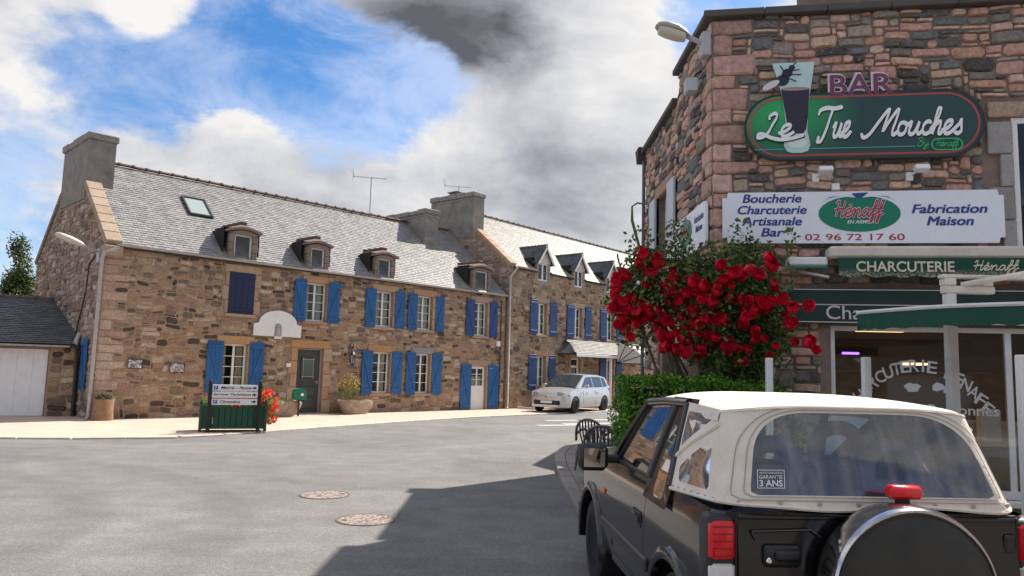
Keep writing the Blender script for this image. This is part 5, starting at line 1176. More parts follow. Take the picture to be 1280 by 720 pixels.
# ------------------------------------------------------------------ handwritten letters (x to the right, y up; x-height 1)
SCRIPT = {
 'L': ([[(.25,1.45),(.22,1.75),(.5,2.0),(.68,1.7),(.48,1.0),(.30,.35),(.02,-.02),(-.32,-.05),(-.30,.22),(.0,.22),(.6,-.12),(1.3,-.28),(2.1,-.12),(2.6,.10)]], 1.05),
 'e': ([[(-.1,.25),(.35,.45),(.62,.8),(.5,1.0),(.2,.85),(.08,.4),(.25,.02),(.6,.1),(.9,.4)]], .85),
 'T': ([[(-.75,1.5),(-.6,1.85),(.1,2.0),(.9,1.95),(1.75,2.05)], [(.75,1.95),(.55,1.3),(.35,.5),(.0,-.2),(-.4,-.25),(-.3,.1)]], 1.2),
 'u': ([[(-.1,.6),(.1,.95),(.15,.8),(.05,.3),(.2,.02),(.5,.2),(.75,.95),(.68,.3),(.85,.03),(1.1,.35)]], 1.0),
 'M': ([[(-1.2,.2),(-1.0,-.15),(-.55,.1),(.0,1.0),(.55,1.85),(.72,1.9),(.6,1.2),(.45,.3),(.8,1.0),(1.3,1.85),(1.45,1.85),(1.35,1.1),(1.2,.35),(1.32,.0),(1.65,.3)]], 1.55),
 'o': ([[(.55,.95),(.2,.85),(.08,.4),(.25,.02),(.6,.15),(.7,.65),(.5,.95),(.7,.8),(1.0,.85)]], .9),
 'c': ([[(.65,.8),(.45,.98),(.15,.75),(.1,.3),(.3,.02),(.65,.15),(.85,.4)]], .75),
 'h': ([[(-.1,.3),(.3,1.0),(.5,1.8),(.35,1.95),(.22,1.5),(.12,.0),(.25,.6),(.55,.95),(.65,.7),(.58,.2),(.72,.0),(.95,.35)]], .9),
 's': ([[(-.1,.25),(.3,.7),(.42,1.05),(.5,.6),(.55,.2),(.3,.0),(.05,.15)]], .7),
 'H': ([[(.0,1.5),(.2,1.85),(.35,1.7),(.25,.8),(.15,.0)], [(.95,1.95),(.85,1.2),(.75,.2),(.85,.0),(1.05,.3)], [(-.1,.8),(.4,.95),(1.0,.95)]], 1.05),
 '\u00e9': ([[(-.1,.25),(.35,.45),(.62,.8),(.5,1.0),(.2,.85),(.08,.4),(.25,.02),(.6,.1),(.9,.4)], [(.35,1.25),(.6,1.5)]], .85),
 'n': ([[(-.1,.5),(.1,.95),(.18,.7),(.12,.0),(.3,.7),(.6,.95),(.7,.6),(.65,.15),(.8,.0),(1.0,.35)]], .95),
 'a': ([[(.68,.85),(.4,.98),(.1,.6),(.15,.1),(.4,.1),(.65,.6),(.72,.95),(.66,.3),(.8,.02),(1.0,.35)]], .95),
 'f': ([[(-.1,.3),(.3,.9),(.55,1.7),(.42,1.95),(.28,1.5),(.2,.2),(.05,-.6),(.25,-.5),(.35,.15),(.7,.45)], [(.0,.9),(.6,1.0)]], .62),
 'B': ([[(.2,1.8),(.15,.9),(.05,.0)], [(.0,1.6),(.5,1.95),(.75,1.5),(.3,1.05),(.75,.8),(.7,.2),(.3,.0),(-.1,.2)]], .95),
 'y': ([[(-.1,.6),(.1,.95),(.1,.4),(.3,.1),(.6,.5),(.72,.95),(.6,.0),(.3,-.6),(.05,-.5),(.5,.05),(.9,.35)]], .85)}
def script(name, word, m, parent, M, x0, x1, z0, h, w, out, slant=.18, thin=.4):
    """word written in joined script; h is the x-height in metres"""
    tot = sum(SCRIPT[c][1] for c in word); sx = (x1-x0)/tot; x = 0
    for k, c in enumerate(word):
        st, adv = SCRIPT[c]; mb = MB()
        ribbon(mb, [[(x+p[0]+p[1]*slant*h/sx, p[1]) for p in q] for q in st], M, x0, z0, sx, h, w, out+k*1e-4, thin=thin); mb.build(name, m, parent); x += adv
def ellipse(cx, cz, a, b, n=32, rot=0.0, y=0.0):
    return [(cx+a*math.cos(2*math.pi*k/n)*math.cos(rot)-b*math.sin(2*math.pi*k/n)*math.sin(rot), y, cz+a*math.cos(2*math.pi*k/n)*math.sin(rot)+b*math.sin(2*math.pi*k/n)*math.cos(rot)) for k in range(n)]
def flat(name, pts, m, parent, M=None): mb = MB(); mb.M = M; mb.poly(pts); return mb.build(name, m, parent)
def stadium(x0, x1, z0, z1, n=14):
    r = (z1-z0)/2; zc = (z0+z1)/2
    return [(x1-r+r*math.cos(-math.pi/2+math.pi*k/n), zc+r*math.sin(-math.pi/2+math.pi*k/n)) for k in range(n+1)]+[(x0+r+r*math.cos(math.pi/2+math.pi*k/n), zc+r*math.sin(math.pi/2+math.pi*k/n)) for k in range(n+1)]
def bar_sign():
    e = empty('bar_sign', on_r(1.85, -.14, 4.95), R_ANG); tag(e, 'round-ended green bar sign with white script, a drink glass and purple BAR letters', 'sign')
    # printed board: bright green at the left turning to near-black green
    t = NT('bar_board_print'); v = t.obj(); sp = t.n('ShaderNodeSeparateXYZ'); t.l(v, sp.inputs[0])
    d = t.n('ShaderNodeVectorMath', operation='DISTANCE'); t.l(t.n('ShaderNodeVectorMath', operation='MULTIPLY').outputs[0], d.inputs[0]); mul = d.inputs[0].links[0].from_node; t.l(v, mul.inputs[0]); mul.inputs[1].default_value = (1, 0, 1.5); d.inputs[1].default_value = (-.98, 0, .27)
    c = t.ramp(d.outputs['Value'], [(0.0, (.015,.46,.11)), (.35, (.008,.30,.075)), (.8, (.006,.09,.05)), (1.0, (.006,.045,.038))]); t.set(col=c, rough=.28, spec=.5, coat=.2)
    mb = MB(); mb.prism(stadium(-1.46, 1.44, -.445, .445), 0, .06, 'y'); mb.build('board', t.m, e)
    def ring(nm, x0, x1, z0, z1, w, m, y):
        o, i = stadium(x0, x1, z0, z1), stadium(x0+w, x1-w, z0+w, z1-w); n = len(o); mb = MB(); mb.add([(p[0], y, p[1]) for p in o]+[(p[0], y, p[1]) for p in i], [(k, (k+1) % n, n+(k+1) % n, n+k) for k in range(n)]); mb.build(nm, m, e)
    ring('red_border', -1.40, 1.38, -.395, .395, .025, mat('board_red', (.42,.06,.05), .4), -.004); ring('dark_rim', -1.46, 1.44, -.445, .445, .03, mat('board_rim', (.02,.02,.022), .4), -.003)
    WI = mat('board_white', (.85,.86,.88), .4); DK = mat('board_shadow', (.004,.008,.008), .6)
    for (m, dx, dz, o) in ((DK, .012, -.012, .006), (WI, 0, 0, .010)):
        script('lettering', 'Le', m, e, I4, -1.23+dx, -.86+dx, -.135+dz, .155, .050, o+.024); script('lettering', 'Tue', m, e, I4, -.50+dx, -.16+dx, -.155+dz, .195, .058, o); script('lettering', 'Mouches', m, e, I4, .16+dx, 1.17+dx, -.145+dz, .170, .055, o)
    GI = mat('board_bright_green', (.03,.45,.12), .4)
    mb = MB(); mb.box(-1.33, .62, -.007, -.004, -.305, -.292); mb.build('underline', mat('board_line', (.10,.35,.28), .4), e)
    script('lettering', 'By', GI, e, I4, .64, .77, -.30, .06, .014, .008); ring('badge', .80, 1.17, -.36, -.20, .018, GI, -.008); script('lettering', 'H\u00e9naff', GI, e, I4, .86, 1.11, -.305, .045, .013, .008)
    # BAR letters standing on the board
    PUR = mat('letter_purple', (.16,.035,.10), .45)
    add_text('letter_outline', 'BAR', mat('letter_pale', (.72,.60,.66), .5), e, I4, (-.41, .41, .375, .70), bold=.055, out=.0)
    o = add_text('big_letters', 'BAR', PUR, e, I4, (-.385, .385, .40, .675), bold=.012, out=.012)
    mb = MB(); mb.box(-.38, .36, .002, .03, .42, .47); mb.build('letter_rail', IRON, e)
    # drink glass cut-out in front of the board, with a fly on its rim
    GP = mat('print_glass', (.50,.66,.66), .3, var=.12, vscale=6); y = -.022
    pr = [(-1.10, .86), (-.575, .86), (-.60, .66), (-.64, .42), (-.665, .12), (-.675, -.08), (-.655, -.16), (-.64, -.25), (-.67, -.33), (-.74, -.355), (-.86, -.355), (-.93, -.33), (-.965, -.25), (-.945, -.16), (-.92, -.08), (-.945, .12), (-.98, .42), (-1.04, .66)]
    mb = MB(); mb.prism([(p[0], p[1]) for p in pr], y, -.002, 'y'); gl = mb.build('drink_glass', GP, e)
    flat('drink', [(-.995, y-.003, .50), (-.64, y-.003, .50), (-.665, y-.003, .12), (-.69, y-.003, -.05), (-.73, y-.003, -.10), (-.88, y-.003, -.10), (-.91, y-.003, -.05), (-.935, y-.003, .12)], mat('print_drink', (.022,.012,.030), .3, var=.4), gl)
    flat('foam', ellipse(-.817, .50, .178, .025, 20, 0, y-.005), mat('print_foam', (.35,.25,.24), .4), gl)
    flat('base_glow', ellipse(-.80, -.22, .12, .08, 20, 0, y-.004), mat('print_glass_lite', (.62,.78,.70), .3), gl)
    FL = mat('print_fly', (.012,.014,.035), .4)
    for (cx, cz, a, b, r) in ((-.975, .62, .085, .075, .3), (-.915, .715, .07, .06, .5), (-.855, .79, .04, .035, 0)): flat('fly_body', ellipse(cx, cz, a, b, 18, r, y-.007), FL, gl)
    flat('fly_wing', ellipse(-1.12, .56, .12, .045, 18, .5, y-.009), mat('print_wing', (.62,.64,.66), .4), gl)
    mb = MB()
    for (a, b) in (((-.90, .74), (-.76, .76)), ((-.90, .70), (-.74, .69)), ((-.92, .66), (-.80, .60)), ((-.95, .74), (-1.0, .82)), ((-.86, .80), (-.80, .86))): mb.tube([(a[0], y-.008, a[1]), (b[0], y-.008, b[1])], .006, 4)
    mb.build('fly_legs', FL, gl)
    mb = MB(); mb.box(-1.2, 1.2, .06, .12, -.2, -.14); mb.box(-1.2, 1.2, .06, .12, .14, .2); mb.build('mounting_rail', ZINC, e)
bar_sign()
def heart_logo(e, M, cx, cz, a, b, y):
    pts = []
    for k in range(40):
        t = 2*math.pi*k/40; r = 1-.16*math.exp(-((t-math.pi/2)/.22)**2); pts.append((cx+a*math.cos(t)*r, -y, cz+b*math.sin(t)*r))
    lg = flat('logo_heart', pts, SIGNGREEN, e, M)
    flat('logo_crown', [(cx-.09*a/.5, -y-.002, cz+b*1.12), (cx+.12*a/.5, -y-.002, cz+b*1.16), (cx+.03*a/.5, -y-.002, cz+b*.86), (cx-.03*a/.5, -y-.002, cz+b*.84)], SIGNBLUE, lg, M)
    for sg in (-1, 1): flat('logo_stroke', [(cx+sg*a*.45, -y-.001, cz+b*1.0), (cx+sg*a*.75, -y-.001, cz+b*.86), (cx+sg*a*.98, -y-.001, cz+b*.55), (cx+sg*a*.72, -y-.001, cz+b*.92)], SIGNBLUE, lg, M)
    script('logo_script', 'H\u00e9naff', mat('logo_white', (.8,.8,.8), .4), lg, M, cx-a*.62, cx+a*.55, cz-b*.18, b*.46, a*.085, y+.004, thin=.6); script('logo_script', 'H\u00e9naff', SIGNRED, lg, M, cx-a*.62, cx+a*.55, cz-b*.18, b*.46, a*.05, y+.009, thin=.6)
    add_text('logo_lettering', 'EN ARMOR', MATS['logo_white'], lg, M, (cx-a*.30, cx+a*.35, cz-b*.56, cz-b*.36), shear=.25, bold=.015, out=y+.004)
def panel_sign():
    e = empty('shop_sign', on_r(1.80, -.09, 3.76), R_ANG); tag(e, 'wide white sign board with notched corners, blue words, green heart logo and telephone number', 'sign')
    W, H, n = 1.68, .335, .07
    pts = [(-W, -H+n), (-W+n*.8, -H+n), (-W+n, -H), (W-n, -H), (W-n*.8, -H+n), (W, -H+n), (W, H-n), (W-n*.8, H-n), (W-n, H), (-W+n, H), (-W+n*.8, H-n), (-W, H-n)]
    mb = MB(); mb.prism(pts, 0, .04, 'y'); mb.build('board', SIGNWHITE, e)
    for (s, x0, x1, zc) in (('Boucherie', -1.43, -.70, .245), ('Charcuterie', -1.49, -.64, .095), ('Artisanale', -1.44, -.70, -.055), ('Bar', -1.20, -.92, -.20)): cut_text(e, s, SIGNBLUE, x0, x1, zc-.05, zc+.06, shear=.22, bold=.004, heavy=.007)
    for (s, x0, x1, zc) in (('Fabrication', .62, 1.48, .09), ('Maison', .79, 1.32, -.065)): cut_text(e, s, SIGNBLUE, x0, x1, zc-.05, zc+.06, shear=.22, heavy=.010)
    cut_text(e, '02 96 72 17 60', SIGNRED, -.66, .53, -.30, -.215, bold=.008)
    heart_logo(e, I4, 0, .045, .49, .235, .005)
    mb = MB()
    for x in (-1.5, 0, 1.5): mb.box(x-.03, x+.03, .04, .08, -.3, .3)
    mb.build('mounting_rail', ZINC, e)
panel_sign()
def side_sign():
    e = empty('shop_sign', C0, R_ANG); tag(e, 'white notched sign board with green heart logo on the street side wall, seen edge-on', 'sign')
    M = SM @ Matrix.Translation((-1.03, -.09, 3.73)); W, H, n = 1.0, .30, .06
    pts = [(-W, -H+n), (-W+n, -H), (W-n, -H), (W, -H+n), (W, H-n), (W-n, H), (-W+n, H), (-W, H-n)]
    mb = MB(); mb.M = M; mb.prism(pts, 0, .04, 'y'); mb.build('board', SIGNWHITE, e)
    heart_logo(e, M, -.1, .04, .38, .21, .005)
    for (s, x0, x1, zc) in (('Boucherie', -.9, -.55, .18), ('Bar', -.85, -.6, -.1), ('Fabrication', .42, .92, .12), ('Maison', .5, .85, -.02)): add_text('lettering', s, SIGNBLUE, e, M, (x0, x1, zc-.04, zc+.05), shear=.22, bold=.004, heavy=.007)
    add_text('lettering', '02 96 72 17 60', SIGNRED, e, M, (-.45, .35, -.26, -.20), bold=.008)
    mb = MB(); mb.M = M; mb.box(-.9, -.84, .04, .08, -.2, .2); mb.box(.84, .9, .04, .08, -.2, .2); mb.build('mounting_rail', ZINC, e)
side_sign()
def fittings():
    SH_ = mat('lamp_alloy', (.42,.42,.42), .45, var=.1)
    # street lamp at the eaves
    e = empty('street_lamp', on_r(-.05, .05, 6.0), R_ANG); tag(e, 'grey street lamp head on a short arm at the eaves of the corner building', 'street lamp')
    M = frame((0, 0, 0), (-c10*1, -s10*1, 0), (s10, -c10, 0))
    mb = MB(); mb.M = M; mb.bbox(-.02, .10, -.09, .09, .02, .36, .015); mb.build('bracket_box', SH_, e)
    mb = MB(); mb.M = M; mb.tube([(.08, 0, .22), (.32, -.02, .34)], .035, 8); mb.build('arm', SH_, e)
    secs = [(.26, .05, .045, .31), (.32, .085, .08, .34), (.42, .125, .105, .37), (.58, .13, .10, .41), (.68, .10, .07, .43), (.72, .04, .03, .435)]; n = 14; V = []
    for (x, w, h, z) in secs:
        for k in range(n): a = 2*math.pi*k/n; V.append((x, w*math.cos(a), z+h*math.sin(a)*(1.0 if math.sin(a) > 0 else .35)))
    mb = MB(); mb.M = M; mb.add(V, [(i*n+k, i*n+(k+1) % n, (i+1)*n+(k+1) % n, (i+1)*n+k) for i in range(len(secs)-1) for k in range(n)]+[tuple(range(n))[::-1], tuple(range((len(secs)-1)*n, len(secs)*n))]); mb.build('lamp_head', mat('lamp_shell_grey', (.34,.32,.29), .5, var=.15), e, smooth=True)
    V = []
    for (x, w, h, z) in secs[1:5]:
        for k in range(n): a = 2*math.pi*k/n; V.append((x, w*.85*math.cos(a), z-.03+h*.95*math.sin(a)))
    mb = MB(); mb.M = M; mb.add(V, [(i*n+k, i*n+(k+1) % n, (i+1)*n+(k+1) % n, (i+1)*n+k) for i in range(3) for k in range(n)]+[tuple(range(n))[::-1], tuple(range(3*n, 4*n))]); mb.build('diffuser', mat('lamp_diffuser', (.62,.58,.48), .3), e, smooth=True)
    # floodlight
    e = empty('floodlight', on_r(-.06, .45, 5.55), R_ANG); tag(e, 'small square grey floodlight under the street lamp on the side wall', 'floodlight')
    M2 = M @ Matrix.Translation((0, 0, .0)); mb = MB(); mb.M = M2; mb.bbox(.12, .28, -.10, .10, .1, .32, .02); mb.build('housing', SH_, e)
    mb = MB(); mb.M = M2; mb.box(.13, .27, .101, .108, .12, .30); mb.build('lens', mat('flood_lens', (.55,.58,.60), .15, spec=.6), e)
    mb = MB(); mb.M = M2; mb.tube([(-.02, 0, .45), (.1, 0, .42), (.2, 0, .3)], .012, 6); mb.build('bracket', IRON, e)
    mb = MB(); mb.M = M2; mb.tube([(.0, -.2, .8), (-.0, -.18, .5), (.0, -.05, .43)], .01, 5); mb.build('cable', IRON, e)
    # sign spot lamps and a junction box
    for (x, lab) in ((1.30, 'small white spot lamp under the bar sign, left of the pair'), (2.43, 'small white spot lamp under the bar sign, right of the pair')):
        e = empty('spot_lamp', on_r(x, -.02, 4.24), R_ANG); tag(e, lab, 'spot lamp', 'spot lamps under the bar sign')
        mb = MB(); mb.bbox(-.05, .03, -.05, .03, -.01, .10, .006); mb.build('base', WHITE_PVC, e); mb = MB(); mb.tube([(0, -.04, .06), (.06, -.14, .09)], .012, 6); mb.build('arm', WHITE_PVC, e)
        mb = MB(); mb.M = Matrix.Translation((.08, -.2, .09)) @ Matrix.Rotation(R_(-25), 4, 'X'); mb.bbox(-.085, .085, -.05, .05, -.02, .05, .01); mb.build('lamp_housing', WHITE_PVC, e); mb = MB(); mb.M = Matrix.Translation((.08, -.2, .09)) @ Matrix.Rotation(R_(-25), 4, 'X'); mb.box(-.07, .07, -.04, .04, .051, .055); mb.build('lens', mat('spot_lens', (.7,.7,.72), .15), e)
    mb = MB(); mb.bbox(-.045, .045, -.06, 0, -.045, .045, .006); o = mb.build('junction_box', WHITE_PVC, None, loc=on_r(1.53, -.03, 4.16), rotz=R_ANG); tag(o, 'tiny white junction box on the wall between the two spot lamps', 'box')
    # dark green fascia board of the shop
    e = empty('fascia_sign', on_r(.93, -.05, 2.40), R_ANG); tag(e, 'long dark green fascia board with white rules and pale serif lettering over the shop window', 'sign')
    FG = mat('fascia_green', (.005,.032,.027), .6, var=.15); FW = mat('fascia_white', (.62,.62,.60), .5)
    mb = MB(); pts = [(0, 0), (5.3, 0), (5.3, .44), (.10, .44), (.03, .40), (0, .33)]; mb.prism(pts, -.08, .0, 'y'); mb.build('board', FG, e)
    mb = MB()
    for z in (.015, .235, .425): mb.box(.06 if z > .1 else .0, 5.3, -.085, -.081, z-.006, z+.006)
    mb.build('white_rule', FW, e)
    add_text('lettering', 'Charcuterie', FW, e, I4, (.44, 1.72, .05, .225), bold=.004, out=.086); add_text('lettering', 'Artisanale', FW, e, I4, (1.84, 2.92, .05, .225), bold=.004, out=.086)
    # wall awning, rolled in
    e = empty('shop_awning', on_r(1.38, 0, 3.2), R_ANG); tag(e, 'rolled-in awning with cream cassette and scalloped green valance lettered for the butcher shop', 'awning')
    CAS = mat('awning_cream', (.66,.60,.52), .5, var=.15, vscale=4)
    mb = MB(); mb.bbox(0, 5.0, -.33, -.06, .0, .15, .03); mb.build('cassette', CAS, e); mb = MB(); mb.bbox(.5, .6, -.08, .04, .02, .13, .005); mb.bbox(4.3, 4.4, -.08, .04, .02, .13, .005); mb.build('bracket', CAS, e)
    VG = NT('valance_green'); v = VG.obj(); sp = VG.n('ShaderNodeSeparateXYZ'); VG.l(v, sp.inputs[0]); f = VG.math('MULTIPLY', VG.rng(sp.outputs[2], -.24, -.12, 1, 0), VG.rng(VG.noise(v, 45, 4, .7), .42, .58)); VG.set(col=VG.mix(f, (.008,.07,.045), (.42,.38,.24)), rough=.85)
    mb = MB(); n = 110
    def vz(u): x = u*4.9; return -.215-.028*abs(math.sin(math.pi*x/.30))
    mb.grid(lambda u, v: (.10+4.85*u, -.335-.012*math.sin(u*40)*v, -.0+vz(u)*v), n, 4); mb.build('valance', VG.m, e, smooth=True)
    LC = mat('awning_letter', (.70,.64,.50), .7, var=.15, vscale=12); add_text('lettering', 'CHARCUTERIE', LC, e, I4, (.30, 1.41, -.175, -.045), bold=.02, out=.352); script('lettering', 'H\u00e9naff', LC, e, I4, 1.62, 2.10, -.15, .06, .018, .352)
    # cassette of the neighbouring awning, smaller
    e = empty('awning_box', on_r(.90, 0, 3.08), R_ANG); tag(e, 'small white awning box with a green edge left of the lettered awning', 'awning')
    mb = MB(); mb.bbox(0, .47, -.28, -.06, .03, .14, .02); mb.build('cassette', WHITE_PVC, e); mb = MB(); mb.box(0, .47, -.27, -.25, 0, .03); mb.build('fabric_edge', mat('teal_cloth', (.02,.20,.15), .8), e); mb = MB(); mb.tube([(.1, -.05, .0), (.47, -.30, -.12)], .02, 6); mb.build('arm', CAS, e)
    # terrace awning on its own post
    e = empty('terrace_awning', (4.05, 6.8, .066)); tag(e, 'free-standing terrace awning on a white post with a wrinkled dark green valance', 'awning')
    PW = mat('post_white', (.66,.65,.64), .4, var=.1); off = Vector((4.05, 6.8, .066))
    mb = MB(); mb.bbox(-.045, .045, -.045, .045, 0, 2.46, .01); mb.build('post', PW, e); mb = MB(); mb.bbox(-.2, .2, -.2, .2, 0, .02, .005); mb.build('foot_plate', PW, e)
    mb = MB(); mb.bbox(-.06, .40, -.05, .05, 2.46, 2.53, .01); mb.bbox(-.06, .04, -.06, .06, 2.53, 2.60, .01); mb.bbox(.28, .38, -.06, .06, 2.53, 2.60, .01); mb.bbox(-.08, 1.8, -.05, .05, 2.60, 2.635, .01); mb.build('beam', CAS, e)
    mb = MB(); mb.tube([(.1, -.02, 2.54), (.7, -.5, 2.66), (1.6, -1.0, 2.72)], .028, 6); mb.build('arm', CAS, e)
    line = [(3.11, 6.62), (3.16, 6.40), (3.42, 5.81), (3.79, 5.44), (4.4, 4.95), (5.2, 4.5)]; pl = catmull([(a, b, 0) for a, b in line], 10); pl = [p-Vector((off.x, off.y, 0)) for p in pl]; N = len(pl)-1
    GR = mat('valance_dark', (.006,.062,.040), .8, var=.2, vscale=6)
    def vp(u, v):
        i = min(N-1, int(u*N)); p = pl[i].lerp(pl[i+1], u*N-i); wr = .012*math.sin(u*130)*v*max(0, 1-u*1.6); t = (pl[i+1]-pl[i]).normalized(); return (p.x-t.y*wr*-1, p.y+t.x*wr*-1, 2.29-off.z-.14*v-.006*math.sin(u*90)*v)
    mb = MB(); mb.grid(vp, 150, 5); mb.build('valance', GR, e, smooth=True)
    mb = MB(); mb.tube([(p.x, p.y, 2.305-off.z) for p in pl], .018, 6); mb.build('front_bar', PW, e)
    mb = MB()
    def cp(u, v):
        i = min(N-1, int(u*N)); p = pl[i].lerp(pl[i+1], u*N-i); q = Vector((-.15+2.4*u, .15-.4*u, 0)); r_ = p.lerp(q, v); return (r_.x, r_.y, (2.30-off.z)*(1-v)+(2.35-off.z)*v-.01*math.sin(math.pi*v))
    mb.grid(cp, 40, 8); mb.build('canopy', mat('canopy_cream', (.60,.56,.50), .85), e, smooth=True)
    # glass wind screen between white posts
    e = empty('wind_screen', (2.89, 8.28, .066)); tag(e, 'glass terrace wind screen between white posts on the terrace behind the jeep', 'screen'); o0 = Vector((2.89, 8.28))
    ps = [Vector((2.89, 8.28)), Vector((3.32, 6.92)), Vector((3.64, 5.27)), Vector((3.92, 3.75))]; H = 1.92-.066
    for p in ps: mb = MB(); d = p-o0; mb.bbox(d.x-.035, d.x+.035, d.y-.035, d.y+.035, 0, H, .008); mb.build('post', WHITE_PVC, e)
    for i in range(3):
        a, b = ps[i]-o0, ps[i+1]-o0; t = (b-a).normalized(); a = a+t*.05; b = b-t*.05
        mb = MB(); mb.poly([(a.x, a.y, .12), (b.x, b.y, .12), (b.x, b.y, H-.01), (a.x, a.y, H-.01)]); mb.build('glass_panel', CLEAR, e)
        mb = MB(); mb.tube([(a.x, a.y, .10), (b.x, b.y, .10)], .025, 6); mb.build('rail', WHITE_PVC, e)
    # unseen low wing behind the bar, placed and sized for its shadow on the road
    WM = RMW.inverted() @ Matrix.Translation((3.9, 15.2, 0)); mb = MB(); mb.M = WM; mb.box(0, 6, 0, 4.2, 0, 4.4); e = mb.build('unseen_rear_wing', MORTAR_R, BAR); mb = MB(); mb.M = WM; mb.prism([(-.1, 4.41), (4.3, 4.41), (2.1, 5.6)], .0, 6.1, 'x'); mb.build('unseen_wing_roof', SLATE_D, e)
fittings()
# ------------------------------------------------------------------ roses, hedge, chairs
def rose_mesh(g, m):
    """cupped bloom: overlapping petals laid on nested shells"""
    mb = MB()
    for shell, (cnt, rad, lo, hi) in enumerate(((3, .26, .1, 1.5), (4, .42, .25, 1.75), (5, .58, .45, 1.95), (6, .72, .75, 2.1))):
        for k in range(cnt):
            a = 2*math.pi*k/cnt+shell*.6+g.uniform(-.15, .15); wd = 2*math.pi/cnt*.72; r = g.random(); fl = g.uniform(.9, 1.12)
            def pp(u, v):
                an = a+(u-.5)*2*wd*(1-.35*v*v); pol = hi+(lo-hi)*v; rr_ = rad*fl*(1+.22*v*v*(.4+shell*.3))*(1+.06*math.sin(7*u+k)); return (rr_*math.sin(pol)*math.cos(an), rr_*math.sin(pol)*math.sin(an), rr_*math.cos(pol)*.95-.1)
            mb.grid(pp, 3, 3, r)
    return mb.mesh('flower', m, smooth=True)
def roses():
    e = empty('climbing_rose', (2.45, 9.05, .066)); tag(e, 'large climbing rose bush full of red blooms at the corner of the bar', 'rose bush'); g = random.Random(77); O = Vector((2.45, 9.05, .066))
    tc = NT('rose_petal'); r = tc.attr(); fr = tc.n('ShaderNodeObjectInfo').outputs['Random']
    c = tc.ramp(tc.math('ADD', tc.math('MULTIPLY', r, .5), tc.math('MULTIPLY', fr, .5)), [(0, (.42,.002,.014)), (.45, (.70,.006,.035)), (.75, (.84,.016,.06)), (1, (.88,.05,.14))]); tc.set(col=c, rough=.5, spec=.35)
    tl = tc.n('ShaderNodeBsdfTranslucent'); tc.l(c, tl.inputs[0]); mx = tc.n('ShaderNodeMixShader'); mx.inputs[0].default_value = .25; tc.l(tc.b.outputs[0], mx.inputs[1]); tc.l(tl.outputs[0], mx.inputs[2]); tc.l(mx.outputs[0], tc.out.inputs[0])
    protos = [rose_mesh(random.Random(i), tc.m) for i in range(5)]
    # blooms: (across, up, how far in front of the wall corner)
    pix = [(85,180),(65,230),(40,300),(80,290),(80,330),(95,360),(85,430),(120,470),(165,205),(195,145),(200,90),(240,65),(240,130),(225,170),(170,285),(130,300),(150,340),(220,220),(250,260),(295,250),(275,210),(315,195),(335,270),(385,190),(390,235),(415,235),(420,270),(435,285),(380,285),(430,320),(430,345),(270,355),(215,385),(245,400),(325,395),(380,365),(360,335),(370,440),(360,490),(380,510),(350,545),(270,490),(470,445),(530,420),(550,150),(540,200),(570,175),(500,240),(510,320),(555,310),(625,185),(620,325),(640,290),(700,310),(745,305),(755,220),(785,255),(725,135),(690,140),(625,385),(680,440),(708,410),(585,480),(555,505),(625,510),(830,325),(835,350),(870,475),(835,485),(810,475),(880,490),(605,575),(700,580),(450,545),(275,440),(300,470),(105,320),(60,215),(205,60),(520,180),(440,250),(400,260),(660,300),(715,300),(345,480),(480,460),(120,405),(155,390),(190,330),(300,300),(460,350),(590,250),(650,350),(770,300),(800,400),(740,470),(500,400),(420,400),(330,330),(250,330)]
    for (a, b) in pix:
        X = (a-450)*.2778*.0094+2.33; Z = 3.38-.00265*b
        wallx = X-2.63; dep = .80+g.uniform(-.16, .14)
        y = 9.63-max(wallx, 0)*.176-dep+(.35*max(0, -wallx-.1))
        for k in range(g.choice([1, 2, 3, 3])):
            p = Vector((X+g.gauss(0, .05), y+g.gauss(0, .05), Z+g.gauss(0, .05)))-O; s = g.uniform(.055, .098)
            o = link('flower', g.choice(protos), e, p); o.scale = (s, s, s)
            d = Vector((g.gauss(-.1, .35), -1, g.gauss(.25, .35))); o.rotation_euler = d.to_track_quat('Z', 'Y').to_euler()
    ells = [((-.85, .25, 2.55), (.42, .40, .62)), ((-.45, .10, 2.75), (.48, .42, .52)), ((.0, -.02, 2.50), (.50, .40, .62)), ((.45, -.05, 2.70), (.45, .34, .55)), ((.70, -.05, 2.35), (.38, .32, .62)), ((.2, -.0, 2.0), (.55, .36, .36)), ((.62, .05, 1.85), (.32, .25, .45)), ((.45, .1, 3.15), (.22, .22, .34)), ((-.75, .2, 3.1), (.25, .25, .22)), ((.05, .1, 3.05), (.25, .25, .30)), ((.3, .15, 1.55), (.5, .3, .5))]
    ells = [((c[0], c[1]+.12, c[2]), r_) for c, r_ in ells]
    tag(leaf_blob(e, 'foliage', ells, 9000, .075, [(.022,.055,.012),(.042,.095,.018),(.065,.14,.028),(.11,.19,.04),(.19,.24,.06)], 78, shell=.25, asp=.6), kind='stuff')
    mb = MB(); 
    for k in range(22):
        a = Vector((g.uniform(-.15, .9), .3, 0)); c = g.choice(ells); t = Vector(c[0])+Vector((g.uniform(-.4, .4), g.uniform(-.2, .2), g.uniform(-.2, .5))); mb.tube(catmull([a, a.lerp(t, .4)+Vector((g.uniform(-.1, .1), 0, .2)), t, t+Vector((g.uniform(-.3, .3), -.1, g.uniform(.0, .3)))], 4), [.02]*9+[.012]*3+[.006], 5)
    mb.build('canes', mat('rose_cane', (.10,.11,.05), .7, var=.3), e)
    # loose sprays reaching up the wall
    sp = MB(); cols = [(.05,.09,.02),(.09,.14,.03),(.16,.17,.05)]
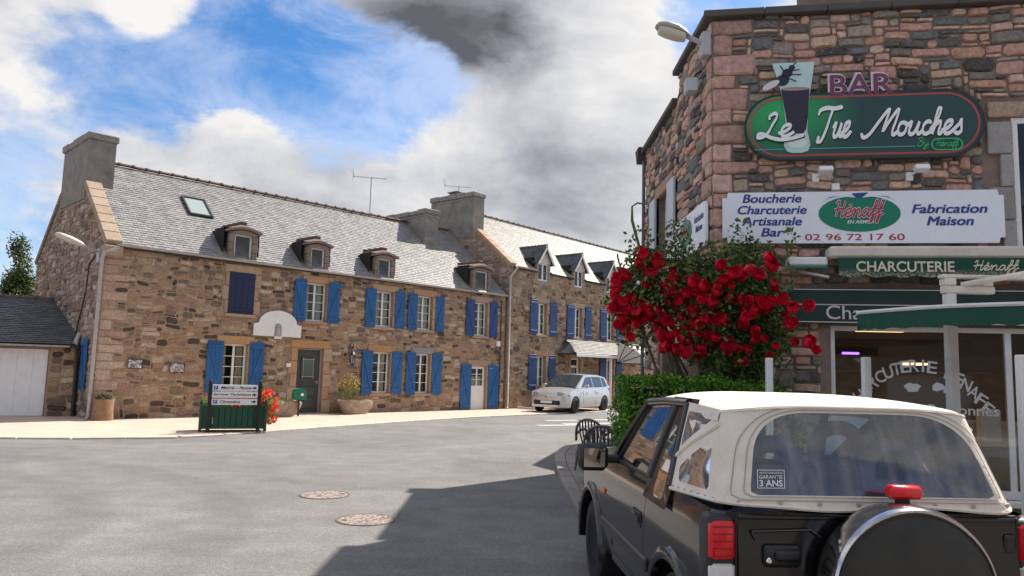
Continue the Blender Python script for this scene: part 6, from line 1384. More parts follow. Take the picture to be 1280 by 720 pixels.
    for k in range(26):
        x0 = g.uniform(-1.0, 1.1); z0 = g.uniform(2.7, 3.2); pts = catmull([(x0, .05, z0), (x0+g.uniform(-.1, .1), .05, z0+.2), (x0+g.uniform(-.25, .25), 0, z0+g.uniform(.3, .5))], 6)
        for p in pts:
            for q in range(3): leaf_at(sp, p+Vector((g.gauss(0, .03), g.gauss(0, .03), g.gauss(0, .03))), Vector((g.gauss(0, 1), -1, g.gauss(.3, .6))).normalized(), .065, g)
    tag(sp.build('sprays', leaf_material('leaf_spray', cols), e), kind='stuff')
    # gnarled wooden prop and stone gatepost below the rose
    e2 = empty('rose_prop', (2.33, 9.30, .066)); tag(e2, 'pale gnarled trunk propping the rose above the hedge', 'trunk')
    mb = MB(); g2 = random.Random(4); mb.tube(catmull([(-.02, 0, 0), (-.06, 0, .6), (-.03, 0, 1.2), (.0, 0, 1.7), (.02, 0, 2.3)], 6), [.10+.012*math.sin(k*1.7) for k in range(25)], 10); mb.build('trunk', mat('pale_bark', (.36,.27,.20), .9, var=.35, vscale=14, bump=.8, bscale=22, bdist=.02), e2, smooth=True)
    for (x, y, z, lab) in ((2.56, 9.36, 2.35, 'grey granite gatepost beside the pale gnarled trunk'),):
        o = MB().bbox(-.11, .11, -.11, .11, 0, z-.066, .02).build('gatepost', GREYGRAN, None, loc=(x, y, .066)); tag(o, lab, 'post')
roses()
def hedge():
    e = empty('hedge', (1.9, 9.0, .066)); tag(e, 'clipped bright green hedge beneath the climbing rose', 'hedge'); g = random.Random(91); mb = MB()
    X0, X1, Y0, Y1, Z1 = -.58, 1.5, -.42, .42, 1.60
    for i in range(15000):
        # leaves on and just under the clipped faces
        f = g.random(); u, v = g.random(), g.random(); dp = abs(g.gauss(0, .05))
        if f < .38: p = Vector((X0+(X1-X0)*u, Y0+dp, Z1*v)); n = Vector((0, -1, .25))
        elif f < .62: p = Vector((X0+dp, Y0+(Y1-Y0)*u, Z1*v)); n = Vector((-1, 0, .25))
        elif f < .92: p = Vector((X0+(X1-X0)*u, Y0+(Y1-Y0)*v, Z1-dp)); n = Vector((0, 0, 1))
        else: p = Vector((X0+(X1-X0)*u, Y1-dp, Z1*v)); n = Vector((0, 1, .2))
        b = .11*mnoise.noise(p*2.6)+.07*mnoise.noise(p*7.0); p = p+n*b; p.z -= max(0, (p.x-.55))*.12
        leaf_at(mb, p, (n+Vector((g.gauss(0, .55), g.gauss(0, .55), g.gauss(0, .55)))).normalized(), .05, g, .6)
    tag(mb.build('leaves', leaf_material('leaf_hedge', [(.03,.10,.010),(.065,.18,.016),(.11,.27,.025),(.19,.38,.04)]), e), kind='stuff')
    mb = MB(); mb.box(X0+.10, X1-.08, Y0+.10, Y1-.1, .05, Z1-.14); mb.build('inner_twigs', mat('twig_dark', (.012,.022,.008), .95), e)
hedge()
def chair():
    CH = mat('chair_grey', (.10,.095,.10), .5, var=.1); e = empty('garden_chair'); 
    mb = MB(); mb.grid(lambda u, v: (-.22+.44*u, -.22+.44*v, .43-.025*math.sin(math.pi*u)*math.sin(math.pi*v)), 8, 8); mb.grid(lambda u, v: (-.22+.44*u, -.22+.44*v, .415-.025*math.sin(math.pi*u)*math.sin(math.pi*v)), 8, 8); mb.build('seat', CH, e, smooth=True)
    arch = lambda t: (-.25*math.cos(math.pi*t), .22+.08*math.sin(math.pi*t), .48+.36*math.sin(math.pi*t)**.6)
    mb = MB(); mb.tube([arch(k/20) for k in range(21)], .022, 6); mb.build('back_rim', CH, e, smooth=True)
    for k in range(7):
        x = -.16+.32*k/6; t = math.acos(max(-1, min(1, -x/.25)))/math.pi; a = arch(t); mb = MB(); mb.tube([(x*.85, .21, .44), (x, .26, .6), a], .015, 4); mb.build('back_slat', CH, e)
    for sx in (-1, 1):
        for sy in (-1, 1): mb = MB(); mb.tube([(sx*.2, sy*.2, .42), (sx*.25, sy*.25, 0)], [.025, .018], 6); mb.build('leg', CH, e)
        mb = MB(); mb.tube(catmull([(sx*.25, .22, .58), (sx*.27, .0, .64), (sx*.26, -.2, .62), (sx*.23, -.22, .43)], 4), .02, 6); mb.build('arm_rest', CH, e, smooth=True)
    return e
def terrace():
    c0 = chair(); spots = [(1.42, 11.2, 2.9, 'grey plastic garden chair nearest the jeep mirror, back to the road'), (1.47, 12.6, 2.6, 'grey plastic garden chair behind the nearest one by the hedge'), (1.95, 13.5, -1.0, 'grey plastic garden chair farthest back beside the small table')]
    for i, (x, y, a, lab) in enumerate(spots):
        o = c0 if i == 0 else copy_tree(c0); o.location = (x, y, .082); o.rotation_euler = (0, 0, a); tag(o, lab, 'chair', 'garden chairs by the hedge')
    e = empty('garden_table', (1.72, 12.0, .082)); tag(e, 'small round grey garden table between the plastic chairs', 'table'); TM = mat('table_grey', (.20,.20,.205), .4)
    mb = MB(); mb.lathe([(.0001, .70), (.34, .70), (.35, .715), (.34, .73), (.0001, .73)], 24); mb.build('table_top', TM, e); mb = MB(); mb.tube([(0, 0, .02), (0, 0, .7)], .03, 8); mb.build('pedestal', TM, e)
    for k in range(3): a = 2.1*k; mb = MB(); mb.tube([(0, 0, .12), (.28*math.cos(a), .28*math.sin(a), .01)], .022, 6); mb.build('foot', TM, e)
terrace()
# ------------------------------------------------------------------ vehicles
CHROME = mat('chrome', (.75,.75,.76), .09, metal=1.0, var=.0); RUBBER = mat('tyre_rubber', (.018,.018,.019), .8, var=.2, vscale=20); BLKPL = mat('black_plastic', (.016,.016,.017), .45, var=.1, local=True)
ALLOY = mat('alloy', (.55,.55,.56), .3, metal=.8); REDLENS = mat('red_lens', (.66,.006,.012), .2, spec=.4, coat=.2); WHITELENS = mat('clear_lens', (.62,.60,.60), .15, spec=.6, coat=.5); ORANGE = mat('orange_lens', (.75,.16,.01), .2)
AUTOGLASS = glass_mat('car_glass', (.66,.76,.73), .95)
def wheel(root, x, y, rad, w, side, nsp=5):
    e = MB(); e.lathe([(rad*.62, -w/2), (rad*.9, -w/2), (rad*.985, -w*.40), (rad, -w*.25), (rad, w*.25), (rad*.985, w*.40), (rad*.9, w/2), (rad*.62, w/2), (rad*.6, w*.3), (rad*.6, -w*.3), (rad*.62, -w/2)], 32, axis='x')
    t = e.build('tyre', RUBBER, None, smooth=40); wh = empty('wheel', (x, y, rad)); wh.parent = root; t.parent = wh
    r = MB(); o = side*w*.40
    r.lathe([(rad*.60, side*w*.30), (rad*.64, o), (rad*.60, o), (rad*.54, side*w*.15)], 32, axis='x')
    for k in range(nsp):
        a = 2*math.pi*k/nsp; c, s = math.cos(a), math.sin(a); M = frame((0, 0, 0), (1, 0, 0), (0, c, s), (0, -s, c)); r.M = M
        r.add([(o*.85, .03, -.045), (o*.85, .03, .045), (o*.92, rad*.6, .028), (o*.92, rad*.6, -.028), (o*.3, .03, -.045), (o*.3, .03, .045), (o*.3, rad*.6, .028), (o*.3, rad*.6, -.028)], [(0, 1, 2, 3), (0, 3, 7, 4), (1, 5, 6, 2)])
    r.M = None; r.lathe([(.0001, o*.98), (.06, o*.95), (.065, o*.5)], 16, axis='x'); r.build('rim', ALLOY, wh, smooth=40)
    b = MB(); b.lathe([(.0001, side*.0), (rad*.58, side*.0)], 24, axis='x'); b.build('brake_disc', IRON, wh)
    return wh
def plan_curve(hw, yr, yf, rr, rf, step=.05):
    """half outline from the front centre to the rear centre, left side"""
    P = []; n = 6
    for k in range(5): P.append((-(hw-rf)*k/5, yf))
    for k in range(n+1): a = math.pi/2*k/n; P.append((-(hw-rf)-rf*math.sin(a), yf-rf+rf*math.cos(a)))
    y = yf-rf-step
    while y > yr+rr+step*.5: P.append((-hw, y)); y -= step
    for k in range(n+1): a = math.pi/2*k/n; P.append((-(hw-rr)-rr*math.cos(a), yr+rr-rr*math.sin(a)))
    for k in range(1, 6): P.append((-(hw-rr)*(1-k/5), yr))
    return P
def jeep():
    root = empty('soft_top_jeep', (1.672, 4.08, 0), .075); tag(root, 'glossy black two-door off-road car with cream soft top and spare wheel on the tailgate', 'car')
    t = NT('jeep_paint'); v = t.obj(); t.set(col=(.0075,.0075,.0085), rough=.16, spec=.45, coat=.45, crough=.03); t.bump(t.noise(v, 60, 3, .6), .02, .001); PAINT = t.m
    t = NT('soft_top_cloth'); v = t.obj(); n = t.noise(v, 5.0, 4, .6); w = t.noise(v, 300, 2, .5); c = t.ramp(n, [(.3, (.70,.62,.52)), (.7, (.80,.73,.635))]); t.set(col=c, rough=.85, spec=.25, sheen=.2); t.bump(t.math('ADD', t.math('MULTIPLY', t.noise(v, 7, 5, .6, 1.2), 1.0), t.math('MULTIPLY', w, .06)), .6, .03); CLOTH = t.m
    HW, BELT = .80, 1.10
    P = plan_curve(HW, -.58, 2.82, .11, .20, .05); n = len(P)
    full = P+[(-p[0], p[1]) for p in P[::-1][1:]]; N = len(full)
    inset = lambda z: .035 if z < .38 else (.010 if z < .5 else (0.0 if z < .8 else (.045*((z-.8)/.3)**1.8)))
    def ztop(y): return BELT if y < 1.45 else (BELT-.03-.05*(y-1.45)/1.4 if y < 2.7 else 1.0-.14*((y-2.7)/.12)**1.5)
    def zlow(x, y):
        z = .36
        if abs(x) > HW-.14:
            for yc in (0.0, 2.25):
                d = abs(y-yc)
                if d < .41: z = max(z, .34+math.sqrt(max(0, .41**2-d*d)))
        if y < -.5: z = max(z, .46)
        return z
    K = 14
    def point(j, k, z0=None, z1=None, grow=0.0):
        x, y = full[j]; a = zlow(x, y) if z0 is None else max(z0, zlow(x, y)); b = ztop(y) if z1 is None else z1
        z = a+(b-a)*k/K; i = inset(z)-grow; L = math.hypot(x, .0)
        # move inward towards the car's long axis
        s = 1-i/HW; cy = 1.1; return (x*s, y+(i*(1 if y < 0 else -1) if abs(x) < HW-.12 else 0), z)
    dj = [j for j in range(N) if .56 < full[j][1] < 1.50 and abs(full[j][0]) > HW-.01]
    dl, dr = [j for j in dj if full[j][0] < 0], [j for j in dj if full[j][0] > 0]
    body = MB(); zs = .44
    for j in range(N-1):
        door = (j in dl and j+1 in dl) or (j in dr and j+1 in dr); z1 = zs if door else None
        for k in range(K):
            q = [point(j, k, None, z1), point(j+1, k, None, z1), point(j+1, k+1, None, z1), point(j, k+1, None, z1)]; body.add(q, [(0, 1, 2, 3)])
    # bonnet, cowl, rear shelf and underside
    fr = [j for j in range(N) if full[j][1] >= 1.44 and full[j][0] <= 0]
    for a, b in zip(fr[:-1], fr[1:]):
        p, q = Vector(point(a, K)), Vector(point(b, K)); pr, qr = Vector((-p.x, p.y, p.z)), Vector((-q.x, q.y, q.z)); m = 8
        for k in range(m):
            f = lambda A, B, t: A.lerp(B, t)+Vector((0, 0, .05*math.sin(math.pi*t)**.7)); body.add([f(p, pr, k/m), f(p, pr, (k+1)/m), f(q, qr, (k+1)/m), f(q, qr, k/m)], [(0, 1, 2, 3)])
    bd = body.build('body', PAINT, root, smooth=35, merge=True)
    for js, nm in ((dl, 'door'), (dr, 'door')):
        d = MB(); M_ = len(js)-1
        def dp(u, v_):
            f = u*M_; i = min(M_-1, int(f)); A, B = point(js[i], 0, zs+.006), point(js[i+1], 0, zs+.006); A1, B1 = Vector(point(js[i], K, zs+.006)), Vector(point(js[i+1], K, zs+.006)); z = zs+.006+(BELT-zs-.006)*v_
            y = full[js[i]][1]+(full[js[i+1]][1]-full[js[i]][1])*(f-i); y = .57+(y-full[js[-1]][1])/(full[js[0]][1]-full[js[-1]][1])*(1.49-.57) if full[js[0]][1] > full[js[-1]][1] else 1.49-(y-full[js[-1]][1])/(full[js[0]][1]-full[js[-1]][1])*(1.49-.57)
            sg = -1 if full[js[0]][0] < 0 else 1; x = sg*(HW-inset(z)+.001); return (x, y, z)
        d.grid(dp, 16, 14); o = d.build(nm, PAINT, root, smooth=35); sg = -1 if js is dl else 1
        hd = MB(); hd.bbox(sg*(HW+.006)-.014, sg*(HW+.006)+.014, .64, .80, .80, .85, .008); hd.build('handle', PAINT, o); hk = MB(); hk.bbox(sg*HW-.006, sg*HW+.006, .62, .82, .775, .87, .01); hk.build('handle_recess', BLKPL, o)
    ub = MB(); ub.box(-.72, .72, -.5, 2.7, .36, .40); ub.build('floor_pan', IRON, root)
    for sg in (-1, 1):
        for yc in (0, 2.25): wa = MB(); wa.lathe([(.40, sg*.5), (.40, sg*.76)], 16, (0, yc, .34), 'x', a0=-.1, a1=math.pi+.1); wa.lathe([(.0001, sg*.48), (.41, sg*.48)], 16, (0, yc, .34), 'x'); wa.build('wheel_well', IRON, root)
        for yc in (0, 2.25):
            fl = MB(); m = 20; prof = [(.40, HW-.05), (.40, HW+.022), (.425, HW+.032), (.465, HW+.018), (.475, HW-.03)]; V = []
            for k in range(m+1):
                a = -.12+(math.pi+.24)*k/m
                for (r_, xx) in prof: V.append((sg*xx, yc+r_*math.cos(a), .34+r_*math.sin(a)))
            w_ = len(prof); fl.add(V, [(k*w_+i, k*w_+i+1, (k+1)*w_+i+1, (k+1)*w_+i) for k in range(m) for i in range(w_-1)]); fl.build('wheel_arch', PAINT, root, smooth=60)
        for yc in (0, 2.25): wheel(root, sg*.685, yc, .338, .205, sg)
        ml = MB(); ml.bbox(sg*(HW+.004)-.016, sg*(HW+.004)+.016, .47, 1.78, .555, .635, .012); ml.build('side_moulding', mat('moulding_brown', (.035,.028,.024), .3, spec=.5), root)
        mk = MB(); mk.bbox(sg*(HW)-.012, sg*(HW)+.012, 1.70, 1.76, .80, .84, .006); mk.build('side_marker', ORANGE, root)
        # door mirror
        mm = MB(); mm.bbox(sg*.955-.105, sg*.955+.105, 1.34, 1.45, 1.015, 1.205, .035); mo = mm.build('door_mirror', BLKPL, root, smooth=60); mm = MB(); mm.poly([(sg*.955-.075, 1.338, 1.045), (sg*.955+.075, 1.338, 1.045), (sg*.955+.075, 1.338, 1.175), (sg*.955-.075, 1.338, 1.175)]); mm.build('mirror_glass', mat('mirror', (.75,.78,.80), .02, metal=1.0), mo); mm = MB(); mm.bbox(sg*.83-.07, sg*.83+.07, 1.37, 1.42, 1.07, 1.13, .015); mm.build('mirror_arm', BLKPL, mo)
    # upper cab: everything lies on the sides leaning inwards
    U = lambda y, z, o=0.0: Vector((-(.762-(z-1.10)*.33+o), y, z)); mir = lambda p: Vector((-p.x, p.y, p.z))
    def member(nm, pts, w, parent=root, m=PAINT):
        for f in (lambda p: p, mir): mb = MB(); mb.tube([f(p) for p in pts], w, 8); mb.build(nm, m, parent, smooth=60)
    member('pillar', [U(1.50, 1.08), U(1.30, 1.32), U(1.08, 1.515)], [.035, .032, .035]); member('roof_rail', [U(1.08, 1.515), U(.70, 1.54), U(.26, 1.55)], .030); member('door_frame', [U(.56, 1.09), U(.52, 1.35), U(.47, 1.53)], .028); member('roll_hoop', [U(.12, 1.10), U(.20, 1.35), U(.26, 1.545)], .032)
    mb = MB(); mb.tube([U(1.08, 1.515), Vector((-.3, 1.10, 1.555)), Vector((.3, 1.10, 1.555)), mir(U(1.08, 1.515))], .032, 8); mb.build('windscreen_header', PAINT, root, smooth=60)
    def og(map_, poly, rect, nr, ang=96):
        """frame between a window outline and its rectangle, and the window itself"""
        orect = [(rect[0], rect[2]), (rect[1], rect[2]), (rect[1], rect[3]), (rect[0], rect[3])] if not isinstance(rect[0], tuple) else list(rect); cx = sum(p[0] for p in poly)/len(poly); cz = sum(p[1] for p in poly)/len(poly)
        A = sorted([2*math.pi*k/ang for k in range(ang)]+[math.atan2(y-cz, x-cx) % (2*math.pi) for x, y in orect])
        inn, out = [], []
        for th in A:
            d = (math.cos(th), math.sin(th))
            def hit(poly_):
                best = None
                for i in range(len(poly_)):
                    p, q = poly_[i], poly_[(i+1) % len(poly_)]; ex, ez = q[0]-p[0], q[1]-p[1]; den = d[0]*ez-d[1]*ex
                    if abs(den) < 1e-12: continue
                    s_ = ((p[0]-cx)*ez-(p[1]-cz)*ex)/den; u_ = ((p[0]-cx)*d[1]-(p[1]-cz)*d[0])/den
                    if s_ > 0 and -1e-6 <= u_ <= 1+1e-6 and (best is None or s_ > best): best = s_
                return best
            best, to = hit(poly), hit(orect)
            inn.append((cx+d[0]*best, cz+d[1]*best)); out.append((cx+d[0]*to, cz+d[1]*to))
        n_ = len(A); fm, wn = MB(), MB(); V = []
        for r_ in range(nr+1):
            for i in range(n_): t_ = r_/nr; V.append(map_(inn[i][0]*(1-t_)+out[i][0]*t_, inn[i][1]*(1-t_)+out[i][1]*t_))
        fm.add(V, [(r_*n_+i, r_*n_+(i+1) % n_, (r_+1)*n_+(i+1) % n_, (r_+1)*n_+i) for r_ in range(nr) for i in range(n_)])
        V = [map_(cx, cz)]
        for r_ in range(1, 7):
            for i in range(n_): t_ = r_/6; V.append(map_(cx+(inn[i][0]-cx)*t_, cz+(inn[i][1]-cz)*t_))
        wn.add(V, [(0, 1+i, 1+(i+1) % n_) for i in range(n_)]+[(1+r_*n_+i, 1+(r_+1)*n_+i, 1+(r_+1)*n_+(i+1) % n_, 1+r_*n_+(i+1) % n_) for r_ in range(5) for i in range(n_)])
        return fm, wn, inn
    def rr(pts, rads, n_=8):
        """polygon with rounded corners"""
        out = []; m = len(pts)
        for i in range(m):
            p, a, b = Vector(pts[i]), Vector(pts[i-1]), Vector(pts[(i+1) % m]); r_ = rads[i] if isinstance(rads, (list, tuple)) else rads
            u, w = (a-p).normalized()*r_, (b-p).normalized()*r_
            for k in range(n_+1): t_ = k/n_; q = (p+u)*(1-t_)**2+p*2*t_*(1-t_)+(p+w)*t_*t_; out.append((q.x, q.y))
        return out
    # quarter panel with its glass
    for f in (lambda p: p, mir):
        mp = lambda a, b: f(U(a, b, .004)); polyq = rr([(.19, 1.015), (.40, 1.015), (.43, 1.42), (.33, 1.42)], .05)
        mpq = lambda a, b: f(U(a+(.10-.02)*0, b, .004))
        fm, wn, _ = og(mpq, polyq, (.10, .57, .98, 1.58), 3, 40); qp = fm.build('quarter_panel', PAINT, root, smooth=60); wn.build('quarter_glass', AUTOGLASS, qp)
        polyd = rr([(.58, 1.09), (1.42, 1.09), (1.06, 1.51), (.55, 1.53)], .04); wn2 = MB(); wn2.poly([f(U(p[0], p[1], -.004)) for p in polyd]); wn2.build('door_glass', AUTOGLASS, root)
        mb = MB(); mb.tube([f(U(p[0], p[1], 0)) for p in polyd+polyd[:1]], .012, 6); mb.build('window_seal', BLKPL, root)
    mb = MB(); A_, B_ = U(1.50, 1.08), U(1.08, 1.54); mb.grid(lambda u, v_: (A_.lerp(B_, v_)).lerp(mir(A_.lerp(B_, v_)), u)+Vector((0, .05*math.sin(math.pi*u), 0)), 10, 6); mb.build('windscreen', AUTOGLASS, root, smooth=True)
    # soft top
    WB, WT, YB, YT, ZB, ZT = .725, .635, -.590, -.41, 1.125, 1.580
    def Rm(a, b):
        b = max(0.0, b)
        w_ = WB+(WT-WB)*b; c = max(0, (abs(a)-.80)/.20); y = YB+(YT-YB)*(b**.92)+.11*c*c-.018*math.sin(math.pi*b)*(1-a*a); z = ZB+(ZT-ZB)*b-.035*abs(a)**4*b+(.010*math.sin(a*5.5) if b < .02 else 0)
        return Vector((w_*a, y, z))
    polyw = rr([(-.835, .115), (.835, .115), (.80, .93), (-.80, .93)], [.06, .06, .40, .40], 10)
    fm, wn, inn = og(Rm, polyw, (-1, 1, 0, 1), 7, 120); st = fm.build('soft_top', CLOTH, root, smooth=True)
    PL = glass_mat('plastic_window', (.94,.95,.96), .94, .05, .07); wn.build('rear_window', PL, st, smooth=True)
    sm_ = MB(); off = Vector((0, -.004, .003))
    SEAM = mat('seam_thread', (.38,.34,.30), .8)
    for sc in (1.05, 1.13):
        cc = (0, .53); sm_.tube([Rm(max(-.985, min(.985, cc[0]+(p[0]-cc[0])*sc)), max(.015, min(.99, cc[1]+(p[1]-cc[1])*sc)))+off for p in inn+inn[:1]], .0022, 4)
    sm_.build('seam', SEAM, st)
    for sg in (-1, 1):
        f = (lambda p: p) if sg < 0 else mir
        def Sm(a, b):            # a: 0 rear corner .. 1 roll hoop
            e_ = Rm(-1, b); h_ = U(.10+.16*b, 1.10+.46*b, .012); p = e_.lerp(h_, a); p.x -= .02*math.sin(math.pi*a)*math.sin(math.pi*min(1, b*1.2)); return f(p)
        fa, wa_, _ = og(Sm, rr([(.12, .66), (.15, .10), (.82, .10), (.84, .26)], [.08, .06, .05, .05]), ((0, 0), (1, 0), (1, .36), (0, .84)), 4, 48); fa.build('side_cloth', CLOTH, st, smooth=True); wa_.build('side_window', PL, st, smooth=True)
        fb_, wb_, _ = og(Sm, rr([(.93, .47), (.93, .90), (.14, .91)], [.06, .08, .05]), ((1, .36), (1, 1), (0, 1), (0, .84)), 4, 48); fb_.build('side_cloth', CLOTH, st, smooth=True); wb_.build('side_window', PL, st, smooth=True)
        for k in range(7):
            p = Sm(.06+.88*k/6, .025); sn_ = MB(); sn_.lathe([(.008, 0), (.008, .006), (.0001, .008)], 8, (p.x, p.y, p.z), 'x') if False else sn_.bbox(p.x-.008, p.x+.008, p.y-.008, p.y+.008, p.z-.008, p.z+.008, .004); sn_.build('snap', ZINC, st)
        bl = MB(); bl.tube([Sm(k/10, .0) for k in range(11)], .010, 6); bl.build('binding', CLOTH, st)
        bl = MB(); bl.tube([Sm(k/10, .84-.48*k/10)+Vector((sg*.003, 0, 0)) for k in range(11)], .012, 6); bl.build('binding', CLOTH, st)
    for k in range(8): p = Rm(-.9+1.8*k/7, .04)+Vector((0, -.006, 0)); sn_ = MB(); sn_.lathe([(.010, .0), (.010, -.005), (.0001, -.008)], 10, (p.x, p.y, p.z), 'y'); sn_.build('snap', ZINC, st)
    bl = MB(); bl.tube([Rm(-1+2*k/30, 0.0) for k in range(31)], .010, 6); bl.build('binding', CLOTH, st)
    def Tm(a, v_):
        r0 = Rm(a, 1.0); y1 = 1.12-.05*a*a; w_ = WT+(.59-WT)*v_; s_ = math.sin(math.pi*v_)**.45 if 0 < v_ < 1 else 0.0; z1 = 1.575-.035*abs(a)**4
        return Vector((w_*a*(1), r0.y+(y1-r0.y)*v_, r0.z+(z1-r0.z)*v_+.045*s_*(1-abs(a)**6)))
    tp = MB(); tp.grid(lambda u, v_: Tm(2*u-1, v_), 40, 28); tp.grid(lambda u, v_: Tm(-1, v_)+Vector((-.018*math.sin(u*1.5), 0, -.055*u)), 3, 28); tp.grid(lambda u, v_: Tm(1, v_)+Vector((.018*math.sin(u*1.5), 0, -.055*u)), 3, 28); tp.grid(lambda u, v_: Tm(2*v_-1, 1)+Vector((0, .02*math.sin(u*1.5), -.05*u)), 3, 30); tp.build('roof_cloth', CLOTH, st, smooth=70, merge=True)
    bl = MB(); bl.tube([Rm(-1+2*k/30, 1.0)+Vector((0, -.004, -.01)) for k in range(31)], .007, 6); bl.build('binding', CLOTH, st)
    # tailgate, lamps, handle, bumper, spare wheel
    tg = MB(); tg.grid(lambda u, v_: (-.665+1.33*u, -.586-.012*math.sin(math.pi*v_), .50+.575*v_), 20, 12); tgo = tg.build('tailgate', PAINT, root, smooth=True)
    mb = MB(); mb.bbox(-.665, .665, -.592, -.575, 1.070, 1.092, .006); mb.build('tailgate_lip', PAINT, tgo); [MB().tube([(x, -.586, .5), (x, -.586, 1.09)], .006, 6).build('seal', BLKPL, tgo) for x in (-.672, .672)]
    mb = MB(); mb.bbox(-.555, -.375, -.612, -.590, .865, .965, .015); hb = mb.build('handle_plate', BLKPL, tgo, smooth=60); mb = MB(); mb.bbox(-.505, -.385, -.632, -.606, .895, .945, .012); mb.build('handle', BLKPL, hb, smooth=60); mb = MB(); mb.lathe([(.014, -.614), (.010, -.618), (.0001, -.618)], 12, (-.53, 0, .895), 'y'); mb.build('lock', CHROME, hb)
    for x in (-.605, ): mb = MB(); mb.tube([(x, -.602, 1.02), (x+.27, -.606, 1.03), (x+.33, -.606, .99)], .006, 6); mb.tube([(x, -.602, 1.02), (x+.02, -.602, .98)], .006, 6); mb.build('crease', PAINT, tgo, smooth=True)
    mb = MB(); mb.bbox(.60, .66, -.60, -.585, .93, 1.02, .01); mb.build('hinge', BLKPL, tgo)
    for sg in (-1, 1):
        x0, x1 = sorted((sg*.675, sg*.80)); mb = MB(); mb.bbox(x0, x1, -.605, -.47, .885, 1.07, .022); tl_ = mb.build('tail_lamp', REDLENS, root, smooth=50); mb = MB(); mb.bbox(x0, x1, -.605, -.47, .70, .883, .022); mb.build('reverse_lens', WHITELENS, tl_, smooth=50); mb = MB(); mb.bbox(x0-.008, x1+.004, -.59, -.46, .685, 1.085, .02); mb.build('lamp_bezel', BLKPL, tl_, smooth=50)
        for k in range(5): z = .91+.032*k; mb = MB(); mb.box(x0+.012, x1-.012, -.6075, -.604, z, z+.004); mb.build('lens_rib', mat('red_dark', (.2,.004,.006), .3), tl_)
    bp = MB(); bp.bbox(-.79, .79, -.70, -.52, .30, .485, .04); bp.build('rear_bumper', BLKPL, root, smooth=50); bp = MB(); bp.bbox(-.79, .79, 2.78, 2.98, .32, .56, .04); bp.build('front_bumper', BLKPL, root, smooth=50)
    gr = MB(); gr.bbox(-.5, .5, 2.80, 2.835, .68, .86, .02); gr.build('grille', BLKPL, root)
    for sg in (-1, 1): hl = MB(); hl.lathe([(.085, 2.80), (.085, 2.835), (.0001, 2.85)], 20, (sg*.6, 0, .78), 'y'); hl.build('headlamp', WHITELENS, root, smooth=50)
    SX, SZ, SR = .03, .80, .375
    sp = MB(); sp.lathe([(SR*.90, -.64), (SR*.985, -.66), (SR, -.70), (SR, -.795), (SR*.985, -.818), (SR*.972, -.828), (SR*.955, -.826)], 64, (SX, 0, SZ), 'y'); so = sp.build('spare_wheel_cover', mat('cover_steel', (.55,.55,.56), .14, metal=1.0, bump=.03, bscale=30, local=True), root, smooth=50)
    t = NT('cover_vinyl'); v = t.obj(); t.set(col=t.ramp(t.noise(v, 6, 4, .6), [(.3, (.026,.027,.026)), (.7, (.04,.042,.038))]), rough=.55, spec=.4); t.bump(t.noise(v, 160, 3, .6), .12, .002)
    sp = MB(); sp.lathe([(SR*.968, -.822), (SR*.93, -.828), (SR*.5, -.838), (.0001, -.842)], 64, (SX, 0, SZ), 'y'); sp.build('cover_face', t.m, so, smooth=True)
    sp = MB(); sp.tube([(SX+math.cos(2*math.pi*k/48)*SR*.945, -.828, SZ+math.sin(2*math.pi*k/48)*SR*.92) for k in range(49)], .005, 5); sp.build('cover_seam', BLKPL, so)
    sp = MB(); sp.lathe([(.0001, -.58), (SR*.93, -.62), (SR*.93, -.66)], 40, (SX, 0, SZ), 'y'); sp.build('spare_tyre', RUBBER, root)
    mb = MB(); mb.bbox(.055, .115, -.66, -.62, 1.08, 1.20, .008); bk = mb.build('brake_lamp_stalk', BLKPL, root); mb = MB(); mb.bbox(.00, .155, -.70, -.63, 1.185, 1.245, .016); mb.build('brake_lamp', REDLENS, bk, smooth=50)
    # garantee sticker on the plastic rear window
    sa, sb = -.70, .17; c0_ = Rm(sa, sb); ex = (Rm(sa+.1, sb)-Rm(sa-.1, sb)).normalized(); ez = (Rm(sa, sb+.1)-Rm(sa, sb-.05)).normalized(); ny = ez.cross(ex)*1.0; M = frame(c0_+(-ny*0), ex, -(ex.cross(ez))*-1, ez)
    outv = ex.cross(ez); M = frame(c0_+outv*.004, ex, -outv, ez) if outv.y < 0 else frame(c0_-outv*.004, ex, outv, ez)
    SW = mat('sticker_white', (.75,.75,.76), .5); add_text('sticker_lettering', '3 ANS', SW, st, M, (-.055, .055, .012, .042), bold=.02, out=.002); add_text('sticker_lettering', 'GARANTIE', SW, st, M, (-.055, .055, .048, .064), bold=.01, out=.002); add_text('sticker_lettering', 'ANTICORROSION', SW, st, M, (-.055, .055, .070, .080), out=.002)
    mb = MB(); mb.M = M
    for q in ((-.065, .065, .003, .006), (-.065, .065, .086, .089), (-.065, -.062, .006, .086), (.062, .065, .006, .086)): mb.box(q[0], q[1], -.003, -.001, q[2], q[3])
    mb.build('sticker_border', SW, st)
    # cabin
    SEAT = mat('seat_blue', (.14,.165,.25), .8, var=.3, vscale=10, local=True)
    def seat(x, y, zt, rec=.22):
        s = MB(); s.bbox(x-.25, x+.25, y-.05, y+.45, .50, .68, .05); so_ = s.build('seat', SEAT, root, smooth=60)
        s = MB(); s.M = Matrix.Translation((x, y, .62)) @ Matrix.Rotation(rec, 4, 'X') @ Matrix.Identity(4); h = zt-.62-.20
        s.grid(lambda u, v_: ((.24-.05*v_**3)*math.copysign(abs(math.cos(2*math.pi*u))**.5, math.cos(2*math.pi*u)), .075*math.copysign(abs(math.sin(2*math.pi*u))**.6, math.sin(2*math.pi*u)), h*v_), 28, 8); s.poly([(.19*math.cos(2*math.pi*k/16), .07*math.sin(2*math.pi*k/16), h) for k in range(16)]); s.build('seat_back', SEAT, so_, smooth=60)
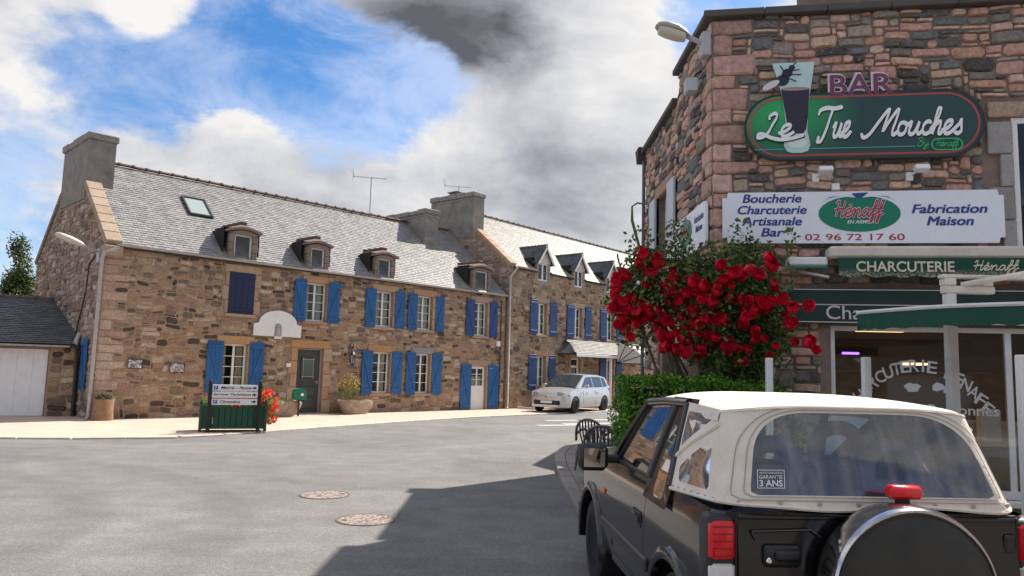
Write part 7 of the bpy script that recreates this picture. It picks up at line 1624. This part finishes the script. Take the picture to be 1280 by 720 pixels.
        s = MB(); s.M = Matrix.Translation((x, y, .62)) @ Matrix.Rotation(rec, 4, 'X'); z0 = h+.03
        s.tube(catmull([(-.12, 0, z0), (-.13, 0, z0+.12), (-.06, 0, z0+.20), (.06, 0, z0+.20), (.13, 0, z0+.12), (.12, 0, z0), (-.0, 0, z0-.01), (-.12, 0, z0)], 5), .045, 8); s.build('head_rest', SEAT, so_, smooth=True)
    for x in (-.36, .36): seat(x, .62, 1.40)
    for x in (-.34, .30): seat(x, -.12, 1.34, .12)
    mb = MB(); mb.tube(catmull([(-.66, .24, 1.08), (-.62, .25, 1.35), (-.50, .26, 1.52), (.50, .26, 1.52), (.62, .25, 1.35), (.66, .24, 1.08)], 5), .035, 8); mb.build('roll_bar', BLKPL, root, smooth=True); mb = MB(); mb.tube([(.60, .26, 1.45), (.55, -.30, 1.08)], .03, 8); mb.tube([(-.60, .26, 1.45), (-.60, -.30, 1.08)], .03, 8); mb.build('roll_bar_stay', BLKPL, root, smooth=True)
    mb = MB(); mb.bbox(-.68, .68, 1.22, 1.5, .75, 1.07, .05); mb.build('dashboard', BLKPL, root, smooth=60); mb = MB(); mb.M = Matrix.Translation((-.36, 1.12, 1.0)) @ Matrix.Rotation(R_(65), 4, 'X'); mb.tube([(.18*math.cos(2*math.pi*k/24), .18*math.sin(2*math.pi*k/24), 0) for k in range(25)], .016, 6); mb.tube([(-.18, 0, 0), (.18, 0, 0)], .014, 6); mb.build('steering_wheel', BLKPL, root, smooth=True)
    mb = MB(); mb.box(-.70, .70, -.55, 1.45, .42, .48); mb.box(-.70, .70, -.57, -.55, .48, 1.08); mb.build('cabin_floor', IRON, root)
jeep()
def silver_car():
    h = Vector((-.536, -.844)); left = Vector((.844, -.536)); fw = Vector((2.62, 30.09)); rear = fw-h*2.70-left*.80
    root = empty('parked_car', (rear.x, rear.y, .02), math.atan2(h.y, h.x)-math.pi/2); tag(root, 'silver five-door hatchback parked in front of the farther stone house', 'car')
    SIL = mat('silver_paint', (.60,.60,.59), .28, metal=.55, coat=.6); HW = .89
    P = plan_curve(HW, -.78, 3.52, .30, .42, .08); full = P+[(-p[0], p[1]) for p in P[::-1][1:]]; N = len(full); K = 10
    def ztop(y): return .98 if y < 2.35 else (.98-.16*((y-2.35)/.85)**1.3 if y < 3.2 else .82-.20*((y-3.2)/.32)**1.5)
    def zlow(x, y):
        z = .22
        if abs(x) > HW-.2:
            for yc in (0, 2.70):
                if abs(y-yc) < .37: z = max(z, .31+math.sqrt(.37**2-(y-yc)**2))
        return z
    def pt(j, k):
        x, y = full[j]; a, b = zlow(x, y), ztop(y); z = a+(b-a)*k/K; i = .05*max(0, (.45-z)/.25)**2+.10*max(0, (z-.62)/.36)**2; s_ = 1-i/HW; return (x*s_, 1.4+(y-1.4)*(1-i*.45/2.1), z)
    mb = MB()
    for j in range(N-1):
        for k in range(K): mb.add([pt(j, k), pt(j+1, k), pt(j+1, k+1), pt(j, k+1)], [(0, 1, 2, 3)])
    half = [j for j in range(N) if full[j][0] <= 0 and full[j][1] > 2.2]
    for a, b in zip(half[:-1], half[1:]):
        p, q = Vector(pt(a, K)), Vector(pt(b, K))
        for k in range(6):
            f = lambda A, t: A.lerp(Vector((-A.x, A.y, A.z)), t)+Vector((0, 0, .05*math.sin(math.pi*t)**.7)); mb.add([f(p, k/6), f(p, (k+1)/6), f(q, (k+1)/6), f(q, k/6)], [(0, 1, 2, 3)])
    mb.build('body', SIL, root, smooth=40, merge=True)
    # greenhouse
    def side(y, z, o=0): return Vector((-(.795-(z-.97)*.36+o), y, z))
    prof = [(-.74, .97), (-.66, 1.22), (-.48, 1.44), (.1, 1.52), (.9, 1.545), (1.45, 1.50), (2.45, .99)]
    mb = MB(); L = [side(*p) for p in prof]; R2 = [Vector((-p.x, p.y, p.z)) for p in L]
    mb.poly(L); mb.poly(R2[::-1])
    for i in range(len(L)-1):
        for k in range(6):
            f = lambda A, t: A.lerp(Vector((-A.x, A.y, A.z)), t)+Vector((0, .0, .03*math.sin(math.pi*t)))
            mb.add([f(L[i], k/6), f(L[i], (k+1)/6), f(L[i+1], (k+1)/6), f(L[i+1], k/6)], [(0, 1, 2, 3)])
    mb.build('cabin', SIL, root, smooth=40, merge=True)
    DG = mat('tinted_glass', (.035,.05,.055), .05, spec=.8)
    for sg in (-1, 1):
        for poly in ([(.90, 1.02), (2.02, 1.02), (1.42, 1.42), (.90, 1.46)], [(-.02, 1.02), (.83, 1.02), (.83, 1.46), (-.02, 1.45)], [(-.50, 1.06), (-.09, 1.02), (-.09, 1.44), (-.38, 1.40)]):
            mb = MB(); mb.poly([Vector((sg*-1*p.x, p.y, p.z)) for p in [side(y, z, .006) for (y, z) in poly]]); mb.build('side_window', DG, root)
        wheel(root, sg*.80, 0, .315, .2, sg, 5); wheel(root, sg*.80, 2.70, .315, .2, sg, 5)
        mb = MB(); mb.bbox(sg*1.0-.10, sg*1.0+.10, 1.92, 2.02, 1.0, 1.13, .03); mb.build('door_mirror', SIL, root, smooth=50)
        mb = MB(); mb.poly([(sg*.80, 3.16, .70), (sg*.70, 3.40, .66), (sg*.50, 3.47, .64), (sg*.52, 3.37, .76), (sg*.74, 3.02, .82)]); mb.build('headlight', mat('headlamp_glass', (.55,.57,.58), .08, spec=.8), root) if False else None
        mb = MB(); mb.M = Matrix.Translation((sg*.66, 3.31, .735)) @ Matrix.Rotation(-sg*.62, 4, 'Z') @ Matrix.Rotation(sg*.22, 4, 'Y'); mb.bbox(-.25, .25, -.12, .075, -.065, .065, .03); mb.build('headlight', mat('headlamp_glass', (.30,.31,.32), .08, spec=.8), root, smooth=50)
        mb = MB(); mb.tube([side(.865, .30, .012) if False else Vector((sg*.893, .86, .32)), Vector((sg*.875, .86, .9))], .006, 4); mb.tube([Vector((sg*.893, 2.0, .40)), Vector((sg*.875, 2.0, .9))], .006, 4); mb.build('door_seam', IRON, root)
        for y in (.75, 1.75): mb = MB(); mb.bbox(sg*.885-.015, sg*.885+.015, y-.18, y, .80, .83, .006); mb.build('door_handle', SIL, root)
        mb = MB(); mb.bbox(sg*.70-.05, sg*.70+.05, -.80, -.62, .80, 1.25, .03); mb.build('tail_lamp', REDLENS, root)
    f = lambda t, A: A.lerp(Vector((-A.x, A.y, A.z)), t)
    A_, B_ = side(1.47, 1.485, -.03)+Vector((0, .02, .02)), side(2.42, 1.0, -.06)+Vector((0, .02, .02)); mb = MB(); mb.grid(lambda u, v_: f(u, A_.lerp(B_, v_))+Vector((0, .0, .03*math.sin(math.pi*u)+.004)), 10, 3); mb.build('windscreen', DG, root, smooth=True)
    A_, B_ = side(-.50, 1.42, -.06)+Vector((0, -.02, .012)), side(-.72, 1.02, -.06)+Vector((0, -.02, 0)); mb = MB(); mb.grid(lambda u, v_: f(u, A_.lerp(B_, v_))+Vector((0, -.01, .03*math.sin(math.pi*u))), 10, 3); mb.build('rear_screen', DG, root)
    mb = MB(); mb.bbox(-.60, .60, 3.40, 3.545, .30, .52, .05); mb.build('grille', BLKPL, root); mb = MB(); mb.bbox(-.26, .26, 3.545, 3.565, .38, .48, .005); mb.build('number_plate', WHITE_PVC, root); mb = MB(); mb.M = Matrix.Translation((0, 3.53, .64)) @ Matrix.Rotation(math.pi/4, 4, 'Y'); mb.bbox(-.05, .05, -.0, .02, -.05, .05, .005); mb.build('badge', CHROME, root)
    mb = MB(); mb.box(-.75, .75, -.6, 3.3, .2, .3); mb.build('floor_pan', IRON, root); mb = MB(); mb.bbox(-.7, .7, 1.0, 1.9, .3, 1.0, .1); mb.build('seats', mat('seat_dark', (.03,.03,.03), .9), root)
silver_car()
